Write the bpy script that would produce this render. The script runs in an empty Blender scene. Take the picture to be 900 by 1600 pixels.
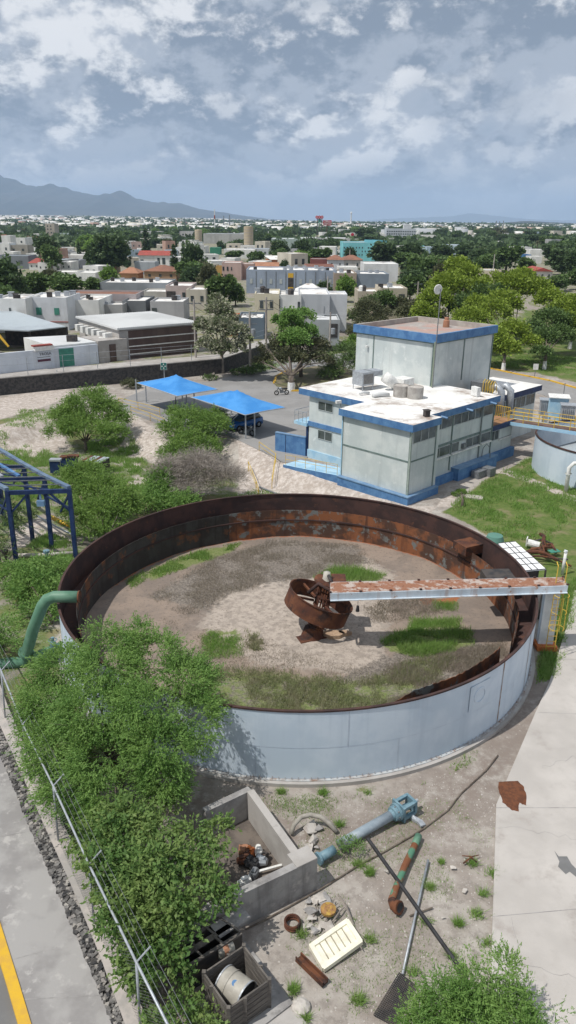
import bpy, bmesh, math, random
import numpy as np
from mathutils import Vector, Matrix
D = bpy.data
SC = bpy.context.scene
COL = SC.collection
# ------------------------------------------------------------------ camera
F = 1180.0; PITCH = math.radians(21.15); ROLL = math.radians(0.62); CH = 20.0
cam = D.cameras.new("camera"); camo = D.objects.new("camera", cam); COL.objects.link(camo)
cam.sensor_fit = 'VERTICAL'; cam.sensor_height = 24; cam.sensor_width = 13.5; cam.lens = 24*F/1600
cam.clip_start = 0.1; cam.clip_end = 60000
RM = (Matrix.Rotation(math.pi/2-PITCH, 3, 'X') @ Matrix.Rotation(ROLL, 3, 'Z'))
camo.matrix_world = Matrix.Translation((0, 0, CH)) @ RM.to_4x4()
SC.camera = camo
# ------------------------------------------------------------------ light
SDIR = Vector((-0.50, -0.27, 1.0)).normalized()      # towards the sun
ELEV = math.asin(SDIR.z); AZ = math.atan2(SDIR.x, SDIR.y)
EXPOSURE = 0.10; SKYSTR = 0.064; SUNSTR = 3.8
SC.view_settings.view_transform = 'Standard'; SC.view_settings.look = 'None'
SC.view_settings.exposure = EXPOSURE; SC.view_settings.gamma = 1.0; SC.view_settings.use_curve_mapping = False
sun = D.lights.new("sun", 'SUN'); suno = D.objects.new("sun", sun); COL.objects.link(suno)
sun.energy = SUNSTR; sun.angle = math.radians(0.6); sun.color = (1.0, 0.96, 0.9)
suno.rotation_mode = 'QUATERNION'; suno.rotation_quaternion = SDIR.to_track_quat('Z', 'Y')
w = D.worlds.new("World"); SC.world = w; w.use_nodes = True
nt = w.node_tree; nt.nodes.clear()
def NN(nt, t, **kw):
    n = nt.nodes.new(t)
    for k, v in kw.items(): setattr(n, k, v)
    return n
L_ = nt.links.new
sky = NN(nt, 'ShaderNodeTexSky', sky_type='NISHITA', sun_disc=False)
sky.sun_elevation = ELEV; sky.sun_rotation = AZ
sky.air_density = 1.2; sky.dust_density = 2.0
tc = NN(nt, 'ShaderNodeTexCoord'); sep = NN(nt, 'ShaderNodeSeparateXYZ'); L_(tc.outputs['Generated'], sep.inputs[0])
def mth(op, a, b=None, c=None, clamp=False, nt=nt):
    n = nt.nodes.new('ShaderNodeMath'); n.operation = op; n.use_clamp = clamp
    for i, x in enumerate((a, b, c)):
        if x is None: continue
        if isinstance(x, (int, float)): n.inputs[i].default_value = x
        else: nt.links.new(x, n.inputs[i])
    return n.outputs[0]
def mapr(x, a, b, c=0.0, d=1.0, nt=nt, smooth=True):
    n = nt.nodes.new('ShaderNodeMapRange')
    if smooth: n.interpolation_type = 'SMOOTHSTEP'
    nt.links.new(x, n.inputs[0])
    for i, q in enumerate((a, b, c, d)): n.inputs[i+1].default_value = q
    return n.outputs[0]
def mixc(f, a, b, nt=nt, blend='MIX'):
    n = nt.nodes.new('ShaderNodeMix'); n.data_type = 'RGBA'; n.blend_type = blend
    if isinstance(f, (int, float)): n.inputs[0].default_value = f
    else: nt.links.new(f, n.inputs[0])
    for s, x in ((6, a), (7, b)):
        if isinstance(x, tuple): n.inputs[s].default_value = (*x[:3], 1)
        else: nt.links.new(x, n.inputs[s])
    return n.outputs[2]
# cloud layer: direction projected on a curved ceiling, so clouds flatten towards the horizon
comb = NN(nt, 'ShaderNodeCombineXYZ'); L_(sep.outputs[0], comb.inputs[0]); L_(sep.outputs[1], comb.inputs[1])
L_(mth('MULTIPLY', mth('POWER', mth('ADD', mth('MAXIMUM', sep.outputs[2], 0.0), 0.02), 0.85), 1.45), comb.inputs[2])
def noise(vec, scale, detail, rough, dist=0.0, nt=nt, off=None):
    n = NN(nt, 'ShaderNodeTexNoise'); n.inputs['Scale'].default_value = scale; n.inputs['Detail'].default_value = detail
    n.inputs['Roughness'].default_value = rough; n.inputs['Distortion'].default_value = dist
    if off:
        m = NN(nt, 'ShaderNodeVectorMath', operation='ADD'); m.inputs[1].default_value = off; nt.links.new(vec, m.inputs[0]); vec = m.outputs[0]
    if vec is not None: nt.links.new(vec, n.inputs['Vector'])
    return n.outputs[0]
# warp the layer a little, then billow it; a second sample higher up the sky tells which side of a puff faces the sun
def cl_(dx, dy, dz=0.0, f=0.17):
    a = NN(nt, 'ShaderNodeVectorMath', operation='ADD'); a.inputs[1].default_value = (dx, dy, dz); L_(comb.outputs[0], a.inputs[0])
    big = noise(a.outputs[0], 2.2, 2, 0.5, 0.0, off=(3.4, 1.2, 0)); med = noise(a.outputs[0], 6.2, 3, 0.5, 0.0, off=(1.7, 8.3, 2)); fin = noise(a.outputs[0], 17.0, 8, 0.6, 0.0, off=(4, 2.3, 1))
    fin = mth('SUBTRACT', 1.0, mth('ABSOLUTE', mth('SUBTRACT', mth('MULTIPLY', fin, 2.0), 1.0)))   # billows
    return mth('ADD', mth('MULTIPLY', big, 0.44), mth('ADD', mth('MULTIPLY', med, 0.42), mth('MULTIPLY', fin, f)))
dA_ = cl_(0, 0); dB_ = cl_(-0.012, 0, 0.045); dC_ = cl_(.01, 0, -.06)
cover = mapr(dA_, 0.38, 0.52)
lit = mapr(mth('SUBTRACT', dA_, dB_), -0.025, 0.050)
n3 = noise(comb.outputs[0], 4.0, 3, 0.5, 0.0, off=(6.7, 4.1, 5))
lit = mth('MULTIPLY', lit, mapr(n3, 0.32, 0.54, 0.40, 1.0))
base_ = mapr(mth('SUBTRACT', dA_, dC_), 0.05, -0.035)
hz = mapr(sep.outputs[2], 0.0, 0.085)
CL_DARK = (3.3, 4.05, 5.2); CL_MID = (6.3, 7.0, 8.1); CL_LIT = (13.0, 13.1, 13.3); BLUE = (4.0, 5.4, 7.4); HORI = (4.4, 5.1, 6.1)
ccol = mixc(base_, CL_DARK, CL_MID)
ccol = mixc(lit, ccol, CL_LIT)
skycol = mixc(0.3, BLUE, sky.outputs[0])
col = mixc(mth('MULTIPLY', cover, 0.95), skycol, ccol)
col = mixc(mth('MULTIPLY', mth('SUBTRACT', 1.0, hz), 0.72), col, HORI)
bg = NN(nt, 'ShaderNodeBackground'); bg.inputs[1].default_value = SKYSTR
L_(col, bg.inputs[0]); wo = NN(nt, 'ShaderNodeOutputWorld'); L_(bg.outputs[0], wo.inputs[0])

# ------------------------------------------------------------------ helpers
random.seed(7); RNG = np.random.default_rng(11)
def ray(px, py): return RM @ Vector((px-450.0, 800.0-py, -F))
def G(px, py, z=0.0):
    "ground point of height z that the photograph shows at px, py"
    d = ray(px, py); t = (z-CH)/d.z
    return Vector((d.x*t, d.y*t, z))
def ZZ(px, py, y):
    d = ray(px, py); return CH + d.z*y/d.y
def XZ(px, py, y):
    d = ray(px, py); t = y/d.y; return Vector((d.x*t, y, CH+d.z*t))
C0 = Vector((9.0, 53.35)); UU = Vector((-math.sqrt(.5), math.sqrt(.5))); VV = Vector((math.sqrt(.5), math.sqrt(.5)))
def Bp(u, v, z): q = C0+u*UU+v*VV; return Vector((q.x, q.y, z))
ORG = {}
def setp(o, label=None, cat=None, group=None, kind=None):
    if label: o['label'] = label
    if cat: o['category'] = cat
    if group: o['group'] = group
    if kind: o['kind'] = kind
    return o
def thing(name, label, cat, loc=(0, 0, 0), group=None, rz=0.0):
    o = D.objects.new(name, None); COL.objects.link(o); o.location = loc; o.rotation_euler = (0, 0, rz)
    o.empty_display_size = 0.3; ORG[o.name] = Vector(loc)
    return setp(o, label, cat, group)
class MB:
    def __init__(s): s.v = []; s.f = []; s.m = []
    def add(s, vs, fs, mi=0):
        b = len(s.v); s.v += [tuple(v) for v in vs]; s.f += [tuple(b+i for i in f) for f in fs]; s.m += [mi]*len(fs); return s
    def poly(s, vs, mi=0): return s.add(vs, [tuple(range(len(vs)))], mi)
    def box(s, c, d, rz=0.0, mi=0, M=None):
        hx, hy, hz = d[0]/2, d[1]/2, d[2]/2
        R = M if M is not None else Matrix.Rotation(rz, 3, 'Z'); c = Vector(c)
        vs = [c+R@Vector((x*hx, y*hy, z*hz)) for z in (-1, 1) for x, y in ((-1, -1), (1, -1), (1, 1), (-1, 1))]
        return s.add(vs, [(3, 2, 1, 0), (4, 5, 6, 7), (0, 1, 5, 4), (1, 2, 6, 5), (2, 3, 7, 6), (3, 0, 4, 7)], mi)
    def bar(s, a, b, wd, ht=None, mi=0, up=(0, 0, 1)):
        a = Vector(a); b = Vector(b); d = b-a; L = d.length
        if L < 1e-6: return s
        d.normalize(); up = Vector(up)
        if abs(d.dot(up)) > .98: up = Vector((0, 1, 0))
        x = d.cross(up).normalized(); z = x.cross(d)
        M = Matrix((x, d, z)).transposed()
        return s.box((a+b)/2, (wd, L, ht or wd), M=M, mi=mi)
    def prism(s, pts, z0, z1, mi=0, top=None):
        n = len(pts); A = sum(pts[i][0]*pts[(i+1) % n][1]-pts[(i+1) % n][0]*pts[i][1] for i in range(n))
        if A < 0: pts = pts[::-1]
        g0 = z0 if callable(z0) else (lambda p: z0); g1 = z1 if callable(z1) else (lambda p: z1)
        vs = [(p[0], p[1], g0(p)) for p in pts]+[(p[0], p[1], g1(p)) for p in pts]
        s.add(vs, [tuple(range(n))[::-1]]+[(i, (i+1) % n, n+(i+1) % n, n+i) for i in range(n)], mi)
        return s.add(vs[n:], [tuple(range(n))], mi if top is None else top)
    def tube(s, pts, r, seg=8, mi=0, cap=True, hollow=False):
        pts = [Vector(p) for p in pts]; n = len(pts)
        rs = r if isinstance(r, (list, tuple)) else [r]*n
        vs = []; X = None
        for i, p in enumerate(pts):
            t = (pts[min(i+1, n-1)]-pts[max(i-1, 0)]).normalized()
            if X is None:
                X = t.cross(Vector((0, 0, 1)));
                if X.length < 1e-3: X = t.cross(Vector((0, 1, 0)))
            X = (X-t*X.dot(t)).normalized(); Y = t.cross(X)
            for k in range(seg):
                a = 2*math.pi*k/seg; vs.append(p+(X*math.cos(a)+Y*math.sin(a))*rs[i])
        fs = [(i*seg+k, i*seg+(k+1) % seg, (i+1)*seg+(k+1) % seg, (i+1)*seg+k) for i in range(n-1) for k in range(seg)]
        if cap: fs += [tuple(range(seg))[::-1], tuple((n-1)*seg+k for k in range(seg))]
        return s.add(vs, fs, mi)
    def lathe(s, c, prof, seg=24, M=None, mi=0, a0=0.0, a1=2*math.pi, close=False):
        "prof: (r, z) pairs turned round z at c"
        full = abs(a1-a0-2*math.pi) < 1e-6; ns = seg if full else seg+1; c = Vector(c)
        vs = []
        for k in range(ns):
            a = a0+(a1-a0)*k/seg
            for r, z in prof:
                q = Vector((r*math.cos(a), r*math.sin(a), z)); vs.append(c+(M@q if M is not None else q))
        m = len(prof); fs = []
        for k in range(seg):
            k2 = (k+1) % ns
            for j in range(m-1 if not close else m):
                j2 = (j+1) % m; fs.append((k*m+j, k2*m+j, k2*m+j2, k*m+j2))
        return s.add(vs, fs, mi)
    def build(s, name, mats, parent=None, smooth=False, local=False, **kw):
        me = D.meshes.new(name); off = Vector((0, 0, 0))
        if parent is not None and not local: off = ORG[parent.name]
        me.from_pydata([tuple(Vector(v)-off) for v in s.v], [], s.f)
        for m in (mats if isinstance(mats, (list, tuple)) else [mats]): me.materials.append(m)
        if any(s.m): me.polygons.foreach_set('material_index', s.m)
        if smooth: me.polygons.foreach_set('use_smooth', [True]*len(s.f))
        me.update()
        o = D.objects.new(name, me); COL.objects.link(o)
        if parent is not None: o.parent = parent
        ORG[o.name] = off
        return setp(o, **kw)
def npmesh(name, V, Q, mats, parent=None, midx=None, smooth=False, off=Vector((0, 0, 0)), **kw):
    "V (n,3) array, Q (m,k) array of faces"
    me = D.meshes.new(name); V = np.asarray(V, np.float32)-np.array(off, np.float32); Q = np.asarray(Q, np.int32)
    me.vertices.add(len(V)); me.vertices.foreach_set('co', V.ravel())
    m, k = Q.shape; me.loops.add(m*k); me.loops.foreach_set('vertex_index', Q.ravel())
    me.polygons.add(m); me.polygons.foreach_set('loop_start', np.arange(0, m*k, k, dtype=np.int32))
    try: me.polygons.foreach_set('loop_total', np.full(m, k, dtype=np.int32))
    except Exception: pass
    for mm in (mats if isinstance(mats, (list, tuple)) else [mats]): me.materials.append(mm)
    if midx is not None: me.polygons.foreach_set('material_index', np.asarray(midx, np.int32))
    me.update(calc_edges=True); me.validate()
    if smooth: me.polygons.foreach_set('use_smooth', np.ones(m, bool))
    o = D.objects.new(name, me); COL.objects.link(o)
    if parent is not None: o.parent = parent
    ORG[o.name] = Vector(off)
    return setp(o, **kw)
def copy_tree(o, loc=None, rz=None, scale=None, parent=None, **kw):
    c = o.copy(); COL.objects.link(c)
    if parent is not None: c.parent = parent
    for ch in list(o.children): copy_tree(ch, parent=c)
    if loc is not None: c.location = loc; ORG[c.name] = Vector(loc)
    if rz is not None: c.rotation_euler = (0, 0, rz)
    if scale is not None: c.scale = scale if isinstance(scale, (tuple, list)) else (scale,)*3
    return setp(c, **kw)

# ------------------------------------------------------------------ materials
def mat(name, c1, c2=None, scale=1.0, rough=0.8, detail=6, lo=0.4, hi=0.6, c3=None, s3=6.0, lo3=0.62, hi3=0.7, bump=0.0, bs=None,
        metal=0.0, spec=0.3, stretch=None, streak=None, coat=None):
    "weathered surface: base colour c1 varied to c2 over large noise, small patches of c3, optional vertical streaks"
    m = D.materials.new(name); m.use_nodes = True; t = m.node_tree; b = t.nodes['Principled BSDF']
    b.inputs['Roughness'].default_value = rough; b.inputs['Metallic'].default_value = metal
    b.inputs['Specular IOR Level'].default_value = spec
    if c2 is None and c3 is None:
        b.inputs['Base Color'].default_value = (*c1, 1); 
        if not bump: return m
    geo = NN(t, 'ShaderNodeNewGeometry'); pos = geo.outputs['Position']
    if stretch:
        mp = NN(t, 'ShaderNodeMapping'); mp.inputs['Scale'].default_value = stretch; t.links.new(pos, mp.inputs[0]); pos = mp.outputs[0]
    col = None
    if c2 is not None:
        col = mixc(mapr(noise(pos, scale, detail, 0.6, nt=t), lo, hi, nt=t), c1, c2, nt=t)
    if c3 is not None:
        col = mixc(mapr(noise(pos, s3, 8, 0.65, nt=t, off=(9, 3, 5)), lo3, hi3, nt=t), col or c1, c3, nt=t)
    if streak:
        mp = NN(t, 'ShaderNodeMapping'); mp.inputs['Scale'].default_value = (streak[1], streak[1], streak[1]*0.06); t.links.new(geo.outputs['Position'], mp.inputs[0])
        col = mixc(mth('MULTIPLY', mapr(noise(mp.outputs[0], 1.0, 5, 0.6, nt=t), 0.5, 0.72, nt=t), streak[2], nt=t), col or c1, streak[0], nt=t)
    if col is not None: t.links.new(col, b.inputs['Base Color'])
    if bump:
        bp = NN(t, 'ShaderNodeBump'); bp.inputs['Strength'].default_value = bump; bp.inputs['Distance'].default_value = 0.05
        t.links.new(noise(pos, bs or scale*8, 8, 0.7, nt=t), bp.inputs['Height']); t.links.new(bp.outputs[0], b.inputs['Normal'])
    return m
def leafmat(name, a, b_, c_, trans=0.42):
    m = D.materials.new(name); m.use_nodes = True; t = m.node_tree; b = t.nodes['Principled BSDF']
    geo = NN(t, 'ShaderNodeNewGeometry'); r = geo.outputs['Random Per Island']
    col = mixc(mapr(r, 0.0, 0.6, nt=t, smooth=False), a, b_, nt=t); col = mixc(mapr(r, 0.7, 1.0, nt=t, smooth=False), col, c_, nt=t)
    k_ = mapr(noise(geo.outputs['Position'], 0.9, 4, 0.6, nt=t), 0.38, 0.62, nt=t)
    col = mixc(k_, mixc(0.35, col, a, nt=t), mixc(0.55, col, c_, nt=t), nt=t)
    t.links.new(col, b.inputs['Base Color']); b.inputs['Roughness'].default_value = 0.55; b.inputs['Specular IOR Level'].default_value = 0.25
    tr = NN(t, 'ShaderNodeBsdfTranslucent'); t.links.new(col, tr.inputs[0])
    mx = NN(t, 'ShaderNodeMixShader'); mx.inputs[0].default_value = trans
    t.links.new(b.outputs[0], mx.inputs[1]); t.links.new(tr.outputs[0], mx.inputs[2]); t.links.new(mx.outputs[0], t.nodes['Material Output'].inputs[0])
    return m
M = {}
M['rust'] = mat('rust', (0.085, 0.034, 0.022), (0.15, 0.06, 0.030), 1.1, 0.9, c3=(0.045, 0.026, 0.022), s3=1.6, lo3=0.5, hi3=0.62, bump=.3, bs=10)
M['rim_rust'] = mat('rim_rust', (0.075, 0.040, 0.034), (0.045, 0.028, 0.026), 0.9, 0.85, c3=(0.12, 0.055, 0.036), s3=1.8, lo3=0.58, hi3=0.7, bump=.2, bs=8)
M['tank_paint'] = mat('tank_paint', (0.57, 0.65, 0.73), (0.49, 0.58, 0.67), 0.5, 0.6, c3=(0.36, 0.33, 0.31), s3=3.5, lo3=0.69, hi3=0.80, bump=.05, bs=3, streak=((0.38, 0.46, 0.55), 1.6, .45))
M['white_metal'] = mat('white_metal', (0.68, 0.71, 0.73), (0.52, 0.55, 0.57), 1.0, 0.5, c3=(0.25, 0.15, 0.09), s3=3, lo3=.68, hi3=.76)
M['beam_side'] = mat('beam_side', (0.55, 0.62, 0.68), (0.46, 0.53, 0.59), 1.0, 0.5, c3=(0.33, 0.17, 0.09), s3=2.2, lo3=.6, hi3=.68, streak=((0.3, 0.15, 0.07), 3, .5))
M['beam_top'] = mat('beam_top', (0.27, 0.13, 0.08), (0.42, 0.35, 0.31), 2.2, 0.9, detail=9, lo=.47, hi=.60, c3=(0.16, 0.06, 0.035), s3=5, lo3=.55, hi3=.65, bump=.2)
M['green_pipe'] = mat('green_pipe', (0.085, 0.19, 0.125), (0.12, 0.23, 0.16), 1.5, 0.5, c3=(0.07, 0.16, 0.10), s3=4, lo3=.6, hi3=.7)
M['blue_paint'] = mat('blue_paint', (0.065, 0.16, 0.34), (0.10, 0.22, 0.41), 1.5, 0.6, c3=(0.25, 0.36, 0.5), s3=3, lo3=.64, hi3=.74, streak=((0.03, 0.08, 0.2), 3, .35))
M['blue_steel'] = mat('blue_steel', (0.012, 0.027, 0.085), (0.02, 0.042, 0.12), 2, 0.5, c3=(0.09, 0.09, 0.13), s3=4, lo3=.64, hi3=.72)
M['blue_light'] = mat('blue_light', (0.13, 0.23, 0.38), (0.18, 0.29, 0.43), 2, 0.5)
M['pale_blue'] = mat('pale_blue', (0.30, 0.50, 0.66), (0.40, 0.58, 0.70), 1.2, 0.7)
M['valve_blue'] = mat('valve_blue', (0.12, 0.21, 0.26), (0.17, 0.27, 0.32), 5, 0.5, c3=(0.07, 0.12, 0.14), s3=9, lo3=.6, hi3=.7)
M['pipe_greyblue'] = mat('pipe_greyblue', (0.24, 0.29, 0.33), (0.31, 0.36, 0.40), 3, 0.5, c3=(0.12, 0.13, 0.13), s3=8, lo3=.62, hi3=.72)
M['canopy'] = mat('canopy', (0.045, 0.22, 0.54), (0.07, 0.27, 0.60), 0.6, 0.7, spec=.2)
M['galv'] = mat('galv', (0.42, 0.45, 0.48), (0.33, 0.35, 0.38), 6, 0.45, metal=.3)
M['galv_dark'] = mat('galv_dark', (0.16, 0.17, 0.18), (0.22, 0.23, 0.24), 6, 0.5, metal=.3)
M['stucco'] = mat('stucco', (0.57, 0.61, 0.60), (0.47, 0.52, 0.52), 0.5, 0.9, detail=8, c3=(0.64, 0.67, 0.66), s3=1.3, lo3=.56, hi3=.72, bump=.1, bs=9, streak=((0.31, 0.34, 0.34), 1.8, .5))
M['strut'] = mat('strut', (0.12, 0.17, 0.16), (0.18, 0.23, 0.22), 2, 0.7)
M['roof_white'] = mat('roof_white', (0.78, 0.77, 0.75), (0.66, 0.65, 0.62), 0.5, 0.8, c3=(0.33, 0.27, 0.23), s3=0.42, lo3=.50, hi3=.68, bump=.1, bs=4)
M['roof_red'] = mat('roof_red', (0.40, 0.26, 0.22), (0.33, 0.30, 0.28), 0.45, 0.9, c3=(0.48, 0.44, 0.40), s3=1.2, lo3=.58, hi3=.7)
M['parapet'] = mat('parapet', (0.42, 0.39, 0.35), (0.34, 0.30, 0.28), 1.0, 0.9)
M['concrete'] = mat('concrete', (0.40, 0.38, 0.36), (0.33, 0.31, 0.29), 0.8, 0.9, c3=(0.22, 0.20, 0.19), s3=2.2, lo3=.6, hi3=.75, bump=.15, bs=12)
M['concrete_dark'] = mat('concrete_dark', (0.33, 0.32, 0.31), (0.24, 0.23, 0.225), 1.4, 0.9, c3=(0.38, 0.36, 0.34), s3=2.6, lo3=.56, hi3=.68, bump=.2, bs=10, streak=((0.12, 0.115, 0.11), 3, .6))
M['apron'] = mat('apron', (0.49, 0.46, 0.43), (0.40, 0.375, 0.35), 0.30, 0.9, detail=9, lo=.36, hi=.64, c3=(0.33, 0.30, 0.275), s3=0.8, lo3=.54, hi3=.74, bump=.15, bs=20, streak=((0.36, 0.335, 0.31), 2.2, .35))
M['sidewalk'] = mat('sidewalk', (0.33, 0.32, 0.31), (0.25, 0.24, 0.235), 0.6, 0.9, lo=.42, hi=.6, c3=(0.40, 0.385, 0.37), s3=2.2, lo3=.55, hi3=.68, bump=.12, bs=14)
M['asphalt'] = mat('asphalt', (0.27, 0.265, 0.26), (0.23, 0.225, 0.22), 0.25, 0.9, c3=(0.17, 0.165, 0.16), s3=0.6, lo3=.6, hi3=.75)
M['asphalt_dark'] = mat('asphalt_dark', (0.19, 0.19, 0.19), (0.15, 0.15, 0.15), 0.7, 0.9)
M['yellow'] = mat('yellow', (0.62, 0.38, 0.03), (0.55, 0.33, 0.05), 3, 0.6, c3=(0.40, 0.32, 0.2), s3=6, lo3=.68, hi3=.74)
M['rail_yellow'] = mat('rail_yellow', (0.60, 0.42, 0.06), (0.5, 0.33, 0.06), 3, 0.6)
M['deck_brown'] = mat('deck_brown', (0.36, 0.20, 0.10), (0.30, 0.17, 0.10), 1, 0.9)
M['deck_dark'] = mat('deck_dark', (0.12, 0.075, 0.06), (0.17, 0.11, 0.09), 1, 0.9)
M['glass'] = mat('glass', (0.035, 0.045, 0.05), (0.08, 0.095, 0.095), 0.9, 0.15, spec=.6)
M['frame'] = mat('frame', (0.42, 0.45, 0.45), (0.35, 0.38, 0.38), 3, 0.6)
M['black'] = mat('black', (0.02, 0.02, 0.022), (0.035, 0.035, 0.038), 4, 0.6)
M['tire'] = mat('tire', (0.018, 0.018, 0.018), rough=0.9)
M['lava'] = mat('lava', (0.045, 0.045, 0.047), (0.085, 0.08, 0.077), 3, 0.95, detail=8, c3=(0.13, 0.12, 0.11), s3=5, lo3=.62, hi3=.72, bump=.6, bs=6)
M['wood_grey'] = mat('wood_grey', (0.15, 0.135, 0.12), (0.09, 0.082, 0.075), 2, 0.9, c3=(0.21, 0.19, 0.17), s3=7, lo3=.55, hi3=.7, stretch=(1, 1, 6))
M['steel_dark'] = mat('steel_dark', (0.035, 0.035, 0.037), (0.07, 0.06, 0.055), 2, 0.7, c3=(0.15, 0.08, 0.05), s3=4, lo3=.66, hi3=.75)
M['drum'] = mat('drum', (0.42, 0.40, 0.35), (0.33, 0.31, 0.27), 3, 0.5, c3=(0.2, 0.17, 0.13), s3=6, lo3=.62, hi3=.75)
M['plastic_cream'] = mat('plastic_cream', (0.78, 0.75, 0.62), (0.68, 0.64, 0.52), 3, 0.6)
M['brown_metal'] = mat('brown_metal', (0.075, 0.05, 0.045), (0.10, 0.07, 0.06), 0.6, 0.6, stretch=(1, 1, .1))
M['tin'] = mat('tin', (0.42, 0.47, 0.50), (0.34, 0.38, 0.41), 0.15, 0.6, metal=.2)
M['tin_light'] = mat('tin_light', (0.60, 0.61, 0.61), (0.52, 0.53, 0.53), 0.15, 0.6)
M['wall_bluewhite'] = mat('wall_bluewhite', (0.62, 0.66, 0.72), (0.54, 0.58, 0.64), 0.4, 0.8, streak=((0.36, 0.36, 0.37), 1, .55))
M['gate_green'] = mat('gate_green', (0.06, 0.24, 0.18), (0.05, 0.20, 0.15), 1.5, 0.6)
M['red_tile'] = mat('red_tile', (0.34, 0.075, 0.06), (0.27, 0.07, 0.055), 0.5, 0.8)
M['orange_tile'] = mat('orange_tile', (0.26, 0.125, 0.08), (0.20, 0.10, 0.07), 0.4, 0.8)
M['terracotta'] = mat('terracotta', (0.36, 0.18, 0.11), (0.30, 0.15, 0.09), 0.5, 0.8)
M['bark'] = mat('bark', (0.10, 0.08, 0.065), (0.16, 0.135, 0.11), 3, 0.95)
M['bark_grey'] = mat('bark_grey', (0.19, 0.165, 0.145), (0.26, 0.23, 0.20), 3, 0.95)
M['limewash'] = mat('limewash', (0.72, 0.72, 0.70), (0.6, 0.6, 0.58), 4, 0.9)
M['orange'] = mat('orange', (0.55, 0.17, 0.05), (0.45, 0.13, 0.04), 4, 0.7)
M['car_blue'] = mat('car_blue', (0.02, 0.12, 0.36), rough=.25, spec=.6)
M['chrome'] = mat('chrome', (0.7, 0.7, 0.7), rough=.25, metal=.8)
M['rubble'] = mat('rubble', (0.50, 0.47, 0.43), (0.36, 0.33, 0.30), 3, 0.95)
M['leaf_mesq'] = leafmat('leaf_mesq', (0.11, 0.22, 0.050), (0.17, 0.31, 0.075), (0.26, 0.40, 0.11))
M['leaf_bright'] = leafmat('leaf_bright', (0.12, 0.21, 0.045), (0.17, 0.29, 0.06), (0.24, 0.36, 0.09))
M['leaf_broad'] = leafmat('leaf_broad', (0.09, 0.18, 0.05), (0.15, 0.27, 0.07), (0.26, 0.34, 0.11))
M['leaf_dark'] = leafmat('leaf_dark', (0.055, 0.092, 0.040), (0.075, 0.122, 0.048), (0.10, 0.155, 0.058), .25)
M['leaf_mid'] = leafmat('leaf_mid', (0.075, 0.13, 0.040), (0.105, 0.17, 0.05), (0.14, 0.21, 0.065), .25)
M['leaf_yellow'] = leafmat('leaf_yellow', (0.16, 0.23, 0.030), (0.21, 0.30, 0.035), (0.27, 0.35, 0.05), .3)
M['leaf_olive'] = leafmat('leaf_olive', (0.08, 0.095, 0.045), (0.11, 0.125, 0.06), (0.15, 0.15, 0.08), .25)
M['leaf_dry'] = leafmat('leaf_dry', (0.30, 0.265, 0.235), (0.24, 0.21, 0.185), (0.38, 0.34, 0.30), .2)
M['leaf_flower'] = leafmat('leaf_flower', (0.09, 0.13, 0.045), (0.12, 0.16, 0.06), (0.50, 0.48, 0.38), .2)
M['grass_green'] = leafmat('grass_green', (0.19, 0.34, 0.07), (0.24, 0.40, 0.09), (0.30, 0.40, 0.14), .5)
M['grass_dry'] = leafmat('grass_dry', (0.36, 0.31, 0.26), (0.42, 0.365, 0.30), (0.28, 0.25, 0.19), .5)
M['grass_dull'] = leafmat('grass_dull', (0.24, 0.28, 0.13), (0.29, 0.31, 0.16), (0.36, 0.33, 0.22), .5)
# ------------------------------------------------------------------ terrain
PLAT = 0.0; CITY = 2.0
_pe = [(-420, 712), (-200, 695), (0, 672), (90, 650), (175, 638), (205, 658), (262, 690), (310, 684), (353, 681), (431, 718), (530, 752), (600, 775), (700, 830)]
plat = [G(x, y, 0).xy for x, y in _pe]+[Vector((20, 44)), Vector((120, 20)), Vector((400, 20)), Vector((400, 400)), Vector((-400, 400))]
wall_px = [(-260, 634), (0, 617), (345, 583), (440, 548)]
wall_w = [G(x, y, PLAT).xy for x, y in wall_px]
wall_w[0] = wall_w[1]+(wall_w[1]-wall_w[2])*1.2
_wn = [Vector((p.x-.35, p.y+1.5)) for p in wall_w]
city = _wn+[G(560, 522, CITY).xy, G(640, 492, CITY).xy, Vector((90, 200)), Vector((300, 220)), Vector((30000, 400)), Vector((30000, 60000)), Vector((-30000, 60000)), Vector((-30000, 60))]
def in_poly(X, Y, P):
    r = np.zeros(X.shape, bool); n = len(P)
    for i in range(n):
        x1, y1 = P[i]; x2, y2 = P[(i+1) % n]
        if y1 == y2: continue
        c = ((y1 > Y) != (y2 > Y)) & (X < (x2-x1)*(Y-y1)/(y2-y1)+x1); r ^= c
    return r
def dist_poly(X, Y, P, closed=True):
    d = np.full(X.shape, 1e9); n = len(P)
    for i in range(n if closed else n-1):
        x1, y1 = P[i]; x2, y2 = P[(i+1) % n]; L2 = (x2-x1)**2+(y2-y1)**2+1e-9
        t = np.clip(((X-x1)*(x2-x1)+(Y-y1)*(y2-y1))/L2, 0, 1); d = np.minimum(d, np.hypot(X-x1-t*(x2-x1), Y-y1-t*(y2-y1)))
    return d
def sstep(x): x = np.clip(x, 0, 1); return x*x*(3-2*x)
def vnoise(X, Y, s, seed=0):
    X = X/s+seed*17.3; Y = Y/s-seed*9.1; xi = np.floor(X); yi = np.floor(Y); fx = X-xi; fy = Y-yi
    h = lambda a, b: np.modf(np.abs(np.sin(a*127.1+b*311.7+seed*13.7)*43758.5453))[0]
    fx = fx*fx*(3-2*fx); fy = fy*fy*(3-2*fy)
    return (h(xi, yi)*(1-fx)+h(xi+1, yi)*fx)*(1-fy)+(h(xi, yi+1)*(1-fx)+h(xi+1, yi+1)*fx)*fy
def fbm(X, Y, s, seed=0, o=4): return sum(vnoise(X, Y, s/2**i, seed+i)*0.5**i for i in range(o))/sum(.5**i for i in range(o))
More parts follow.
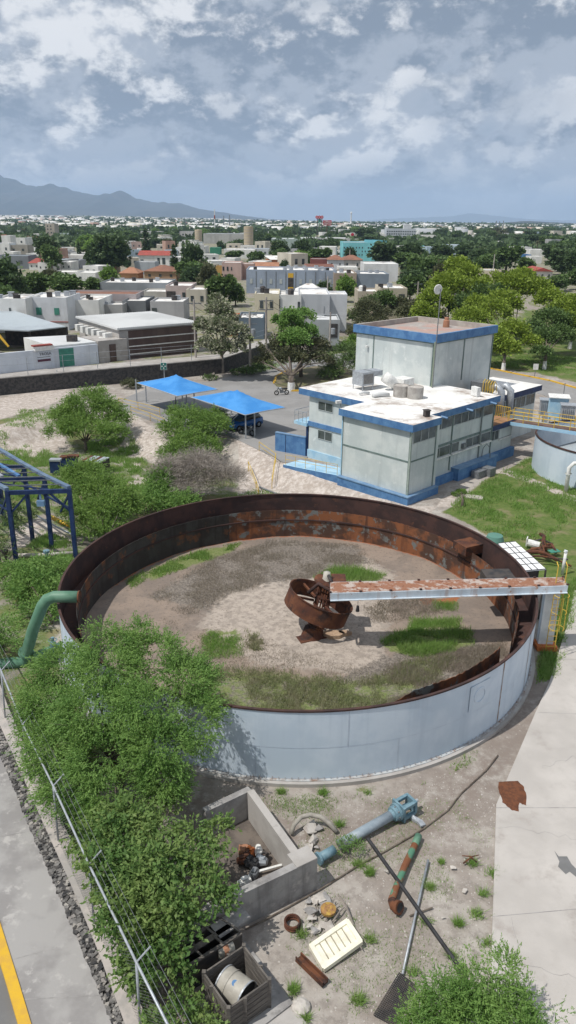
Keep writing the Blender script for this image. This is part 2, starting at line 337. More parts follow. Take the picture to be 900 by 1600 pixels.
def HT(X, Y):
    X = np.asarray(X, float); Y = np.asarray(Y, float)
    inp = in_poly(X, Y, plat); d = dist_poly(X, Y, plat)
    h = np.where(inp, 0.0, -1.4*sstep(d/3.2)*sstep((Y-43)/8)*sstep((14-X)/6))
    rough = (fbm(X, Y, 3.0, 3)-.5)*0.35*np.where(inp, 0.05, 1)*np.where((Y > 42) & (X < 2), 1, .15)
    inc = in_poly(X, Y, city); dc = dist_poly(X, Y, _wn, False); dall = dist_poly(X, Y, city)
    h = np.where(inc, PLAT+(CITY-PLAT)*np.where(dc < dall+.01, 1.0, sstep(dall/12)), h)
    # yard level near the fence strip and the apron
    far = np.maximum(0, Y-2500); h = h+np.where(X < .05*Y, 1, 0)*far*0.006*sstep((-X/np.maximum(Y, 1)+.05)/.3)
    return h+np.where(inc, 0, rough)
def hz_at(x, y): return float(HT(np.array([x]), np.array([y]))[0])
def axis(lo, hi, step, out_lo, out_hi, g=1.12):
    a = list(np.arange(lo, hi+1e-6, step)); s = step; x = hi
    while x < out_hi: s *= g; x += s; a.append(x)
    s = step; x = lo; pre = []
    while x > out_lo: s *= g; x -= s; pre.append(x)
    return np.array(pre[::-1]+a)
ax = axis(-34, 36, .4, -26000, 26000); ay = axis(6, 78, .4, -60, 27000, 1.085)
GX, GY = np.meshgrid(ax, ay); GZ = HT(GX, GY)
nx, ny = len(ax), len(ay)
def wpoly(pts, z): return [G(x, y, z).xy for x, y in pts]
def soft(P, s=1.0, z=None): 
    ins = in_poly(GX, GY, P); d = dist_poly(GX, GY, P)
    return sstep(.5+np.where(ins, d, -d)/s)
gr = np.zeros(GX.shape); rock = np.zeros(GX.shape); soil = np.zeros(GX.shape)
# green zones
gr = np.maximum(gr, .62*soft(wpoly([(-300, 1500), (-300, 650), (120, 640), (300, 690), (560, 800), (100, 900), (95, 1010), (250, 1230), (60, 1230)], 0), 2))
gr = np.maximum(gr, .95*soft(wpoly([(690, 800), (770, 742), (830, 715), (1000, 720), (1100, 900), (905, 930), (865, 1062), (838, 1062), (850, 930), (790, 850)], 0), 1.2))
gr = np.maximum(gr, .75*soft(wpoly([(330, 775), (400, 752), (480, 775), (620, 800), (560, 830), (330, 830)], 0), 1.2))
gr = np.maximum(gr, .9*soft(wpoly([(620, 560), (770, 575), (860, 588), (1300, 700), (1300, 400), (600, 470)], 0), 3))
gr = np.maximum(gr, .7*soft(wpoly([(290, 570), (480, 575), (560, 600), (560, 545), (440, 545)], 0), 2))
band = dist_poly(GX, GY, wpoly([(560, 1240), (640, 1222), (700, 1198), (770, 1160)], 0), False); gr = np.maximum(gr, .7*sstep(1-band/.8))
inc = in_poly(GX, GY, city); gr = np.where(inc, .52, gr)
# white rock slopes and worn slabs
rock = np.maximum(rock, soft(wpoly([(-60, 702), (0, 694), (60, 700), (105, 690), (95, 655), (60, 652), (0, 672), (-60, 682)], -.5), 1.0))
rock = np.maximum(rock, soft(wpoly([(-60, 665), (0, 655), (70, 635), (112, 618), (105, 603), (0, 622), (-60, 630)], 0), .8))
rock = np.maximum(rock, soft(wpoly([(196, 690), (250, 712), (265, 690), (205, 650), (180, 640), (185, 660)], -.3), .8))
rock = np.maximum(rock, soft(wpoly([(165, 712), (200, 735), (225, 735), (205, 712), (180, 700)], -1.4), .9))
rock = np.maximum(rock, soft(wpoly([(200, 755), (250, 765), (255, 750), (215, 742)], -1.4), .9))
rock = np.maximum(rock, soft(wpoly([(375, 758), (372, 700), (353, 681), (431, 716), (530, 750), (650, 800), (705, 802), (712, 788), (700, 775), (660, 830), (540, 800), (470, 762)], -.5), .8))
rock = np.maximum(rock, .8*soft(wpoly([(10, 860), (60, 830), (110, 850), (120, 820), (60, 780), (20, 800)], 0), 1))
path = dist_poly(GX, GY, wpoly([(745, 735), (790, 737), (845, 757), (905, 782), (960, 800)], 0), False); rock = np.maximum(rock, sstep(1.3-path/.6)); gr *= 1-sstep(1.3-path/.6)
gr = gr*(1-.85*rock)
yard = soft(wpoly([(330, 1235), (560, 1245), (720, 1190), (835, 1070), (850, 1100), (775, 1260), (768, 1600), (300, 1750), (240, 1300)], 0), 1.0); gr *= 1-.9*yard
soil = np.maximum(soil, .8*sstep(1-np.abs(dist_poly(GX, GY, wpoly([(400, 1300), (620, 1310), (800, 1180), (850, 1080)], 0), False))/3)*yard)
soil = np.maximum(soil, .95*soft(wpoly([(60, 1250), (330, 1220), (420, 1330), (330, 1560), (260, 1640), (180, 1500)], 0), 1.5))
V = np.stack([GX, GY, GZ], -1).reshape(-1, 3)
ii = np.arange(nx*ny).reshape(ny, nx); Q = np.stack([ii[:-1, :-1], ii[:-1, 1:], ii[1:, 1:], ii[1:, :-1]], -1).reshape(-1, 4)
gm = D.materials.new('ground'); gm.use_nodes = True; t = gm.node_tree; b = t.nodes['Principled BSDF']; b.inputs['Roughness'].default_value = .95; b.inputs['Specular IOR Level'].default_value = .15
at = NN(t, 'ShaderNodeVertexColor', layer_name='zone'); sp = NN(t, 'ShaderNodeSeparateColor'); t.links.new(at.outputs[0], sp.inputs[0])
pos = NN(t, 'ShaderNodeNewGeometry').outputs['Position']
na = noise(pos, .45, 7, .62, nt=t); nb = noise(pos, 2.2, 8, .7, nt=t); nc = noise(pos, 11, 6, .7, nt=t); nd = noise(pos, .11, 4, .5, nt=t)
base = mixc(mapr(na, .35, .65, nt=t), (0.27, 0.235, 0.207), (0.40, 0.37, 0.335), nt=t)
base = mixc(mth('MULTIPLY', mapr(nb, .47, .62, nt=t), .65, nt=t), base, (0.21, 0.185, 0.165), nt=t)
vor = NN(t, 'ShaderNodeTexVoronoi'); vor.inputs['Scale'].default_value = 9; t.links.new(pos, vor.inputs['Vector'])
sc = NN(t, 'ShaderNodeSeparateColor'); t.links.new(vor.outputs['Color'], sc.inputs[0])
peb = mth('MULTIPLY', mapr(sc.outputs[0], .86, .93, nt=t), mapr(vor.outputs['Distance'], .34, .22, nt=t), nt=t)
base = mixc(mth('MULTIPLY', peb, .6, nt=t), base, (0.52, 0.49, 0.45), nt=t)
soilc = mixc(mapr(nb, .4, .6, nt=t), (0.15, 0.12, 0.10), (0.22, 0.18, 0.155), nt=t)
base = mixc(mth('MULTIPLY', sp.outputs[2], mapr(nb, .3, .6, nt=t), nt=t), base, soilc, nt=t)
vr = NN(t, 'ShaderNodeTexVoronoi'); vr.feature = 'DISTANCE_TO_EDGE'; vr.inputs['Scale'].default_value = 2.1; t.links.new(pos, vr.inputs['Vector'])
rockc = mixc(mapr(nb, .36, .60, nt=t), (0.54, 0.49, 0.45), (0.36, 0.31, 0.27), nt=t)
rockc = mixc(mth('MULTIPLY', mapr(vr.outputs['Distance'], 0.07, 0.01, nt=t), mapr(na, .42, .58, nt=t), nt=t), rockc, (0.30, 0.26, 0.23), nt=t)
base = mixc(mapr(mth('ADD', sp.outputs[1], mth('MULTIPLY', mth('SUBTRACT', nb, .5, nt=t), .8, nt=t), nt=t), .4, .6, nt=t), base, rockc, nt=t)
grc = mixc(mapr(nb, .35, .65, nt=t), (0.075, 0.125, 0.028), (0.13, 0.165, 0.05), nt=t); grc = mixc(mapr(na, .48, .66, nt=t), grc, (0.20, 0.18, 0.10), nt=t)
g_ = mth('ADD', sp.outputs[0], mth('ADD', mth('MULTIPLY', mth('SUBTRACT', na, .5, nt=t), 1.3, nt=t), mth('MULTIPLY', mth('SUBTRACT', nc, .5, nt=t), .6, nt=t), nt=t), nt=t)
base = mixc(mapr(g_, .42, .66, nt=t), base, grc, nt=t)
t.links.new(base, b.inputs['Base Color'])
bp = NN(t, 'ShaderNodeBump'); bp.inputs['Strength'].default_value = .5; bp.inputs['Distance'].default_value = .08
t.links.new(mth('ADD', nb, mth('MULTIPLY', nc, .5, nt=t), nt=t), bp.inputs['Height']); t.links.new(bp.outputs[0], b.inputs['Normal'])
ground = npmesh('ground', V, Q, gm, smooth=True, kind='structure')
ca = ground.data.color_attributes.new('zone', 'FLOAT_COLOR', 'POINT')
ca.data.foreach_set('color', np.stack([gr, rock, soil, np.ones(gr.shape)], -1).astype(np.float32).ravel())

# ------------------------------------------------------------------ mountains, hill, haze
mm = mat('mountain', (0.020, 0.028, 0.026), (0.040, 0.045, 0.040), .0015, .95, c3=(0.065, 0.062, 0.055), s3=.004, lo3=.55, hi3=.7)
def mountain(name, prof, dist, depth, zb=0.0, rough=.18, kind='structure'):
    px = np.array([p[0] for p in prof], float); py = np.array([p[1] for p in prof], float)
    n = 220; xs = np.linspace(px[0], px[-1], n); ys = np.interp(xs, px, py)
    rows = 34; V = []
    for j in range(rows):
        t_ = j/(rows-1); s = t_*2-1                       # -1 foot in front .. 0 ridge .. 1 foot behind
        for i in range(n):
            r = XZ(xs[i], ys[i], dist); hh = max(r.z-zb, 0)
            prof_ = max(0, 1-abs(s))**1.15
            x = r.x; y = dist+s*depth
            nz = float(fbm(np.array([x/1.0]), np.array([y*.55]), dist*.05, 5, 5)[0]-.5)
            jag = 1+.10*(float(vnoise(np.array([xs[i]]), np.array([3.3]), 9, 2)[0])-.5)+.06*(float(vnoise(np.array([xs[i]]), np.array([7.3]), 4, 4)[0])-.5)
            z = zb-8+hh*jag*prof_*(1+rough*2.2*nz*(1-prof_)*2)+(8 if hh > 0 else 0)*prof_
            V.append((x, y, z))
    ii = np.arange(n*rows).reshape(rows, n); Q = np.stack([ii[:-1, :-1], ii[:-1, 1:], ii[1:, 1:], ii[1:, :-1]], -1).reshape(-1, 4)
    return npmesh(name, V, Q, mm, smooth=True, kind=kind)
mountain('mountains', [(-420, 300), (-260, 268), (-120, 283), (-40, 268), (0, 273), (30, 284), (60, 291), (70, 289), (78, 282.5), (88, 289), (100, 292), (125, 299), (150, 304), (170, 303), (182, 300), (190, 296.5), (199, 302), (215, 309), (245, 315), (280, 317), (310, 326), (345, 331), (375, 336), (420, 342), (500, 346)], 11500, 3200, zb=0)
mountain('mountains', [(560, 346), (600, 342), (650, 340), (700, 338), (735, 333), (770, 336), (820, 342), (880, 344), (960, 341), (1100, 335), (1300, 345)], 23000, 3000, zb=0)
mountain('hill', [(700, 352), (760, 350), (800, 346.5), (830, 345), (860, 347), (920, 349), (1000, 352)], 5200, 600, zb=0)
mountain('hill', [(505, 356), (530, 351), (550, 349), (585, 349), (610, 350), (630, 354), (650, 357)], 2300, 200, zb=CITY)
hb = MB(); hb.box((0, 12800, 800/2-2), (36000, 27200, 808)); 
hm = D.materials.new('haze'); hm.use_nodes = True; t = hm.node_tree; t.nodes.remove(t.nodes['Principled BSDF'])
pv = NN(t, 'ShaderNodeVolumePrincipled'); pv.inputs['Color'].default_value = (0.54, 0.72, 1.0, 1); pv.inputs['Density'].default_value = 7.5e-5; pv.inputs['Anisotropy'].default_value = .1
t.links.new(pv.outputs[0], t.nodes['Material Output'].inputs['Volume'])
USE_HAZE = True
if USE_HAZE: hb.build('haze', hm, kind='stuff')
SC.cycles.volume_bounces = 1
# ------------------------------------------------------------------ foliage machinery
def leaves(cent, n, size, aspect=1.0, dens=None, flat=0.6, shell=.55, seed=0, spray=1, curl=.5, drop=0.0):
    """n leaf quads in lobes cent=[(x,y,z,rx,ry,rz),..]; spray>1 hangs leaflets in little sprays"""
    r = np.random.default_rng(seed); cent = np.array(cent, float)
    vol = (cent[:, 3]*cent[:, 4]*cent[:, 5])**(2/3); k = r.choice(len(cent), n//spray+1, p=vol/vol.sum())
    d = r.normal(size=(len(k), 3)); d /= np.linalg.norm(d, axis=1)[:, None]
    d[:, 2] = np.where(d[:, 2] < -.35, -d[:, 2]*.6, d[:, 2])
    rad = (shell+(1-shell)*r.random(len(k))**.7)*(1+.12*r.normal(size=len(k)))
    # clumpiness
    c = cent[k]; P = c[:, :3]+d*c[:, 3:6]*rad[:, None]
    cl = fbm(P[:, 0]*1.0+P[:, 2]*.7, P[:, 1]-P[:, 2]*.5, max(cent[:, 3].max()*.45, .25), seed+3, 3)
    keep = cl > np.quantile(cl, .22 if dens is None else dens); P = P[keep]; d = d[keep]
    if spray > 1:
        ax_ = d*np.array([1, 1, .35])+r.normal(size=d.shape)*.45; ax_[:, 2] -= drop; ax_ /= np.linalg.norm(ax_, axis=1)[:, None]
        tt = (np.arange(spray)/spray)[None, :, None]; L = size*spray*.42*(.6+.8*r.random((len(P), 1, 1)))
        P = (P[:, None, :]+ax_[:, None, :]*tt*L+r.normal(size=(len(P), spray, 3))*size*.22).reshape(-1, 3); d = np.repeat(ax_, spray, 0)
    m = len(P); u = d+r.normal(size=(m, 3))*curl; u /= np.linalg.norm(u, axis=1)[:, None]
    nrm = r.normal(size=(m, 3)); nrm[:, 2] = np.abs(nrm[:, 2])+flat; v = np.cross(nrm, u); v /= np.linalg.norm(v, axis=1)[:, None]+1e-9
    s = size*(.55+.9*r.random((m, 1))); a = u*s*.5; b_ = v*s*.5*aspect
    V = np.stack([P-a, P+b_*.9, P+a, P-b_*.9], 1).reshape(-1, 3)
    return V, np.arange(m*4).reshape(-1, 4)
def limbs(mb, base, lobes, r0, h0, seed=0, seg=6, lean=(0, 0), fork=None):
    rr = random.Random(seed); base = Vector(base); fk = base+Vector((lean[0], lean[1], h0))
    mb.tube([base-Vector((0, 0, .2)), base+Vector((lean[0]*.2, lean[1]*.2, h0*.35)), fk], [r0*1.25, r0, r0*.85], 8)
    for l in lobes:
        c = Vector(l[:3]); mid = fk.lerp(c, .5)+Vector((rr.uniform(-.1, .1), rr.uniform(-.1, .1), .06))*(c-fk).length
        mb.tube([fk, mid, c], [r0*.45, r0*.26, r0*.08], seg)
        for _ in range(3):
            e = c+Vector((rr.uniform(-1, 1)*l[3], rr.uniform(-1, 1)*l[4], rr.uniform(-.3, .8)*l[5])); mb.tube([mid.lerp(c, .4), e], [r0*.12, r0*.03], 4)
def tree(name, label, base, lobes, n, size, lm, r0=.15, h0=1.2, bark=None, group=None, seed=0, cat='tree', lime=0, lean=(0, 0), crown='crown', trunk='trunk', **kw):
    base = Vector(base); t_ = thing(name, label, cat, base, group)
    off = Vector(base)
    wl = [(base.x+l[0], base.y+l[1], base.z+l[2], l[3], l[4], l[5]) for l in lobes]
    mb = MB(); limbs(mb, base, wl, r0, h0, seed, lean=lean); mb.build(trunk, bark or M['bark'], t_, smooth=True)
    if lime:
        lb = MB(); lb.tube([base, base+Vector((0, 0, lime))], [r0*1.32, r0*1.12], 10); lb.build('whitewash', M['limewash'], t_)
    V, Q = leaves(wl, n, size, seed=seed, **kw); npmesh(crown, V, Q, lm, parent=t_, off=off)
    return t_
def blades(P, h, w_, r, lean=.6):
    m = len(P); a = r.random(m)*2*math.pi; hh = h*(.4+1.0*r.random(m)**1.5); wx = np.cos(a)*w_*.5; wy = np.sin(a)*w_*.5
    la = r.random(m)*2*math.pi; lx = np.cos(la)*hh*lean*1.8*r.random(m); ly = np.sin(la)*hh*lean*1.8*r.random(m)
    A = P.copy(); A[:, 0] -= wx; A[:, 1] -= wy; B_ = P.copy(); B_[:, 0] += wx; B_[:, 1] += wy
    Cc = P.copy(); Cc[:, 0] += lx; Cc[:, 1] += ly; Cc[:, 2] += hh
    return np.stack([A, B_, Cc], 1).reshape(-1, 3), np.arange(m*3).reshape(-1, 3)
def patch_points(pts, n, z, s_edge=.4, seed=0, zf=None, clump=.35, thr=.45):
    r = np.random.default_rng(seed); P = [G(x, y, z).xy for x, y in pts]
    xs = [p[0] for p in P]; ys = [p[1] for p in P]
    X = r.uniform(min(xs)-.3, max(xs)+.3, n*9); Y = r.uniform(min(ys)-.3, max(ys)+.3, n*9)
    d_ = dist_poly(X, Y, P); ins = in_poly(X, Y, P); pr_e = np.clip((fbm(X, Y, clump*3.4, seed, 4)-thr+.04)/.2, 0, 1)*np.clip(np.where(ins, d_, -d_)/(s_edge*1.6)+.15, 0, 1)
    k = r.random(X.shape) < pr_e; X = X[k][:n]; Y = Y[k][:n]
    Z = zf(X, Y) if zf else np.full(X.shape, z)
    return np.stack([X, Y, Z], 1)
# ------------------------------------------------------------------ flat surfaces
def sheet(name, pts, z, m, kind='structure', thick=0.0, **kw):
    mb = MB()
    if thick: mb.prism([(p.x, p.y) for p in pts], z-thick, z)
    else:
        v = [(p.x, p.y, z) for p in pts]; A = sum(v[i][0]*v[(i+1) % len(v)][1]-v[(i+1) % len(v)][0]*v[i][1] for i in range(len(v)))
        mb.poly(v if A > 0 else v[::-1])
    return mb.build(name, m, kind=kind, **kw)
ap = [G(x, y) for x, y in ((838, 1112), (858, 1068), (884, 985), (897, 925), (1010, 925), (1080, 1080), (1200, 1350), (1400, 1900), (1300, 2300), (760, 2300), (768, 1480), (775, 1260))]
sheet('concrete_apron', ap, 0.10, M['apron'], thick=.4)
jb = MB()
for a, b2 in (((770, 1432), (960, 1415)), ((840, 1113), (1010, 1120)), ((872, 1030), (1000, 1033)), ((775, 1262), (1040, 1262))):
    pa = G(*a, .104); pb = G(*b2, .104); dd = (pb-pa).normalized(); n_ = Vector((-dd.y, dd.x, 0))*.012
    jb.poly([pa-n_, pb-n_, pb+n_, pa+n_])
rr = random.Random(8)
for (x0, y0, x1, y1) in ((780, 1290, 905, 1310), (800, 1432, 830, 1600), (845, 1200, 905, 1180), (790, 1500, 905, 1530)):
    pts_ = [G(x0+(x1-x0)*k/12+rr.uniform(-3, 3), y0+(y1-y0)*k/12+rr.uniform(-4, 4), .1035) for k in range(13)]
    for pa, pb in zip(pts_[:-1], pts_[1:]): dd = (pb-pa).normalized(); n_ = Vector((-dd.y, dd.x, 0))*.006; jb.poly([pa-n_, pb-n_, pb+n_, pa+n_])
jb.build('apron_joint', M['concrete_dark'], kind='structure')
pk = [G(x, y, 0) for x, y in ((353, 679), (431, 716), (440, 722), (505, 735))]+[Bp(14, 3, 0), Bp(16.5, 12, 0), Bp(17, 24, 0)]+[G(x, y, 0) for x, y in ((640, 540), (530, 555), (420, 562), (380, 578), (330, 592), (290, 597), (230, 606), (196, 622), (190, 640), (215, 652), (262, 668))]
pk = pk[:4]+[Bp(13.6, 3.2, 0), Bp(17, 12, 0), Bp(17, 14, 0)]+[G(x, y, 0) for x, y in ((575, 548), (530, 553), (480, 558), (420, 566), (390, 580), (330, 596), (290, 600), (230, 608), (196, 622), (190, 640), (215, 650), (262, 668), (300, 678))]
sheet('parking_pavement', pk, 0.05, M['asphalt'], thick=.3)
rd = [G(x, y, 0) for x, y in ((690, 560), (745, 572), (800, 584), (860, 596), (930, 616), (1100, 680))]
rd2 = [G(x, y, 0) for x, y in ((1100, 800), (980, 680), (900, 640), (850, 618), (790, 600), (700, 585))]
sheet('park_road', rd+rd2, 0.05, M['asphalt'], thick=.3)
def strip(name, pts, wd, z0, z1, m, seglen=None, **kw):
    mb = MB()
    for a, b2 in zip(pts[:-1], pts[1:]):
        a = Vector((a.x, a.y, 0)); b2 = Vector((b2.x, b2.y, 0)); d_ = b2-a
        n_ = max(1, int(d_.length/seglen)) if seglen else 1
        for i in range(n_):
            p = a+d_*(i/n_); q = a+d_*((i+(.96 if seglen else 1))/n_); mb.bar((p.x, p.y, (z0+z1)/2), (q.x, q.y, (z0+z1)/2), wd, z1-z0)
    return mb.build(name, m, **kw)
strip('kerb', rd, .3, 0, .2, M['yellow'], 2.5, kind='structure')
isl = [G(x, y, 0) for x, y in ((428, 600), (432, 589), (450, 580), (490, 574), (530, 572), (560, 585), (545, 612), (490, 612), (455, 612), (436, 608))]
sheet('tree_island', isl, .16, mat('island_soil', (0.13, 0.13, 0.06), (0.19, 0.16, 0.11), .8), thick=.3)
strip('kerb', [isl[0], isl[1], isl[2]], .28, 0, .22, M['yellow'], 1.6, kind='structure'); strip('kerb', [isl[8], isl[7]], .28, 0, .22, M['yellow'], 1.6, kind='structure')
# wheel stops near the parking edge
# street corner at the lower side: street, yellow kerb, sidewalk, stone strip, concrete beam
def px_line(pts, z): return [G(x, y, z) for x, y in pts]
K = px_line(((-104, 1180), (-56, 1330), (-19, 1450), (7, 1530), (30, 1610), (70, 1760)), 0)
K2 = px_line(((-86, 1180), (-36, 1330), (3, 1450), (28, 1530), (52, 1610), (95, 1760)), .2)
Wl = px_line(((-50, 1045), (0, 1180), (45, 1290), (100, 1420), (150, 1540), (178, 1610), (240, 1760)), 0)
W2 = px_line(((-33, 1045), (-4, 1130), (25, 1195), (64, 1285), (113, 1395), (152, 1490), (196, 1610), (252, 1760)), 0)
W3 = px_line(((-10, 1045), (12, 1108), (42, 1180), (92, 1280), (144, 1392), (186, 1490), (232, 1610), (290, 1760)), 0)
sheet('street', [Vector((p.x, p.y, 0)) for p in K]+[Vector((-14, 5, 0)), Vector((-30, 5, 0)), Vector((-30, 40, 0))], .03, M['asphalt_dark'], thick=.2)
mbk = MB()
for i in range(len(K)-1): mbk.prism([K[i].xy, K[i+1].xy, K2[i+1].xy, K2[i].xy], 0, .20)
mbk.build('kerb', M['yellow'], kind='structure')
sheet('sidewalk', K2+[Wl[-1]]+Wl[::-1][1:]+[Vector((-22, 30, 0))], .16, M['sidewalk'], thick=.3)
jb = MB()
for a, b2 in (((-20, 1480+30), (90, 1500-20)), ((-15, 1310), (40, 1300)), ((28, 1562), (160, 1555))):
    pa = G(*a, .164); pb = G(*b2, .164); dd = (pb-pa).normalized(); n_ = Vector((-dd.y, dd.x, 0))*.01; jb.poly([pa-n_, pb-n_, pb+n_, pa+n_])
jb.build('sidewalk_joint', M['concrete_dark'], kind='structure')
# stone masonry strip built of separate-looking stones inside one wall
sw = thing('stone_wall', 'low dark volcanic stone wall with a pale concrete cap under the chain link fence', 'wall', G(100, 1420, 0))
mb = MB(); n = len(Wl)
Wr = W2
import itertools
def lerp_line(L, s):
    d_ = [0]
    for a, b2 in zip(L[:-1], L[1:]): d_.append(d_[-1]+(b2-a).length)
    s *= d_[-1]
    for i in range(len(L)-1):
        if s <= d_[i+1]+1e-9: return L[i].lerp(L[i+1], (s-d_[i])/(d_[i+1]-d_[i]))
    return L[-1]
NS = 230; rr = random.Random(4)
for i in range(NS):
    for j in range(5):
        s0 = (i+rr.uniform(0, .9))/NS; a = lerp_line(Wl, s0); c = lerp_line(Wr, s0); p = a.lerp(c, (j+.5+rr.uniform(-.25, .25))/5)
        w_ = (c-a).length/5*rr.uniform(.9, 1.5); mb.box((p.x, p.y, .14+rr.uniform(-.03, .05)), (w_, w_*rr.uniform(.9, 1.5), .2), M=(Matrix.Rotation(rr.uniform(0, 3), 3, 'Z')@Matrix.Rotation(rr.uniform(-.25, .25), 3, 'X')@Matrix.Rotation(rr.uniform(-.25, .25), 3, 'Y')), mi=rr.choice((0, 0, 1, 1, 1, 2)))
mb.build('stones', [M['lava'], mat('stone_grey', (.22, .21, .20), (.14, .135, .13), 5, .95, bump=.4), mat('stone_pale', (.36, .34, .31), (.27, .25, .235), 5, .95)], sw)
mb = MB(); mb.prism([p.xy for p in Wl]+[p.xy for p in W2[::-1]], -.2, .12); mb.build('mortar_bed', M['concrete_dark'], sw)
mb = MB()
for i in range(len(W2)-1): mb.prism([W2[i].xy, W2[i+1].xy, W3[i+1].xy, W3[i].xy], -.2, .30)
mb.build('cap', mat('cap', (0.44, 0.40, 0.37), (0.33, 0.31, 0.29), 1.2, .9, c3=(0.2, 0.19, 0.18), s3=3, lo3=.6, hi3=.72, bump=.2, bs=14), sw)

# ------------------------------------------------------------------ chain link fence
FB = [(-36, 1030), (8, 1121), (45, 1210), (91, 1313), (147, 1442), (219, 1602), (310, 1800)]
FT = [(-42, 965), (5, 1042), (37, 1122), (84, 1222), (139, 1348), (213, 1495), (312, 1700)]
FL = thing('chain_link_fence', 'grey chain link fence with barbed wire arms on the low stone wall beside the sidewalk', 'fence', G(147, 1442, .3))
bases = [G(x, y, .3) for x, y in FB]; tops = []
for (x, y), bb in zip(FT, bases):
    z_ = ZZ(x, y, bb.y); z_ = min(max(z_, 2.5), 2.75); g_ = G(x, y, z_); tops.append(Vector((g_.x*.5+bb.x*.5+.02, bb.y, 2.6)))
fo = Vector((.93, .37, 0)).normalized()
for bb, tt in zip(bases, tops):
    mb = MB(); mb.tube([bb-Vector((0, 0, .1)), tt], .035, 8); mb.build('post', M['galv'], FL, smooth=True)
    mb = MB(); mb.tube([tt, tt+fo*.38+Vector((0, 0, .38))], .025, 6); mb.build('barb_arm', M['galv'], FL)
mb = MB(); mb.tube(tops, .035, 8); mb.build('top_rail', M['galv'], FL, smooth=True)
mb = MB()
for k in (0.12, .25, .37): mb.tube([t_+fo*k+Vector((0, 0, k)) for t_ in tops], .006, 4)
mb.build('barbed_wire', M['galv_dark'], FL)
# woven mesh: real thin wires in a diamond grid
vs = []; qs = []; cell = .11
for (b0, b1, t0, t1) in zip(bases[:-1], bases[1:], tops[:-1], tops[1:]):
    L = (b1-b0).length; Hh = (t0-b0).length; nn = int(L/cell)
    def P_(s, h):
        s = min(max(s, 0), 1); return b0.lerp(b1, s).lerp(t0.lerp(t1, s), h)
    for i in range(-int(Hh/cell), nn+1):
        for sg in (1, -1):
            s0 = i*cell/L if sg == 1 else (i*cell+Hh)/L; s1 = s0+sg*Hh/L
            h0, h1 = 0., 1.
            a_, b_ = s0, s1
            if sg == 1:
                if a_ < 0: h0 = -a_/(b_-a_); a_ = 0
                if b_ > 1: h1 = (1-s0)/(s1-s0); b_ = 1
            else:
                if a_ > 1: h0 = (s0-1)/(s0-s1); a_ = 1
                if b_ < 0: h1 = s0/(s0-s1); b_ = 0
            if h1 <= h0 or a_ < 0 or b_ > 1 or a_ > 1 or b_ < 0: continue
            A_ = P_(a_, h0); B_ = P_(b_, h1); d_ = (B_-A_).normalized(); w_ = Vector((0, 0, 1)).cross(d_)
            w_ = d_.cross(fo).normalized()*.0042; k = len(vs); vs += [A_-w_, A_+w_, B_+w_, B_-w_]; qs.append((k, k+1, k+2, k+3))
npmesh('mesh', np.array([tuple(v) for v in vs]), np.array(qs), M['galv_dark'], parent=FL, off=ORG[FL.name])

M['rust_pale'] = mat('rust_pale', (0.34, 0.33, 0.34), (0.26, 0.17, 0.12), 2, .8)
# ------------------------------------------------------------------ the big tank
TC = Vector((.5, 34.85, 0)); TR = 11.75; TH = 3.26
M['rust_orange'] = mat('rust_orange', (0.30, 0.115, 0.045), (0.20, 0.075, 0.035), .8, .9, c3=(0.075, 0.03, 0.022), s3=1.1, lo3=.53, hi3=.60, bump=.25, bs=8, streak=((0.20, 0.21, 0.20), 1.4, .6))
M['weir_rust'] = mat('weir_rust', (0.22, 0.085, 0.038), (0.075, 0.042, 0.030), .7, .9, detail=9, lo=.42, hi=.56, c3=(0.15, 0.16, 0.155), s3=1.3, lo3=.55, hi3=.61, bump=.35, bs=8, streak=((0.06, 0.028, 0.02), 2.4, .8))
tank = thing('clarifier_tank', 'huge round rusty steel tank painted pale blue outside, overgrown with weeds inside', 'tank', TC)
mb = MB(); mb.lathe(TC, [(TR, -.1), (TR, TH)], 180); mb.build('outer_wall', M['tank_paint'], tank, smooth=True)
mb = MB(); mb.lathe(TC, [(TR-.03, TH-.04), (TR-.03, -.3)], 180); mb.build('inner_wall', M['rim_rust'], tank, smooth=True)
mb = MB(); mb.lathe(TC, [(TR+.03, TH-.05), (TR+.03, TH+.02), (TR-.08, TH+.02), (TR-.08, TH-.05)], 180, close=True)
mb.build('rim', M['rim_rust'], tank)
mb = MB(); mb.lathe(TC, [(TR-.035, 1.75), (TR-.77, 1.75)], 180); mb.build('launder_floor', M['rim_rust'], tank)
# inner weir with torn top
def wtop(a):
    d = math.degrees(a) % 360
    if 286 < d < 322: return 2.45+.62*min(1, (d-286)/8)*(.96+.05*math.sin(d*9)+.03*math.sin(d*31))
    if 330 < d < 354: return 2.3+.35*math.sin(d*1.9)
    if 322 <= d <= 330: return 1.9+.2*math.sin(d*5)
    return 2.42+.02*math.sin(d*3)
vs = []; fs = []; N = 360
for k in range(N):
    a = 2*math.pi*k/N; c, s_ = math.cos(a), math.sin(a); zt = wtop(a); r0, r1 = TR-.78, TR-.80
    for r, z in ((r0, .2), (r0, zt), (r1, zt), (r1, 1.75), (r1-.01, .2)): vs.append(TC+Vector((r*c, r*s_, z)))
for k in range(N):
    k2 = (k+1) % N
    for j in range(4): fs.append((k*5+j, k*5+j+1, k2*5+j+1, k2*5+j))
mi = []
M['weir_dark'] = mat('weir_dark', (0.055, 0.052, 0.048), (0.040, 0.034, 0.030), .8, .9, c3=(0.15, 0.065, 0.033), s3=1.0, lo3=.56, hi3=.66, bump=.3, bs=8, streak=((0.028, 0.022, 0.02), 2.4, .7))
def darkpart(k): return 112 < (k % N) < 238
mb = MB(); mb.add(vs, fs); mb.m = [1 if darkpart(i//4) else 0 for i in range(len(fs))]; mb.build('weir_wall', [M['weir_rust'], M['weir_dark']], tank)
mb = MB()
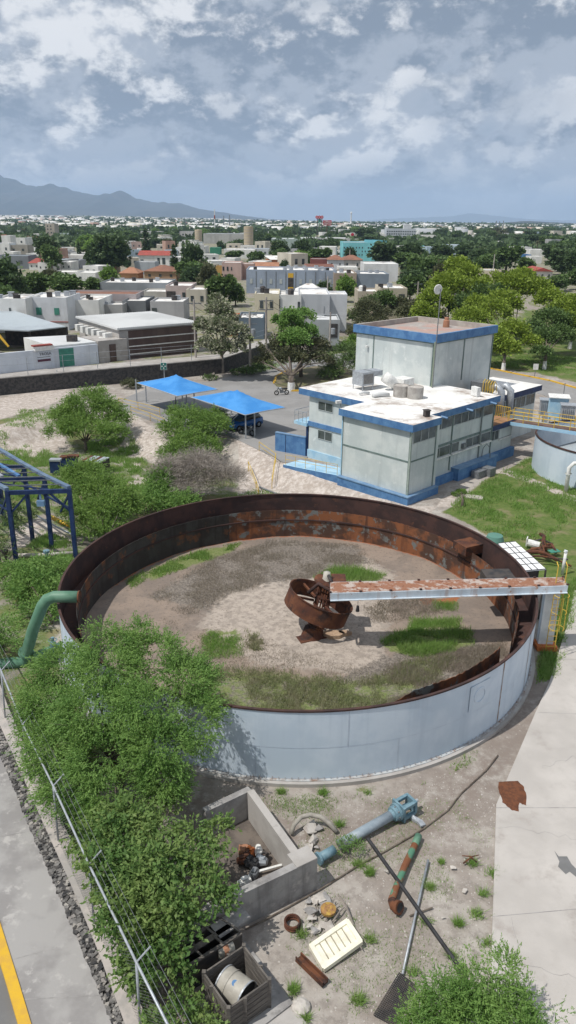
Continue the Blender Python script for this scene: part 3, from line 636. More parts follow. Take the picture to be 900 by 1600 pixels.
mb.lathe(TC, [(TR-.80, 1.78), (TR-.86, 1.78), (TR-.86, 1.70), (TR-.80, 1.70)], 180, close=True); mb.build('weir_stiffener', M['rim_rust'], tank)
mb = MB(); mb.lathe(TC, [(TR+.02, .0), (TR+.26, .0), (TR+.26, .16), (TR+.02, .16)], 180, close=True); mb.build('base_curb', M['concrete'], tank)
mb = MB(); mb.lathe(TC, [(TR+.012, .16), (TR+.11, .16), (TR+.11, .19), (TR+.012, .21)], 180, close=True)
for k in range(300):
    a = 2*math.pi*k/300; c = Vector((math.cos(a), math.sin(a), 0)); mb.bar(TC+c*(TR+.07)+Vector((0, 0, .17)), TC+c*(TR+.035)+Vector((0, 0, .30)), .02, .02)
mb.build('anchor_ring', mat('anchor', (.42, .44, .45), (.30, .28, .27), 2.5, .8, c3=(.2, .12, .08), s3=3, lo3=.5), tank)
# weld seams on the outside plates
mb = MB()
def arc(z, a0, a1, dr=.006, h=.02):
    n_ = max(2, int((a1-a0)/2))
    mb.lathe(TC, [(TR+dr, z-h/2), (TR+dr, z+h/2)], n_, a0=math.radians(a0), a1=math.radians(a1))
def vseam(a, z0, z1, w_=.25):
    arc((z0+z1)/2, a-w_/2, a+w_/2, .007, z1-z0)
arc(1.62, 180, 360, .007, .018)
for a, z0, z1 in ((222, 1.6, 3.2), (243, .2, 1.6), (262, .2, 1.6), (279, 1.6, 3.2), (289, .2, 1.6), (304, 1.6, 3.2), (322, .2, 1.6), (340, 1.6, 3.2)): vseam(a, z0, z1, .13)
mb.build('weld_seam', mat('seam', (0.50, 0.57, 0.65), (0.42, 0.48, 0.56), 2, .7), tank)
mb = MB()
for a in (316, 331): mb = MB(); arc(1.65, a-.2, a+.2, .009, 3.1); mb.build('rust_streak', M['rust_pale'], tank)
mb = MB(); a = math.radians(308); c = TC+Vector((math.cos(a)*(TR+.02), math.sin(a)*(TR+.02), 2.35)); mb.lathe(c, [(.36, 0), (.36, .03), (.30, .04), (.30, .0)], 24, M=Matrix.Rotation(a, 3, 'Z')@Matrix.Rotation(math.pi/2, 3, 'Y'), close=True)
mb.box(c, (.015, 1.2, 1.15), rz=a); mb.build('patch_plate', M['tank_paint'], tank)
# outlet box bridging the launder
a = math.radians(27)
mb = MB(); mb.box(TC+Vector((math.cos(a)*(TR-.65), math.sin(a)*(TR-.65), 2.55)), (1.25, 1.15, .55), rz=a); mb.build('outlet_box', M['rust'], tank)
mb = MB(); a = math.radians(3); mb.box(TC+Vector((math.cos(a)*(TR-1.3), math.sin(a)*(TR-1.3), 2.6)), (1.5, 1.2, .8), rz=a); mb.build('drop_box', M['steel_dark'], tank)
# floor of soil, slightly uneven
FLZ = .55
def tfloor(X, Y):
    r = np.hypot(X-TC.x, Y-TC.y); return FLZ+.28*np.exp(-(r/3.2)**2)+(fbm(X, Y, 2.5, 9)-.5)*.28+.25*sstep((r-6)/5)*sstep((TC.y-2-Y)/6)
rs = np.concatenate([[0.01], np.linspace(.3, TR-.8, 44)]); th = np.linspace(0, 2*np.pi, 181)[:-1]
Rr, Th = np.meshgrid(rs, th, indexing='ij'); X = TC.x+Rr*np.cos(Th); Y = TC.y+Rr*np.sin(Th); Z = tfloor(X, Y)
ii = np.arange(X.size).reshape(X.shape); i2 = np.roll(ii, -1, axis=1)
Q = np.stack([ii[:-1], ii[1:], i2[1:], i2[:-1]], -1).reshape(-1, 4)
fm = D.materials.new('tank_soil'); fm.use_nodes = True; t = fm.node_tree; b = t.nodes['Principled BSDF']; b.inputs['Roughness'].default_value = .95; b.inputs['Specular IOR Level'].default_value = .1
pos = NN(t, 'ShaderNodeNewGeometry').outputs['Position']
at = NN(t, 'ShaderNodeVertexColor', layer_name='zone'); sp = NN(t, 'ShaderNodeSeparateColor'); t.links.new(at.outputs[0], sp.inputs[0])
na = noise(pos, .5, 7, .62, nt=t); nb = noise(pos, 2.6, 8, .7, nt=t); nc = noise(pos, 9, 6, .7, nt=t)
base = mixc(mapr(na, .38, .62, nt=t), (0.27, 0.215, 0.175), (0.20, 0.165, 0.14), nt=t)
base = mixc(mapr(mth('ADD', sp.outputs[0], mth('SUBTRACT', nb, .5, nt=t), nt=t), .4, .6, nt=t), base, mixc(mapr(nb, .42, .6, nt=t), (0.40, 0.345, 0.295), (0.29, 0.25, 0.215), nt=t), nt=t)
base = mixc(mapr(mth('ADD', sp.outputs[1], mth('MULTIPLY', mth('SUBTRACT', nb, .5, nt=t), 1.2, nt=t), nt=t), .45, .7, nt=t), base, mixc(mapr(nc, .4, .6, nt=t), (0.12, 0.105, 0.092), (0.24, 0.21, 0.18), nt=t), nt=t)
base = mixc(mapr(mth('ADD', sp.outputs[2], mth('SUBTRACT', nb, .5, nt=t), nt=t), .4, .6, nt=t), base, (0.30, 0.12, 0.06), nt=t)
base = mixc(mth('MULTIPLY', mapr(noise(pos, 5.5, 8, .75, nt=t), .53, .64, nt=t), .6, nt=t), base, (0.11, 0.095, 0.082), nt=t)
base = mixc(mapr(mth('ADD', at.outputs[1], mth('MULTIPLY', mth('SUBTRACT', nb, .5, nt=t), 1.4, nt=t), nt=t), .5, .85, nt=t), base, mixc(mapr(nc, .4, .6, nt=t), (0.12, 0.16, 0.05), (0.19, 0.21, 0.09), nt=t), nt=t)
t.links.new(base, b.inputs['Base Color']); bp = NN(t, 'ShaderNodeBump'); bp.inputs['Strength'].default_value = .5; bp.inputs['Distance'].default_value = .06
t.links.new(nb, bp.inputs['Height']); t.links.new(bp.outputs[0], b.inputs['Normal'])
fl = npmesh('soil_floor', np.stack([X, Y, Z], -1).reshape(-1, 3), Q, fm, parent=tank, off=TC, smooth=True)
GX_, GY_ = GX, GY; GX, GY = X, Y
pale = np.maximum(soft(wpoly([(350, 905), (560, 860), (620, 900), (600, 1010), (640, 1080), (520, 1050), (400, 1040), (310, 980)], .6), 4.5), 0)
scrub = np.maximum(soft(wpoly([(230, 930), (330, 870), (430, 838), (560, 850), (580, 880), (480, 905), (360, 925), (330, 960)], .6), 3), soft(wpoly([(300, 1050), (520, 1060), (640, 1000), (760, 1000), (790, 1040), (640, 1120), (300, 1120)], .6), 3))
org = np.maximum(soft(wpoly([(655, 935), (720, 930), (710, 942), (660, 945)], .6), .3), sstep((Rr-(TR-1.35))/.6)*.62*sstep((Y-36)/3))
GRN = [[(490, 900), (520, 885), (560, 885), (605, 900), (590, 910), (500, 910)], [(595, 1000), (640, 980), (680, 985), (740, 985), (742, 1008), (700, 1020), (660, 1025), (600, 1018)], [(640, 965), (720, 968), (720, 985), (640, 982)], [(220, 900), (250, 880), (320, 855), (380, 845), (360, 862), (300, 885), (235, 908)], [(310, 985), (380, 980), (380, 1030), (310, 1030)], [(290, 1040), (420, 1045), (560, 1060), (680, 1010), (720, 1030), (640, 1120), (300, 1125)]]
green = np.zeros(X.shape)
for i, gq_ in enumerate(GRN): green = np.maximum(green, soft(wpoly(gq_, .6), 1.0)*(.95 if i < 4 else .72))
GX, GY = GX_, GY_
ca = fl.data.color_attributes.new('zone', 'FLOAT_COLOR', 'POINT'); ca.data.foreach_set('color', np.stack([pale, scrub, org, green], -1).astype(np.float32).ravel())

# ------------------------------------------------------------------ scraper bridge and feedwell
BZ = 3.85
a0, a1, b0, b1 = G(516, 926, BZ), G(887, 914, BZ), G(516, 909.6, BZ), G(880, 901.8, BZ)
br = thing('scraper_bridge', 'long rust-topped steel walkway beam with pale blue sides spanning half the round tank', 'walkway', (a0+a1)/2)
mb = MB(); mb.prism([a0.xy, a1.xy, b1.xy, b0.xy], BZ-.03, BZ); mb.build('deck', M['beam_top'], br)
mb = MB()
n_ = (a1-a0).normalized(); o_ = Vector((n_.y, -n_.x, 0))
mb.bar(a0+o_*.03-Vector((0, 0, .20)), a1+o_*.03-Vector((0, 0, .20)), .05, .36)
mb.bar(a0+o_*.08-Vector((0, 0, .37)), a1+o_*.08-Vector((0, 0, .37)), .12, .03)
mb.bar(b0-o_*.03-Vector((0, 0, .20)), b1-o_*.03-Vector((0, 0, .20)), .05, .36); mb.bar(a1-Vector((0, 0, .2)), b1-Vector((0, 0, .2)), .04, .36)
mb.build('girder', M['beam_side'], br)
for k in range(13):
    p = a0.lerp(a1, k/12); q = b0.lerp(b1, k/12); mb = MB(); mb.bar(p-Vector((0, 0, .3)), q-Vector((0, 0, .3)), .06, .1); mb.build('cross_member', M['rim_rust'], br)
for e0, e1 in ((a0, a1), (b0, b1)):
    for k in range(9):
        p = e0.lerp(e1, k/8); mb = MB(); mb.box(p+Vector((0, 0, .03)), (.12, .08, .06)); mb.build('post_stub', M['rim_rust'], br)
sup = G(853, 1016, 0); sup.y += .35
su = thing('bridge_support', 'pale blue box column on an orange footing under the outer end of the walkway beam', 'support column', sup)
mb = MB(); mb.box(sup+Vector((0, 0, 1.85)), (.72, .4, 3.2), rz=-.05); mb.build('column', M['white_metal'], su)
mb = MB(); mb.box(sup+Vector((0, -.1, .12)), (1.0, .8, .28)); mb.build('footing', M['orange'], su)
ldp = sup+Vector((.12, -.55, 0))
ld = thing('cage_ladder', 'yellow steel ladder with safety hoops climbing to the walkway outside the tank', 'ladder', ldp)
mb = MB()
for s_ in (-.22, .22): mb.tube([ldp+Vector((s_, 0, .1)), ldp+Vector((s_, 0, 4.75)), ldp+Vector((s_, .25, 4.85))], .025, 6)
mb.build('rail', M['rail_yellow'], ld)
for k in range(13): mb = MB(); mb.tube([ldp+Vector((-.22, 0, .35+k*.29)), ldp+Vector((.22, 0, .35+k*.29))], .016, 5); mb.build('rung', M['rail_yellow'], ld)
mb = MB()
for z_ in (1.6, 2.5, 3.4): mb.tube([ldp+Vector((.36*math.sin(a_)*1.0, -.36+.36*math.cos(a_), z_)) for a_ in np.linspace(-2.6+math.pi*.0, 2.6, 12)], .016, 5)
for a_ in (-1.6, 0.0+math.pi, 1.6, 2.4, -2.4): mb.tube([ldp+Vector((.36*math.sin(a_), -.36+.36*math.cos(a_), z_)) for z_ in (1.6, 3.4)], .014, 5)
mb.build('safety_cage', M['rail_yellow'], ld)
# feedwell drum, leaning
wc = G(497, 943, 2.15); TM = Matrix.Rotation(math.radians(21), 3, 'Y')@Matrix.Rotation(math.radians(-4), 3, 'X')
fw = thing('feedwell_drum', 'tilted rusty open steel drum ring at the centre of the round tank', 'drum ring', G(482, 996, .6))
mb = MB(); mb.lathe(wc, [(1.64, -.45), (1.64, .45), (1.70, .45), (1.70, .40), (1.62, .40), (1.62, -.45)], 56, M=TM, close=True); mb.build('shell', M['rust'], fw, smooth=False)
mb = MB()
for a_ in (0.5, 2.1, 3.6, 5.2):
    mb.bar(wc+TM@Vector((.35*math.cos(a_), .35*math.sin(a_), .15)), wc+TM@Vector((1.58*math.cos(a_), 1.58*math.sin(a_), .22)), .1, .1)
mb.build('spoke', M['rust'], fw)
ft = G(482, 998, .55); tp = wc+TM@Vector((0, 0, 1.25))
mb = MB()
ax_ = (tp-ft)
for a_ in np.linspace(0, 2*math.pi, 9)[:-1]:
    o2 = TM@Vector((.36*math.cos(a_), .36*math.sin(a_), 0)); mb.tube([ft+Vector((.25, .1, .1))+o2, tp+o2], .045, 6)
for k in range(5):
    c_ = (ft+Vector((.25, .1, .1))).lerp(tp, .2+k*.18); mb.lathe(c_, [(.44, -.03), (.44, .03), (.36, .03), (.36, -.03)], 20, M=TM, close=True)
mb.build('centre_cage', M['rust'], fw)
mb = MB(); mb.lathe(tp, [(.0, .1), (.62, .1), (.68, 0), (.68, -.12), (.55, -.2), (0, -.2)], 28, M=TM); mb.build('turntable', M['rust'], fw)
mb = MB(); mb.tube([wc+TM@Vector((-.75, -.35, .5)), tp+TM@Vector((-.5, -.55, -.05)), tp+TM@Vector((0.1, -.72, -.12)), tp+TM@Vector((.75, -.5, -.1))], .09, 8); mb.build('feed_pipe', M['rim_rust'], fw, smooth=True)
mb = MB(); mb.box(ft+Vector((.1, .1, .0)), (1.5, 1.1, .35), rz=.4); mb.lathe(ft+Vector((.2, .1, .1)), [(0, .55), (.42, .5), (.6, 0)], 12); mb.build('pedestal', M['rust'], fw)
mb = MB(); mb.box(tp+Vector((.55, .05, .16)), (.7, 1.0, .06)); mb.build('end_plate', M['rust'], fw)
dm = tp+Vector((-.05, -.05, .15))
gm_ = thing('gear_motor', 'small cream and dark drive motor sitting on top of the rusty centre cage', 'motor', dm)
mb = MB(); mb.lathe(dm, [(0, .42), (.17, .40), (.2, .1), (.26, 0)], 16); mb.build('housing', M['drum'], gm_, smooth=True)
mb = MB(); mb.tube([dm+Vector((.05, -.1, .3)), dm+Vector((.2, -.35, .1)), dm+Vector((.1, -.4, -.15))], .09, 8); mb.build('gear_arm', M['steel_dark'], gm_, smooth=True)
mb = MB(); p = a0.lerp(a1, .115)+Vector((0, -.12, -.36)); mb.tube([p, p-Vector((0, 0, .3))], .01, 4); mb.lathe(p-Vector((0, 0, .6)), [(0, .3), (.06, .28), (.09, 0), (0, -.02)], 10)
mb.build('hanging_weight', M['black'], label='small dark weight hanging by a wire under the walkway beam near the drum ring', cat='weight')
# slab pieces lying by the pedestal
for i, (px, py, r_, lb) in enumerate(((520, 992, .45, 'flat tan rock slab lying under the tilted rusty drum ring'), (538, 990, .25, 'small upright tan rock shard beside the drum ring pedestal'))):
    mb = MB(); c = G(px, py, .75); mb.prism([(c.x+r_*1.3*math.cos(a_)*(1+.2*math.sin(3*a_+i)), c.y+r_*.7*math.sin(a_)) for a_ in np.linspace(0, 2*math.pi, 8)[:-1]], .6, .86, 0); mb.build('rock_slab', mat('slab%d' % i, (.42, .30, .20), (.32, .22, .15), 4), label=lb, cat='rock')

# white panel roof and scrap beyond the rim
q = [G(779, 849, 3.0), G(805, 846, 3.05), G(853, 889, 3.0), G(819, 892, 2.95)]
pr_ = thing('panel_shelter', 'low shelter roofed with white panels in a dark grid beside the tank rim', 'shelter', Vector((q[0].x, q[3].y, 0)))
mb = MB(); mb.add([p for p in q]+[p-Vector((0, 0, .06)) for p in q], [(3, 2, 1, 0), (4, 5, 6, 7), (0, 1, 5, 4), (1, 2, 6, 5), (2, 3, 7, 6), (3, 0, 4, 7)]); mb.build('roof_panel', mat('panel', (.78, .79, .80), (.7, .71, .72), 3, .5), pr_)
mb = MB()
def onq(s, t_): return q[0].lerp(q[1], s).lerp(q[3].lerp(q[2], s), t_)+Vector((0, 0, .012))
for t_ in (.0, .2, .4, .6, .8, 1.0): mb.bar(onq(0, t_), onq(1, t_), .035, .02)
for s_ in (0, .36, .64, 1.0)[1:3]: mb.bar(onq(s_, 0), onq(s_, 1), .035, .02)
mb.build('grid_frame', M['black'], pr_)
for p in q: mb = MB(); mb.bar(p-Vector((0, 0, .05)), Vector((p.x, p.y, 0)), .08); mb.build('post', M['steel_dark'], pr_)
mb = MB(); c = (q[2]+q[3])/2; mb.box((c.x-.1, c.y+1.0, 1.4), (.9, 1.3, 2.8)); mb.build('cabinet', M['steel_dark'], pr_)
pt = G(878, 898, 0); pp = thing('white_standpipe', 'white upright plastic pipe standing in the grass beside the scrap heap', 'pipe', pt)
mb = MB(); mb.tube([pt, pt+Vector((.03, 0, 1.55))], .09, 10); mb.build('pipe', M['limewash'], pp, smooth=True)
mb = MB(); mb.tube([pt+Vector((0, 0, 1.5)), pt+Vector((.03, 0, 1.62))], .11, 10); mb.build('collar', M['white_metal'], pp)
rr = random.Random(3)
sh = ['bent rusty pipe lying across the scrap heap', 'short rusty pipe at the scrap heap edge', 'thin curved rusty bar on the scrap heap', 'thick rusty tube under the other scrap', 'long dark cable draped over the scrap heap', 'rusty angle bar poking out of the scrap heap', 'coiled rusty wire on the scrap heap', 'brown rusty strip lying flat by the scrap heap', 'grey conduit piece on the scrap heap', 'crooked rusty rod beside the white standpipe']
for i, lb in enumerate(sh):
    p = G(rr.uniform(838, 872), rr.uniform(846, 880), .15+rr.uniform(0, .3)); a_ = rr.uniform(0, 3.1); L = rr.uniform(.6, 1.5); d_ = Vector((math.cos(a_), math.sin(a_)*.8, rr.uniform(-.1, .15)))
    mb = MB(); mb.tube([p-d_*L, p-d_*L*.3+Vector((0, .1, rr.uniform(0, .3))), p+d_*L*.4+Vector((.1, 0, .2)), p+d_*L], rr.choice((.04, .06, .09, .12)), 7); mb.build('scrap_pipe', M['rust'] if i not in (4, 8) else M['steel_dark'], group='scrap lying beyond the tank rim', label=lb+' beyond the tank', cat='scrap')
p = G(834, 852, .3); mb = MB(); mb.tube([p+Vector((-.35, .25, .1)), p+Vector((.35, -.05, 0))], .24, 12, cap=False); mb.box(p+Vector((-.38, .3, .15)), (.06, .55, .5), rz=-.4)
mb.build('duct_piece', M['limewash'], label='white broken duct piece lying on the scrap heap beyond the tank', cat='duct')
p = G(866, 861, .35); mb = MB(); mb.box(p, (.7, .45, .05), rz=.3); mb.build('green_sheet', M['gate_green'], label='small green plastic sheet lying on the rusty scrap heap', cat='sheet')
p = G(773, 843, .4); mb = MB(); mb.lathe(p, [(0, .35), (.5, .3), (.6, 0), (.6, -.4)], 18); mb.build('drum_top', mat('teal', (.10, .22, .18)), label='dull green round drum top just beyond the tank rim by the white panels', cat='drum')

# ------------------------------------------------------------------ green overflow pipe
gp = thing('overflow_pipe', 'fat green pipe rising from the ground and bending over the tank rim', 'pipe', G(33, 1040, 0))
e = G(124, 932.5, 3.85); el = Vector((e.x-1.15, e.y-.02, 3.85)); bt = G(40, 1030, .35)
mb = MB(); mb.tube([e, e.lerp(el, .6), el, el+Vector((-.32, -.04, -.12)), el+Vector((-.55, -.1, -.42)), el.lerp(bt, .5)+Vector((-.25, -.1, .05)), bt+Vector((.03, .05, .2)), bt+Vector((-.1, 0, -.15)), bt+Vector((-1.2, -.2, -.15))], .27, 18); mb.build('pipe', M['green_pipe'], gp, smooth=True)
mb = MB(); mb.tube([e+Vector((.02, 0, 0)), e+Vector((-.04, 0, 0))], .29, 18, cap=False); mb.lathe(e+Vector((.01, 0, 0)), [(0, 0), (.25, 0)], 18, M=Matrix.Rotation(math.pi/2, 3, 'Y')); mb.build('mouth', M['rust'], gp)
mb = MB(); cc = bt+Vector((.05, .08, .28)); dd = (el-bt).normalized(); mb.tube([cc-dd*.06, cc+dd*.06], .40, 20); mb.build('flange', M['green_pipe'], gp)
p0, p1 = G(52, 1028, .45), G(112, 1004, .45); gb = thing('buried_pipe', 'short green horizontal pipe with a small blue valve beside the tank foot', 'pipe', Vector((p0.x, p0.y, 0)))
mb = MB(); mb.tube([p0, p1], .25, 16); mb.build('pipe', M['green_pipe'], gb, smooth=True)
c = p0.lerp(p1, .55); mb = MB(); mb.lathe(c+Vector((0, -.15, .15)), [(0, .6), (.08, .6), (.08, .35), (.16, .3), (.16, 0)], 12); mb.lathe(c+Vector((0, -.15, .62)), [(.18, .02), (.22, 0), (.18, -.02)], 14, close=True); mb.build('valve', M['valve_blue'], gb)
# ------------------------------------------------------------------ office building (axes turned 45 degrees)
R45 = math.radians(45)
def bb(mb, u0, u1, v0, v1, z0, z1, mi=0): mb.box(Bp((u0+u1)/2, (v0+v1)/2, (z0+z1)/2), (v1-v0, u1-u0, z1-z0), rz=R45, mi=mi)
def bpoly(pts): return [Bp(u, v, 0).xy for u, v in pts]
bd = thing('office_building', 'two storey pale grey office building with blue roof edges behind the round tank', 'building', Bp(6, 7, 0))
M['stucco_shade'] = M['stucco']
def part(name, m, boxes, par=bd, **kw):
    mb = MB()
    for b_ in boxes: bb(mb, *b_)
    return mb.build(name, m, par, **kw)
part('wall', M['stucco'], [(.3, 6.95, .3, 3.9, -.9, 5.65)]); part('wall', M['stucco'], [(1.3, 13.75, 3.55, 13.6, -.9, 5.65)])
mb = MB(); L1 = bpoly([(0, 0), (7.2, 0), (7.2, 3.25), (14.8, 3.25), (14.8, 13.85), (1.0, 13.85), (1.0, 3.65), (0, 3.65)]); mb.prism(L1, 5.65, 6.2, 0, top=1); mb.build('roof', [M['blue_paint'], M['roof_white']], bd)
# dark joints and struts
JT = [(.27, .33, .3, .42, .6, 5.65), (.3, .42, .27, .33, .6, 5.65), (.28, 6.95, .27, .31, 3.2, 3.32), (.27, .31, .31, 3.6, 3.2, 3.32), (6.9, 6.97, .26, .36, .5, 5.65), (.26, .32, 3.42, 3.55, .6, 5.65)]
for v_ in (3.95, 7.2, 11.6, 13.45): JT.append((1.22, 1.32, v_-.05, v_+.05, .9, 5.65))
JT.append((1.25, 1.30, 3.95, 13.55, 3.2, 3.38))
for j in JT: part('cladding_joint', M['strut'], [j])
corner = part('corner_trim', mat('corner', (0.33, 0.38, 0.34), (0.26, 0.31, 0.28), 2), [(.22, .34, .22, .34, .6, 5.64)])
part('edge_trim', M['pale_blue'], [(6.93, 7.03, .24, .30, .5, 5.6)])
def win(u0, u1, v0, v1, z0, z1, n, side, par=bd, blind=()):
    "side 'v': facing -u, panes along v; side 'u': facing -v, panes along u"
    fr = None
    t_ = .05
    if side == 'v':
        mb = MB(); bb(mb, u0-.05, u0, v0, v1, z0, z0+t_); bb(mb, u0-.05, u0, v0, v1, z1-t_, z1)
        for k in range(n+1): vv = v0+(v1-v0)*k/n; bb(mb, u0-.05, u0, max(v0, vv-.03), min(v1, vv+.03), z0+t_, z1-t_)
        fr = mb.build('window', M['frame'], par)
        for k in range(n):
            mb = MB(); a_ = v0+(v1-v0)*k/n; b_ = v0+(v1-v0)*(k+1)/n; bb(mb, u0-.025, u0-.005, a_+.03, b_-.03, z0+t_, z1-t_); mb.build('pane', M['stucco'] if k in blind else M['glass'], fr)
    else:
        mb = MB(); bb(mb, u0, u1, v0-.05, v0, z0, z0+t_); bb(mb, u0, u1, v0-.05, v0, z1-t_, z1)
        for k in range(n+1): uu = u0+(u1-u0)*k/n; bb(mb, max(u0, uu-.03), min(u1, uu+.03), v0-.05, v0, z0+t_, z1-t_)
        fr = mb.build('window', M['frame'], par)
        for k in range(n):
            mb = MB(); a_ = u0+(u1-u0)*k/n; b_ = u0+(u1-u0)*(k+1)/n; bb(mb, a_+.03, b_-.03, v0-.025, v0-.005, z0+t_, z1-t_); mb.build('pane', M['glass'], fr)
    return fr
win(.3, 0, .55, 3.35, 4.62, 5.6, 3, 'v')
win(1.3, 0, 4.1, 7.1, 4.62, 5.55, 2, 'v'); win(1.3, 0, 7.35, 11.5, 4.62, 5.55, 4, 'v'); win(1.3, 0, 11.75, 13.3, 4.62, 5.55, 1, 'v')
win(1.3, 0, 4.1, 7.1, 2.3, 3.15, 2, 'v'); win(1.3, 0, 7.35, 11.5, 2.3, 3.15, 4, 'v', blind=(1,)); win(1.3, 0, 11.75, 13.3, 2.3, 3.15, 1, 'v')
part('window_sill', M['limewash'], [(1.12, 1.3, 4.1, 7.1, 2.18, 2.28)]); part('window_sill', M['limewash'], [(1.12, 1.3, 7.35, 11.5, 2.18, 2.28)]); part('window_sill', M['limewash'], [(1.12, 1.3, 11.75, 13.4, 2.18, 2.28)])
win(10.95, 12.65, 3.55, 0, 4.55, 5.35, 2, 'u'); win(10.95, 12.6, 3.55, 0, 1.95, 2.8, 2, 'u')
part('string_course', M['blue_paint'], [(6.96, 13.8, 3.45, 3.55, 2.95, 3.35)])
part('plinth', M['blue_paint'], [(-.05, 7.0, -.1, .28, -1.0, .6), (-.05, .28, .28, 3.9, -1.0, .6)])
part('plinth', M['blue_paint'], [(1.0, 1.28, 3.9, 7.6, -.4, .7)]); part('plinth', M['blue_paint'], [(.55, 1.28, 7.6, 13.6, -.4, 1.0)])
part('plinth_cap', M['blue_light'], [(-.1, 7.02, -.16, .27, .6, .68), (-.1, .27, .27, 3.8, .6, .68)]); part('plinth_cap', M['blue_light'], [(.5, 1.29, 7.55, 13.62, 1.0, 1.07)])
part('base_band', M['pale_blue'], [(6.97, 13.8, 3.44, 3.54, -.4, .75)])
for v_ in (5.0, 8.6, 12.2): mb = MB(); mb.tube([Bp(1.0, v_, 5.85), Bp(.35, v_, 5.8)], .09, 8, cap=False); mb.build('roof_spout', M['blue_light'], bd)
mb = MB(); mb.tube([Bp(.5, 12.3, 1.05), Bp(.62, 12.35, 1.9), Bp(.9, 12.2, 2.25), Bp(1.15, 12.1, 1.8), Bp(1.2, 12.1, 1.05)], .035, 6); mb.build('conduit', M['galv_dark'], bd)
mb = MB(); mb.tube([Bp(1.18, 11.45, 1.05), Bp(1.18, 11.45, 5.6)], .03, 5); mb.build('conduit', M['galv_dark'], bd)
mb = MB(); bb(mb, 1.02, 1.27, 8.75, 9.2, 2.45, 2.85); mb.build('window_cooler', M['galv_dark'], bd)
# side balcony with its posts
part('balcony_slab', M['pale_blue'], [(13.8, 15.4, 3.3, 6.0, 2.85, 3.15)]); part('balcony_post', M['blue_steel'], [(13.85, 14.05, 3.5, 3.7, -.2, 2.85)])
for k in range(4):
    u_ = 13.9+k*.48; mb = MB(); mb.tube([Bp(u_, 3.35, 3.15), Bp(u_, 3.35, 4.1)], .025, 5); mb.build('balcony_baluster', M['galv'], bd)
mb = MB(); mb.tube([Bp(13.8, 3.35, 4.1), Bp(15.35, 3.35, 4.1), Bp(15.35, 6.0, 4.1)], .03, 5); mb.build('balcony_rail', M['galv'], bd)
mb = MB(); mb.tube([Bp(13.8, 3.35, 3.65), Bp(15.35, 3.35, 3.65), Bp(15.35, 6.0, 3.65)], .02, 5); mb.build('balcony_rail', M['galv'], bd)
part('porch_slab', M['blue_paint'], [(6.97, 8.9, 2.4, 3.5, 1.85, 2.2)]); part('porch_floor', M['terracotta'], [(7.0, 8.85, 2.45, 3.44, 2.2, 2.24)])
# tower
part('tower_wall', M['stucco'], [(7.1, 16.1, 12.4, 22.1, 0, 10.1)])
part('tower_parapet', M['blue_paint'], [(6.85, 7.1, 12.15, 22.35, 10.08, 10.8), (7.1, 16.35, 12.15, 12.4, 10.08, 10.8)])
part('tower_parapet', M['parapet'], [(16.1, 16.35, 12.4, 22.35, 10.08, 10.8), (7.1, 16.1, 22.1, 22.35, 10.08, 10.8)])
part('tower_roof', M['roof_red'], [(7.1, 16.1, 12.4, 22.1, 10.1, 10.3)])
for j in ((7.04, 7.1, 12.3, 12.46, 6.2, 10.08), (7.04, 7.1, 17.0, 17.12, 6.2, 10.08), (7.04, 7.1, 21.9, 22.05, 3, 10.08), (7.03, 7.09, 12.5, 22.0, 9.95, 10.08), (7.1, 16.1, 12.33, 12.4, 9.95, 10.08), (13.9, 14.0, 12.35, 12.4, 6.2, 9.95), (7.2, 7.3, 12.34, 12.39, 6.2, 9.9)): part('cladding_joint', M['strut'], [j])
# low annex with flat roof and terrace block
part('annex_wall', M['stucco'], [(1.6, 6.8, 13.6, 17.6, -.3, 3.05)]); part('terrace_floor', M['deck_brown'], [(1.5, 6.8, 13.6, 17.7, 3.3, 3.36)])
part('terrace_edge', M['blue_steel'], [(1.35, 1.55, 13.6, 17.8, 2.95, 3.36), (1.55, 6.8, 17.7, 17.8, 2.95, 3.34)])
part('plinth', M['blue_paint'], [(1.2, 1.58, 13.7, 17.7, -.4, .85)]); win(1.6, 0, 13.9, 15.2, 1.95, 2.85, 2, 'v'); win(1.6, 0, 15.3, 17.4, 1.95, 2.85, 1, 'v', blind=(0,))
part('window_sill', M['limewash'], [(1.45, 1.6, 15.3, 17.4, 1.84, 1.93)])
an = [(1.9, 6.9, 20.5, 29.0)]
part('annex_wall', M['stucco'], [(4.3, 6.9, 17.8, 26.6, -.1, 4.3)]); mb = MB(); mb.prism(bpoly([(3.9, 17.8), (7.0, 17.8), (9.5, 22.4), (9.5, 27.0), (3.9, 27.0)]), 4.3, 4.85, 0, top=1); mb.build('annex_roof', [M['blue_steel'], M['roof_white']], bd)
for k in range(4): win(4.3, 0, 19.0+k*1.9, 20.7+k*1.9, 3.0, 4.1, 2, 'v')
# terrace guard rails and the footbridge to the second tank
tg = thing('terrace_railing', 'yellow slatted railing round the brown terrace at the side of the office building', 'railing', Bp(1.6, 15.5, 3.36))
mb = MB(); mb.tube([Bp(6.6, 17.6, 4.35), Bp(2.0, 17.6, 4.35), ], .03, 6); mb.build('handrail', M['rail_yellow'], tg)
for k in range(24): mb = MB(); mb.bar(Bp(2.0+k*.2, 17.6, 3.36), Bp(2.0+k*.2, 17.6, 4.33), .05, .03); mb.build('slat', M['rail_yellow'], tg)
mb = MB(); mb.tube([Bp(1.5, 13.9, 4.3), Bp(1.5, 17.3, 4.3)], .03, 6); mb.tube([Bp(1.5, 13.9, 3.9), Bp(1.5, 17.3, 3.9)], .02, 6); mb.build('handrail', M['rail_yellow'], tg)
fb = thing('footbridge', 'pale blue footbridge with yellow handrails leading from the office terrace over the small round tank', 'footbridge', G(860, 668, 3.3))
f0, f1 = Bp(1.55, 16.6, 3.3), G(960, 684, 3.3); f1 = f0+(f1-f0)*1.3
dr = (f1-f0).normalized(); nr = Vector((-dr.y, dr.x, 0)); W_ = 1.5
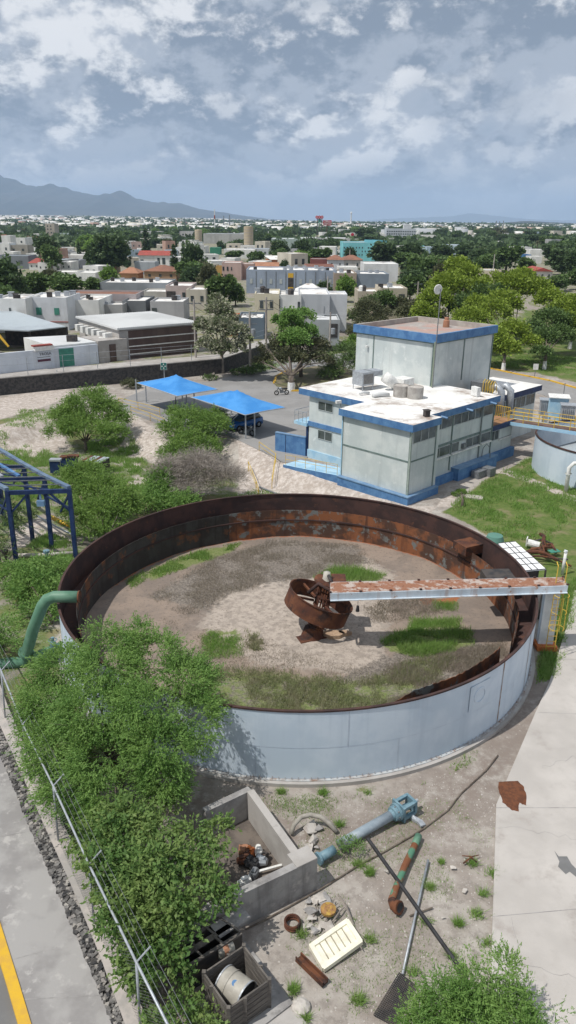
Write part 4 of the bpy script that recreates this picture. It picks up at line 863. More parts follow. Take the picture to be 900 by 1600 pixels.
mb = MB(); mb.bar(f0+nr*W_/2-Vector((0, 0, .02)), f1+nr*W_/2-Vector((0, 0, .02)), W_, .05); mb.build('deck', M['deck_dark'], fb)
mb = MB(); mb.bar(f0-Vector((0, 0, .12)), f1-Vector((0, 0, .12)), .06, .3); mb.bar(f0+nr*W_-Vector((0, 0, .12)), f1+nr*W_-Vector((0, 0, .12)), .06, .3); mb.build('girder', M['pale_blue'], fb)
for s_ in (0, 1):
    o3 = nr*W_*s_
    for h_ in (.35, .68, 1.0): mb = MB(); mb.tube([f0+o3+Vector((0, 0, h_)), f1+o3+Vector((0, 0, h_))], .028, 6); mb.build('handrail', M['rail_yellow'], fb)
    L = (f1-f0).length
    for k in range(int(L/1.35)+1): p = f0+o3+dr*k*1.35; mb = MB(); mb.tube([p, p+Vector((0, 0, 1.0))], .035, 6); mb.build('rail_post', M['rail_yellow'], fb)
# second tank
T2 = Vector((27.7, 62.0, 0)); t2 = thing('settling_tank', 'smaller pale blue round steel tank beneath the yellow railed footbridge', 'tank', T2)
mb = MB(); mb.lathe(T2, [(6.5, -.3), (6.5, 3.0), (6.42, 3.0), (6.42, .4)], 90); mb.build('wall', M['tank_paint'], t2, smooth=False)
mb = MB(); mb.lathe(T2, [(6.54, 2.92), (6.54, 3.04), (6.4, 3.04), (6.4, 2.92)], 90, close=True); mb.build('rim', M['rim_rust'], t2)
mb = MB(); mb.lathe(T2, [(0, .5), (6.42, .5)], 60); mb.build('sludge_floor', M['concrete_dark'], t2)
mb = MB(); mb.lathe(T2, [(1.0, 3.3), (5.2, 1.2)], 40, a0=2.4, a1=4.2); mb.build('baffle', M['tin'], t2)
p = G(884, 768, 0); mb = MB(); mb.tube([p, p+Vector((0, 0, 2.0)), p+Vector((.3, 0, 2.35)), p+Vector((1.6, 0, 2.45))], .16, 12); mb.lathe(p+Vector((0, 0, 1.5)), [(.24, .05), (.24, -.05)], 14); mb.build('elbow_pipe', M['limewash'], smooth=True, label='white vertical pipe with an elbow in front of the small round tank', cat='pipe')
# ramp, blue yard wall
rp = thing('access_ramp', 'long pale blue ramp with thin yellow rails climbing along the office wall', 'ramp', Bp(9.5, 1.5, 0))
mb = MB(); q = [Bp(7.02, .1, 0), Bp(7.02, 2.2, 0), Bp(13.5, 2.2, 0), Bp(13.5, .1, 0)]
z_ = lambda p: .62-.085*max(0, (Vector(p[:2])-C0).dot(UU)-7); mb.prism([(p.x, p.y) for p in q], -1.4, z_, 0, top=1); mb.build('ramp_body', [M['blue_paint'], M['pale_blue']], rp)
for k in range(6):
    u_ = 7.3+k*1.2; mb = MB(); zb = .62-.085*(u_-7); mb.tube([Bp(u_, .2, zb), Bp(u_, .2, zb+.9)], .02, 5); mb.build('rail_post', M['rail_yellow'], rp)
for h_ in (.5, .9): mb = MB(); mb.tube([Bp(7.3, .2, .6+h_), Bp(13.3, .2, .09+h_)], .018, 5); mb.build('handrail', M['rail_yellow'], rp)
yw = thing('yard_wall', 'short blue painted block wall between the parking lot and the office ramp', 'wall', G(454, 708, 0))
w0, w1 = G(431, 704, 0), G(478, 713, 0); mb = MB(); mb.bar(w0+Vector((0, 0, .8)), w1+Vector((0, 0, .8)), .25, 1.9); mb.build('panel', M['blue_paint'], yw)
mb = MB(); mb.bar(w0+Vector((0, 0, 1.78)), w1+Vector((0, 0, 1.78)), .32, .07); mb.build('coping', M['blue_light'], yw)
mb = MB(); p = w0.lerp(w1, .3); mb.box(p+Vector((.05, -.1, .85)), (.06, .25, 1.9), rz=.3); mb.build('joint', M['blue_steel'], yw)
# roof equipment
def at(u, v): return Bp(u, v, 6.2)
c = at(10.6, 7.0); acu = thing('rooftop_cooler', 'big grey evaporative cooler on legs on the white office roof', 'air cooler', c)
mb = MB(); mb.box(c+Vector((0, 0, 1.0)), (1.35, 1.35, 1.15), rz=R45-.15); mb.build('housing', M['galv'], acu)
mb = MB(); mb.box(c+Vector((0, 0, 1.0)), (1.1, 1.38, .85), rz=R45-.15); mb.build('pad', mat('pad', (.16, .16, .16), (.22, .21, .2), 6), acu)
mb = MB(); mb.box(c+Vector((.9, .7, 1.35)), (1.2, 1.2, .45), rz=R45-.15); mb.build('duct', M['galv'], acu)
for a_ in range(4):
    d_ = Matrix.Rotation(R45-.15+a_*math.pi/2, 3, 'Z')@Vector((.6, .6, 0)); mb = MB(); mb.bar(c+d_, c+d_+Vector((0, 0, .45)), .07); mb.build('leg', M['galv'], acu)
c = at(8.3, 9.1); rv = thing('roof_duct', 'white swooping roof duct between the cooler and the two round tanks', 'duct', c)
mb = MB(); mb.box(c+Vector((.4, .3, .5)), (1.5, 1.3, 1.0), rz=R45); mb.build('box', M['limewash'], rv); mb = MB(); mb.tube([c+Vector((-1.3, -.3, 1.2)), c+Vector((-.9, -.2, .9)), c+Vector((-.3, 0, .5)), c+Vector((.2, .2, .45))], [.5, .5, .45, .4], 10); mb.build('chute', M['limewash'], rv, smooth=True)
for i, (u, v, lb) in enumerate(((6.55, 7.15, 'round weathered concrete water tank nearer the cooler on the white office roof'), (5.35, 7.5, 'round weathered concrete water tank nearer the roof edge on the office'))):
    c = at(u, v); wt = thing('water_tank', lb, 'water tank', c, 'round water tanks on the office roof'); mb = MB(); mb.lathe(c, [(.66, 0), (.68, .95), (.60, .98), (.60, .85)], 28); mb.build('body', mat('wt%d' % i, (.42, .40, .37), (.30, .28, .26), 1.6, c3=(.55, .54, .52), s3=2, bump=.1), wt)
    mb = MB(); mb.lathe(c+Vector((0, 0, .9)), [(0, .05), (.66, .03), (.66, 0)], 28); mb.build('lid', M['rubble'], wt)
for (u, v, s_) in ((7.6, 5.6, 1.0), (9.0, 5.2, .6)):
    c = at(u, v); mb = MB(); mb.tube([c+Vector((-.6*s_, -.3, .18)), c+Vector((0, 0, .25)), c+Vector((.8*s_, .2, .12))], .2*s_, 8); mb.build('roof_debris', M['tin_light'], label=('crumpled pale sheet' if s_ == 1 else 'small crumpled grey roll')+' lying on the white office roof below the tanks', cat='debris', smooth=True)
c = at(2.3, 11.9); ac2 = thing('condenser_unit', 'small white air conditioner condenser near the edge of the office roof', 'air conditioner', c); mb = MB(); mb.box(c+Vector((0, 0, .42)), (.85, .35, .75), rz=R45+1.2); mb.build('case', M['limewash'], ac2)
mb = MB(); mb.lathe(c+Matrix.Rotation(R45+1.2, 3, 'Z')@Vector((0, -.18, .42)), [(0, .0), (.27, .0), (.27, .03)], 16, M=Matrix.Rotation(R45+1.2, 3, 'Z')@Matrix.Rotation(math.pi/2, 3, 'X')); mb.build('fan_grille', M['black'], ac2)
c = at(.9, 2.9); mb = MB(); mb.box(c+Vector((0, 0, .25)), (.4, .4, .45), rz=.3); mb.box(c+Vector((0, 0, .5)), (.5, .5, .06), rz=.3); mb.build('roof_vent', M['steel_dark'], label='small dark vent box at the front corner of the office roof', cat='vent')
c = at(6.5, 1.3); c = Bp(7.1, .2, 6.2)
fl_ = thing('flood_light', 'small white floodlight on the front left roof corner of the office', 'floodlight', c); mb = MB(); mb.tube([c, c+Vector((-.1, 0, .4))], .03, 6); mb.build('stem', M['galv_dark'], fl_); mb = MB(); mb.box(c+Vector((-.25, -.05, .5)), (.45, .22, .22), rz=.5); mb.build('head', M['limewash'], fl_)
p0 = Bp(6.75, 12.0, 6.2); mz = ZZ(684, 452, p0.y)
ms = thing('antenna_mast', 'thin dark antenna mast with a small white dish rising beside the office tower', 'antenna mast', p0)
mb = MB(); mb.tube([p0, p0+Vector((.05, 0, mz-6.2))], .045, 6); mb.build('pole', M['galv_dark'], ms)
mb = MB(); mb.tube([Bp(6.95, 12.2, 6.2), Bp(6.95, 12.2, 10.2)], .10, 8); mb.build('clamp_tube', mat('greenish', (.22, .26, .20)), ms)
mb = MB(); mb.lathe(p0+Vector((-.2, -.1, mz-6.2)), [(0, -.28), (.25, -.2), (.42, 0), (.34, .02), (0, -.1)], 18, M=Matrix.Rotation(math.radians(95), 3, 'X')@Matrix.Rotation(.4, 3, 'Y')); mb.build('dish', M['limewash'], ms, smooth=True)
c = Bp(11.5, 20.5, 10.3); mb = MB(); mb.lathe(c, [(0, .95), (.2, .95), (.22, .7), (.3, .65), (.34, 0)], 12); mb.build('roof_vent', M['terracotta'], label='tan clay vent stack standing on the red tower roof', cat='vent')
c = Bp(14.6, 12.38, 8.9); mb = MB(); mb.box(c, (.5, .2, .18), rz=.5); mb.tube([c, c+Vector((.15, .2, -.5))], .03, 5); mb.build('wall_lamp', M['limewash'], label='small white lamp bracket on the lit wall of the office tower', cat='lamp')
c = Bp(4.6, 18.6, 4.85); ch = thing('rooftop_cooler', 'grey rooftop cooling unit with silver ducts on the low annex roof', 'air cooler', c); mb = MB(); mb.box(c+Vector((-.9, .3, .7)), (1.8, 1.4, 1.3), rz=R45); mb.build('housing', M['galv_dark'], ch)
for k in (0, 1):
    o3 = Vector((.95*k, .35*k, 0)); mb = MB(); mb.tube([c+o3+Vector((-.2, -.2, .7)), c+o3+Vector((.25, -.5, 1.0)), c+o3+Vector((.65, -.8, .6)), c+o3+Vector((.7, -.9, -1.6))], .33, 12); mb.build('duct', M['galv'], ch, smooth=True)
lo = Bp(2.6, 14.6, 3.36); yl = thing('roof_ladder', 'yellow steel ladder frame with hoops at the office roof edge over the terrace', 'ladder', lo)
for k in range(5): mb = MB(); s_ = k*.32; q_ = Bp(1.9+s_*.9, 13.95+s_*.25, 0); mb.tube([q_+Vector((0, 0, 3.4)), q_+Vector((0, 0, 7.0)), q_+Vector((.2, .2, 7.2)), q_+Vector((.4, .3, 6.9)), q_+Vector((.4, .3, 6.2))], .035, 6); mb.build('hoop', M['rail_yellow'], yl)
# small bits at the office foot
c = G(748, 745, 0); mb = MB(); mb.box(c+Vector((0, 0, .3)), (1.3, .7, .6), rz=R45); mb.box(c+Vector((.9, .5, .35)), (.9, .9, .7), rz=R45); mb.build('condenser_box', M['galv_dark'], label='grey and blue equipment box at the foot of the office wall by the path', cat='equipment box')
c = G(741, 777, .05); mb = MB(); mb.box(c, (1.3, .8, .12), rz=-.3); mb.build('slab', M['rubble'], label='pale flat slab lying in the lawn in front of the office', cat='slab')

# ------------------------------------------------------------------ transformers behind the footbridge
def cab(px, py, w_, d_, h_, m, lb, ribs=True, roof=None, name='transformer'):
    c = G(px, py, 0); tt = thing(name, lb, 'transformer', c, None)
    mb = MB(); mb.box(c+Vector((0, 0, h_/2)), (w_, d_, h_), rz=-.25); mb.build('body', m, tt)
    if ribs:
        for k in range(7): mb = MB(); o3 = Matrix.Rotation(-.25, 3, 'Z')@Vector((-w_/2+.1+k*(w_-.2)/6, -d_/2-.08, 0)); mb.box(c+o3+Vector((0, 0, h_*.5)), (.06, .16, h_*.75), rz=-.25); mb.build('fin', M['galv'], tt)
    mb = MB(); mb.box(c+Vector((0, 0, h_+.05)), (w_*1.15, d_*1.2, .08), rz=-.25); mb.build('lid', roof or m, tt)
cab(869, 655, 1.9, 1.8, 2.5, M['pale_blue'], 'pale blue cabinet transformer with a flat white lid by the road', False, M['limewash'])
cab(884, 663, 1.4, 1.2, 2.1, M['galv'], 'grey ribbed transformer with cooling fins next to the blue cabinet'); cab(851, 648, 1.3, 1.2, 1.7, M['galv'], 'low grey ribbed transformer with cooling fins beside the annex wall')
c = G(849, 672, 0); mb = MB(); mb.box(c+Vector((0, 0, .9)), (.5, .3, 1.8)); mb.box(c+Vector((.7, .1, .7)), (.35, .3, 1.4)); mb.build('meter_box', M['limewash'], label='white upright meter box behind the footbridge railing', cat='meter box')

# ------------------------------------------------------------------ shade canopies, car, motorcycles
def canopy(pL, pB, pR, zs, posts, lb):
    L, B_, R_ = G(*pL, zs[0]), G(*pB, zs[1]), G(*pR, zs[2]); T_ = L+R_-B_; T_.z = 2.75
    root = thing('shade_canopy', lb, 'canopy', Vector((B_.x, B_.y, 0)), 'blue fabric shade canopies over the parking lot')
    n = 16; V = []
    for j in range(n+1):
        for i in range(n+1):
            s, t_ = i/n, j/n; p = (B_*(1-s)+R_*s)*(1-t_)+(L*(1-s)+T_*s)*t_
            r_ = max(abs(s-.5), abs(t_-.5))*2; p = p+Vector((0, 0, 1.25*(1-r_)**1.05-.18*math.sin(math.pi*min(1, r_))))
            e_ = math.sin(math.pi*s)*(1 if t_ in (0, 1) else 0)+math.sin(math.pi*t_)*(1 if s in (0, 1) else 0); ctr = (L+R_)/2; p = p+(ctr-p)*.05*e_*.6
            V.append(p)
    ii = np.arange((n+1)**2).reshape(n+1, n+1); Q = np.stack([ii[:-1, :-1], ii[:-1, 1:], ii[1:, 1:], ii[1:, :-1]], -1).reshape(-1, 4)
    npmesh('fabric', [tuple(v) for v in V], Q, M['canopy'], parent=root, off=ORG[root.name])
    for a_, b_ in ((L, B_), (B_, R_), (R_, T_), (T_, L)): mb = MB(); mb.tube([a_-Vector((0, 0, .04)), a_.lerp(b_, .5)+((L+R_)/2-a_.lerp(b_, .5))*.03-Vector((0, 0, .04)), b_-Vector((0, 0, .04))], .05, 6); mb.build('edge_beam', M['galv'], root)
    for p in posts:
        g_ = G(*p, 0); mb = MB(); mb.bar(g_, g_+Vector((0, 0, 2.62)), .13); mb.build('post', M['galv'], root)
    for cc in (T_, ): mb = MB(); mb.bar(Vector((cc.x, cc.y, 0)), cc, .13); mb.build('post', M['galv'], root)
canopy((213.5, 598), (277, 618.7), (340, 608), (2.7, 2.7, 2.6), ((214, 628), (229, 629.5), (286, 646), (292, 641)), 'blue shade canopy at the far end of the parking lot nearer the dark stone wall')
canopy((299, 620.5), (383, 648), (446, 636.4), (2.8, 2.65, 2.55), ((384, 686), (398, 683), (304, 641)), 'blue shade canopy over the parked blue car beside the office')
cd = (G(357, 672, 0)-G(403, 662, 0)); ca_ = math.atan2(cd.y, cd.x)
cp = G(381, 668, .05); CR = Matrix.Rotation(ca_, 3, 'Z')
car = thing('parked_car', 'blue hatchback car parked under the nearer blue shade canopy', 'car', cp)
def loft(secs, name, m, par, smooth=True):
    mb = MB(); n = len(secs[0]); vs = [cp+CR@Vector(p) for s in secs for p in s]
    fs = [(i*n+k, i*n+(k+1) % n, (i+1)*n+(k+1) % n, (i+1)*n+k) for i in range(len(secs)-1) for k in range(n)]+[tuple(range(n))[::-1], tuple((len(secs)-1)*n+k for k in range(n))]
    mb.add(vs, fs); return mb.build(name, m, par, smooth=smooth)
def sec(x, w_, z0, z1): return [(x, -w_*.94, z0), (x, -w_, (z0+z1)/2), (x, -w_*.90, z1), (x, 0, z1+.03), (x, w_*.90, z1), (x, w_, (z0+z1)/2), (x, w_*.94, z0)]
body = loft([sec(-2.05, .70, .35, .80), sec(-1.9, .84, .28, .98), sec(-1.2, .88, .25, 1.0), sec(0, .89, .25, .98), sec(1.0, .88, .25, .93), sec(1.6, .85, .28, .84), sec(2.0, .74, .32, .66), sec(2.08, .60, .38, .58)], 'body', M['car_blue'], car)
def sec2(x, w0, w1, z0, z1): return [(x, -w0, z0), (x, -w1, z1), (x, 0, z1+.04), (x, w1, z1), (x, w0, z0)]
loft([sec2(-1.85, .78, .60, .95, 1.02), sec2(-1.45, .82, .62, .95, 1.42), sec2(-.3, .84, .64, .95, 1.50), sec2(.35, .83, .62, .93, 1.40), sec2(1.15, .78, .66, .90, .95)], 'cabin_glass', M['glass'], car)
loft([sec2(-1.5, .64, .60, 1.40, 1.46), sec2(-.3, .66, .62, 1.47, 1.54), sec2(.3, .64, .60, 1.40, 1.46)], 'roof', M['car_blue'], car)
for x in (-1.3, 1.3):
    for y in (-.80, .80):
        mb = MB(); mb.lathe(cp+CR@Vector((x, y, .31)), [(.18, -.1), (.31, -.1), (.31, .1), (.18, .1)], 20, M=CR@Matrix.Rotation(math.pi/2, 3, 'X'), close=True); wh = mb.build('wheel', M['tire'], car)
        mb = MB(); mb.lathe(cp+CR@Vector((x, y, .31)), [(0, .07), (.19, .07), (.19, -.07), (0, -.07)], 14, M=CR@Matrix.Rotation(math.pi/2, 3, 'X')); mb.build('rim', M['galv'], wh)
for y in (-.58, .58): mb = MB(); mb.box(cp+CR@Vector((1.88, y, .68)), (.35, .32, .16), M=CR@Matrix.Rotation(.35, 3, 'Y')); mb.build('headlight', M['chrome'], car)
for y in (-.95, .95): mb = MB(); mb.box(cp+CR@Vector((.55, y, .98)), (.12, .2, .14), M=CR); mb.build('wing_mirror', M['car_blue'], car)
def moto(c, a_, lb, mcol):
    Rm = Matrix.Rotation(a_, 3, 'Z'); root = thing('motorcycle', lb, 'motorcycle', c)
    P = lambda x, y, z: c+Rm@Vector((x, y, z))
    for x in (-.65, .65): mb = MB(); mb.lathe(P(x, 0, .3), [(.2, -.05), (.3, -.05), (.3, .05), (.2, .05)], 18, M=Rm@Matrix.Rotation(math.pi/2, 3, 'X'), close=True); mb.build('wheel', M['tire'], root)
    mb = MB(); mb.tube([P(-.65, 0, .3), P(-.1, 0, .45), P(.35, 0, .75), P(.48, 0, .95)], .05, 6); mb.tube([P(.65, .06, .3), P(.42, .06, 1.0)], .03, 6); mb.tube([P(.65, -.06, .3), P(.42, -.06, 1.0)], .03, 6); mb.build('frame', M['galv_dark'], root)
    mb = MB(); mb.tube([P(-.75, 0, .78), P(-.4, 0, .74), P(-.05, 0, .76)], [.09, .13, .1], 8); mb.build('seat', M['black'], root, smooth=True)
    mb = MB(); mb.tube([P(-.05, 0, .78), P(.12, 0, .84), P(.35, 0, .82)], [.08, .16, .09], 8); mb.build('fuel_tank', mcol, root, smooth=True)
    mb = MB(); mb.box(P(0, 0, .42), (.4, .28, .34), M=Rm); mb.tube([P(.1, .12, .3), P(-.7, .16, .32)], .05, 6); mb.build('engine', M['galv_dark'], root)
    mb = MB(); mb.tube([P(.38, -.36, 1.02), P(.45, -.1, 1.0), P(.45, .1, 1.0), P(.38, .36, 1.02)], .02, 6); mb.build('handlebar', M['galv'], root)
    mb = MB(); mb.lathe(P(.55, 0, .88), [(0, .1), (.09, .06), (.09, -.04), (0, -.06)], 12, M=Rm@Matrix.Rotation(math.pi/2, 3, 'Y')); mb.build('headlamp', M['chrome'], root)
moto(G(385, 680, .05), ca_-1.2+math.pi, 'dark motorcycle leaning by the front post of the blue canopy', M['black'])
moto(G(440, 617, .05), .35+math.pi, 'motorcycle parked under the whitewashed tree by the yellow kerb', M['galv'])

# ------------------------------------------------------------------ blue pipe rack at the side
gb0 = G(25, 876, -.1); zt = ZZ(11, 766, gb0.y)
zt = min(max(zt, 3.6), 5.6)
rt = [G(108, 764, zt), G(69, 745, zt), G(37, 727, zt), G(-8, 700, zt), G(-60, 668, zt)]; wv = G(11, 767, zt)-rt[0]
rk = thing('pipe_rack', 'tall dark blue steel gantry frame with pipes along its top beside the round tank', 'gantry', Vector((rt[0].x, rt[0].y, 0)))
for p in rt[:4]:
    for o3 in (Vector((0, 0, 0)), wv):
        t_ = p+o3; mb = MB(); mb.bar(Vector((t_.x, t_.y, hz_at(t_.x, t_.y)-.2)), t_, .24, .24); mb.build('column', M['blue_steel'], rk)
    mb = MB(); mb.bar(p-Vector((0, 0, .12)), p+wv-Vector((0, 0, .12)), .16, .26); mb.build('cross_beam', M['blue_steel'], rk)
for o3, q_ in ((Vector((0, 0, 0)), wv), (wv, -wv)):
    p = rt[0]+o3; d_ = q_.normalized(); mb = MB(); mb.bar(p-Vector((0, 0, 1.5)), p+d_*1.2-Vector((0, 0, .2)), .12); mb.build('knee_brace', M['blue_steel'], rk)
M['rack_rail'] = mat('rack_rail', (0.10, 0.15, 0.23), (0.14, 0.20, 0.28), 2, .5)
for s_, m_, r_ in ((0, 'rack_rail', .13), (1, 'rack_rail', .13), (.42, 'blue_paint', .1), (.7, 'galv', .09)):
    mb = MB(); pts = [p+wv*s_+Vector((0, 0, .1)) for p in rt]; pts = pts if s_ in (0, 1) else pts[1:]
    for a_, b_ in zip(pts[:-1], pts[1:]): mb.bar(a_, b_, r_*2, r_*1.4)
    mb.build('runway_rail', M[m_], rk)
for p_a, p_b in zip(rt[:3], rt[1:4]):
    for o3 in (Vector((0, 0, 0)), wv): mb = MB(); mb.bar(p_a+o3-Vector((0, 0, .25)), p_a.lerp(p_b, .45)+o3-Vector((0, 0, 1.9))+ (p_b-p_a)*0, .10); mb.bar(p_a+o3-Vector((0, 0, 1.3)), p_b+o3-Vector((0, 0, 1.3)), .10); mb.build('side_brace', M['blue_steel'], rk)
    mb = MB(); mb.bar(p_a-Vector((0, 0, .2)), p_b+wv-Vector((0, 0, .2)), .07); mb.build('diagonal', M['blue_steel'], rk)
    for s_ in (.2, .55, .85): mb = MB(); c_ = p_a.lerp(p_b, s_); mb.bar(c_+Vector((0, 0, .15)), c_+wv+Vector((0, 0, .15)), .05); mb.build('tie_bar', M['galv_dark'], rk)
mb = MB(); p = rt[0].lerp(rt[0]+wv, .48); mb.bar(p, p-Vector((0, 0, .6)), .1); mb.box(p-Vector((0, 0, .85)), (.45, .3, .35)); mb.build('hoist', M['blue_light'], rk)
for i, (px, py, h_, m_, lb) in enumerate(((74, 876, .7, 'valve_blue', 'short blue valve post on the ground under the blue gantry'), (10, 880, .9, 'steel_dark', 'dark pump body at the foot of the blue gantry column'))):
    c = G(px, py, 0); mb = MB(); mb.lathe(c, [(0, h_), (.2, h_), (.2, h_*.8), (.1, h_*.75), (.1, .2), (.2, .1), (.2, 0)], 12); mb.build('valve_post', M[m_], label=lb, cat='valve')
for a_, b_, r_, m_, lb, z_ in (((28, 868), (118, 864), .13, 'rubble', 'pale pipe lying on the ground between the gantry and the tank', .1), ((80, 808), (112, 822), .16, 'yellow', 'short yellow pipe lying behind the gantry column', .3), ((56, 805), (118, 838), .07, 'galv', 'thin grey pipe run under the gantry', .3)):
    mb = MB(); mb.tube([G(*a_, z_), G((a_[0]+b_[0])/2, (a_[1]+b_[1])/2+1, z_), G(*b_, z_)], r_, 10); mb.build('ground_pipe', M[m_], label=lb, cat='pipe', smooth=True)
for i, (px, py, h_, lb) in enumerate(((87, 738, 1.1, 'small blue pump stand on the slab behind the gantry'), (115, 732, 1.1, 'taller blue pump stand with a rusty top near the leaning tree'), (103, 728, .8, 'low blue valve stand between the two pump stands'))):
    c = G(px, py, -1.2); ps = thing('pump_stand', lb, 'pump', c); mb = MB(); mb.box(c+Vector((0, 0, h_/2)), (.8, .5, h_)); mb.build('frame', M['blue_steel'], ps); mb = MB(); mb.box(c+Vector((.1, 0, h_+.08)), (1.0, .6, .16)); mb.build('top_plate', M['galv'] if i == 0 else M['rust'], ps)
c = G(151, 735, -1.2); bn = thing('scrap_bin', 'dark box with a striped grey lid in the hollow behind the round tank', 'bin', c); mb = MB(); mb.box(c+Vector((0, 0, .5)), (1.9, 1.5, 1.0), rz=-.3); mb.build('body', M['steel_dark'], bn)
for k in range(6): mb = MB(); mb.box(c+Matrix.Rotation(-.3, 3, 'Z')@Vector((-.8+k*.32, 0, 1.06)), (.26, 1.6, .07), rz=-.3); mb.build('lid_plank', M['tin'] if k % 3 else M['rust'], bn)
# yellow step rails on the bank by the canopies and the ramp
for (pts, lb) in ((((186, 634), (216, 641), (250, 650)), 'yellow handrail on the bank below the farther canopy'), (((205, 648), (235, 658), (258, 668)), 'second yellow handrail lower down the bank near the green bushes'), (((388, 718), (400, 742), (404, 756)), 'yellow stair handrail on the stone bank by the ramp'), (((405, 705), (431, 722), (425, 740)), 'yellow handrail at the top of the stone bank stairs')):
    pp_ = [G(*p, 0) for p in pts]; pp_ = [Vector((p.x, p.y, hz_at(p.x, p.y))) for p in pp_]; rl = thing('handrail', lb, 'handrail', pp_[0])
    for p in pp_: mb = MB(); mb.tube([p, p+Vector((0, 0, .9))], .03, 5); mb.build('post', M['rail_yellow'], rl)
    mb = MB(); mb.tube([p+Vector((0, 0, .9)) for p in pp_], .03, 5); mb.build('rail', M['rail_yellow'], rl); mb = MB(); mb.tube([p+Vector((0, 0, .5)) for p in pp_], .022, 5); mb.build('rail', M['rail_yellow'], rl)
pts = [G(*p, 0) for p in ((405, 738), (430, 748), (470, 765), (490, 766))]; pts = [Vector((p.x, p.y, hz_at(p.x, p.y)+.1)) for p in pts]; mb = MB(); mb.tube(pts, .08, 6); mb.build('drain_pipe', M['galv_dark'], label='thin dark pipe running across the pale stone bank below the ramp', cat='pipe')
# ------------------------------------------------------------------ yard: concrete basin and scrap
WZ = 1.32
def wallbar(a, b_, th, z0, z1, name, m, par):
    mb = MB(); mb.bar(Vector((a.x, a.y, (z0+z1)/2)), Vector((b_.x, b_.y, (z0+z1)/2)), th, z1-z0); return mb.build(name, m, par)
A = G(391, 1234, WZ); B1 = G(468, 1340, WZ); C1 = G(496, 1341, WZ); D1 = G(355, 1408, WZ); D2 = D1+(D1-C1).normalized()*2.6; E1 = G(318, 1268, WZ)
bs_ = thing('concrete_basin', 'grey roofless concrete basin with thick stained walls and rubbish inside it', 'basin', Vector((B1.x, B1.y, 0)))
dF = (D1-C1).normalized(); nF = Vector((dF.y, -dF.x, 0)); nF = nF if nF.y > 0 else -nF
wallbar(C1+nF*.12, D2+nF*.12, .25, -.1, WZ, 'wall', M['concrete_dark'], bs_)
wallbar(B1+nF*.26, A, .26, -.1, WZ-.02, 'wall', M['concrete'], bs_)
wallbar(A+Vector((-.02, .12, 0)), E1+Vector((0, .12, 0)), .24, -.1, WZ-.04, 'wall', M['concrete_dark'], bs_)
mb = MB(); q = [C1, C1+nF*.62, B1+nF*.62+dF*.1, B1+nF*.25-dF*0+dF*.1]; mb.prism([C1.xy, (C1+nF*.6).xy, (C1+nF*.6+dF*.75).xy, (C1+dF*.75+nF*.0).xy], -.1, WZ+.02); mb.build('corner_block', M['concrete'], bs_)
mb = MB(); mb.prism([A.xy, B1.xy, D2.xy, E1.xy], -.1, .12); mb.build('basin_floor', mat('basin_soil', (0.10, 0.085, 0.075), (0.16, 0.135, 0.115), 2, .95), bs_)
rr = random.Random(12)
jk = [('rusty motor casing', 'rust', (386, 1335)), ('dark finned motor', 'steel_dark', (398, 1350)), ('pale dented can', 'limewash', (404, 1330)), ('orange brown tin', 'orange', (391, 1331)), ('dark cylinder', 'steel_dark', (413, 1340)), ('grey bent bracket', 'galv', (409, 1345)), ('rusty gear block', 'rust', (379, 1344)), ('white plastic scrap', 'limewash', (382, 1378)), ('small grey motor', 'galv_dark', (397, 1365)), ('brown wooden stub', 'terracotta', (383, 1328)), ('black rag', 'black', (390, 1345)), ('long white strip', 'limewash', (420, 1357))]
for i, (lb, m_, (px, py)) in enumerate(jk):
    c = G(px, py, .3); mb = MB(); a_ = rr.uniform(0, 3); L = rr.uniform(.14, .24)
    if lb.startswith('long'): mb.box(c, (.9, .08, .04), rz=.35)
    else: mb.tube([c-Vector((math.cos(a_), math.sin(a_), -.1))*L, c, c+Vector((math.cos(a_), math.sin(a_), .25))*L], [rr.uniform(.1, .17), rr.uniform(.13, .19), rr.uniform(.07, .14)], 9); mb.box(c+Vector((0, 0, .1)), (.2, .14, .16), rz=a_)
    mb.build('scrap_part', M[m_], label=lb+' lying on the rubbish heap inside the concrete basin', cat='scrap', group='rubbish in the concrete basin')
# pale pipe with the blue valve head
hd = G(628, 1264, .38); tl = G(541, 1314, .25); dP = (hd-tl).normalized()
vp = thing('valve_pipe', 'long blue grey pipe with a blue flanged yoke head lying on the gravel', 'pipe', tl)
mb = MB(); mb.tube([tl-dP*.3, hd-dP*.55], .175, 18); mb.build('pipe', M['pipe_greyblue'], vp, smooth=True)
mb = MB(); mb.tube([hd-dP*.55, hd-dP*.45, hd-dP*.44, hd-dP*.3], [.175, .2, .26, .28], 18); mb.tube([hd-dP*.30, hd-dP*.20], .32, 20); mb.build('flange', M['valve_blue'], vp)
S_ = Vector((0, 0, 1)).cross(dP).normalized(); T3 = dP.cross(S_)
mb = MB(); MM = Matrix((dP, S_, T3)).transposed()
mb.box(hd-dP*.14, (.08, .64, .64), M=MM)
for s_, t_ in ((1, 1), (1, -1), (-1, 1), (-1, -1)): mb.box(hd+dP*.16+S_*.22*s_+T3*.22*t_, (.50, .12, .12), M=MM)
mb.box(hd+dP*.44+T3*.02, (.1, .54, .52), M=MM); mb.box(hd+dP*.14, (.5, .12, .12), M=MM)
mb.build('yoke', M['valve_blue'], vp)
mb = MB(); mb.tube([hd-dP*.05, hd+dP*.75], .06, 8); mb.build('stem', M['galv'], vp)
for k in range(8): mb = MB(); a_ = k*math.pi/4; mb.tube([hd-dP*.36+(S_*math.cos(a_)+T3*math.sin(a_))*.27, hd-dP*.14+(S_*math.cos(a_)+T3*math.sin(a_))*.27], .03, 6); mb.build('bolt', M['galv_dark'], vp)
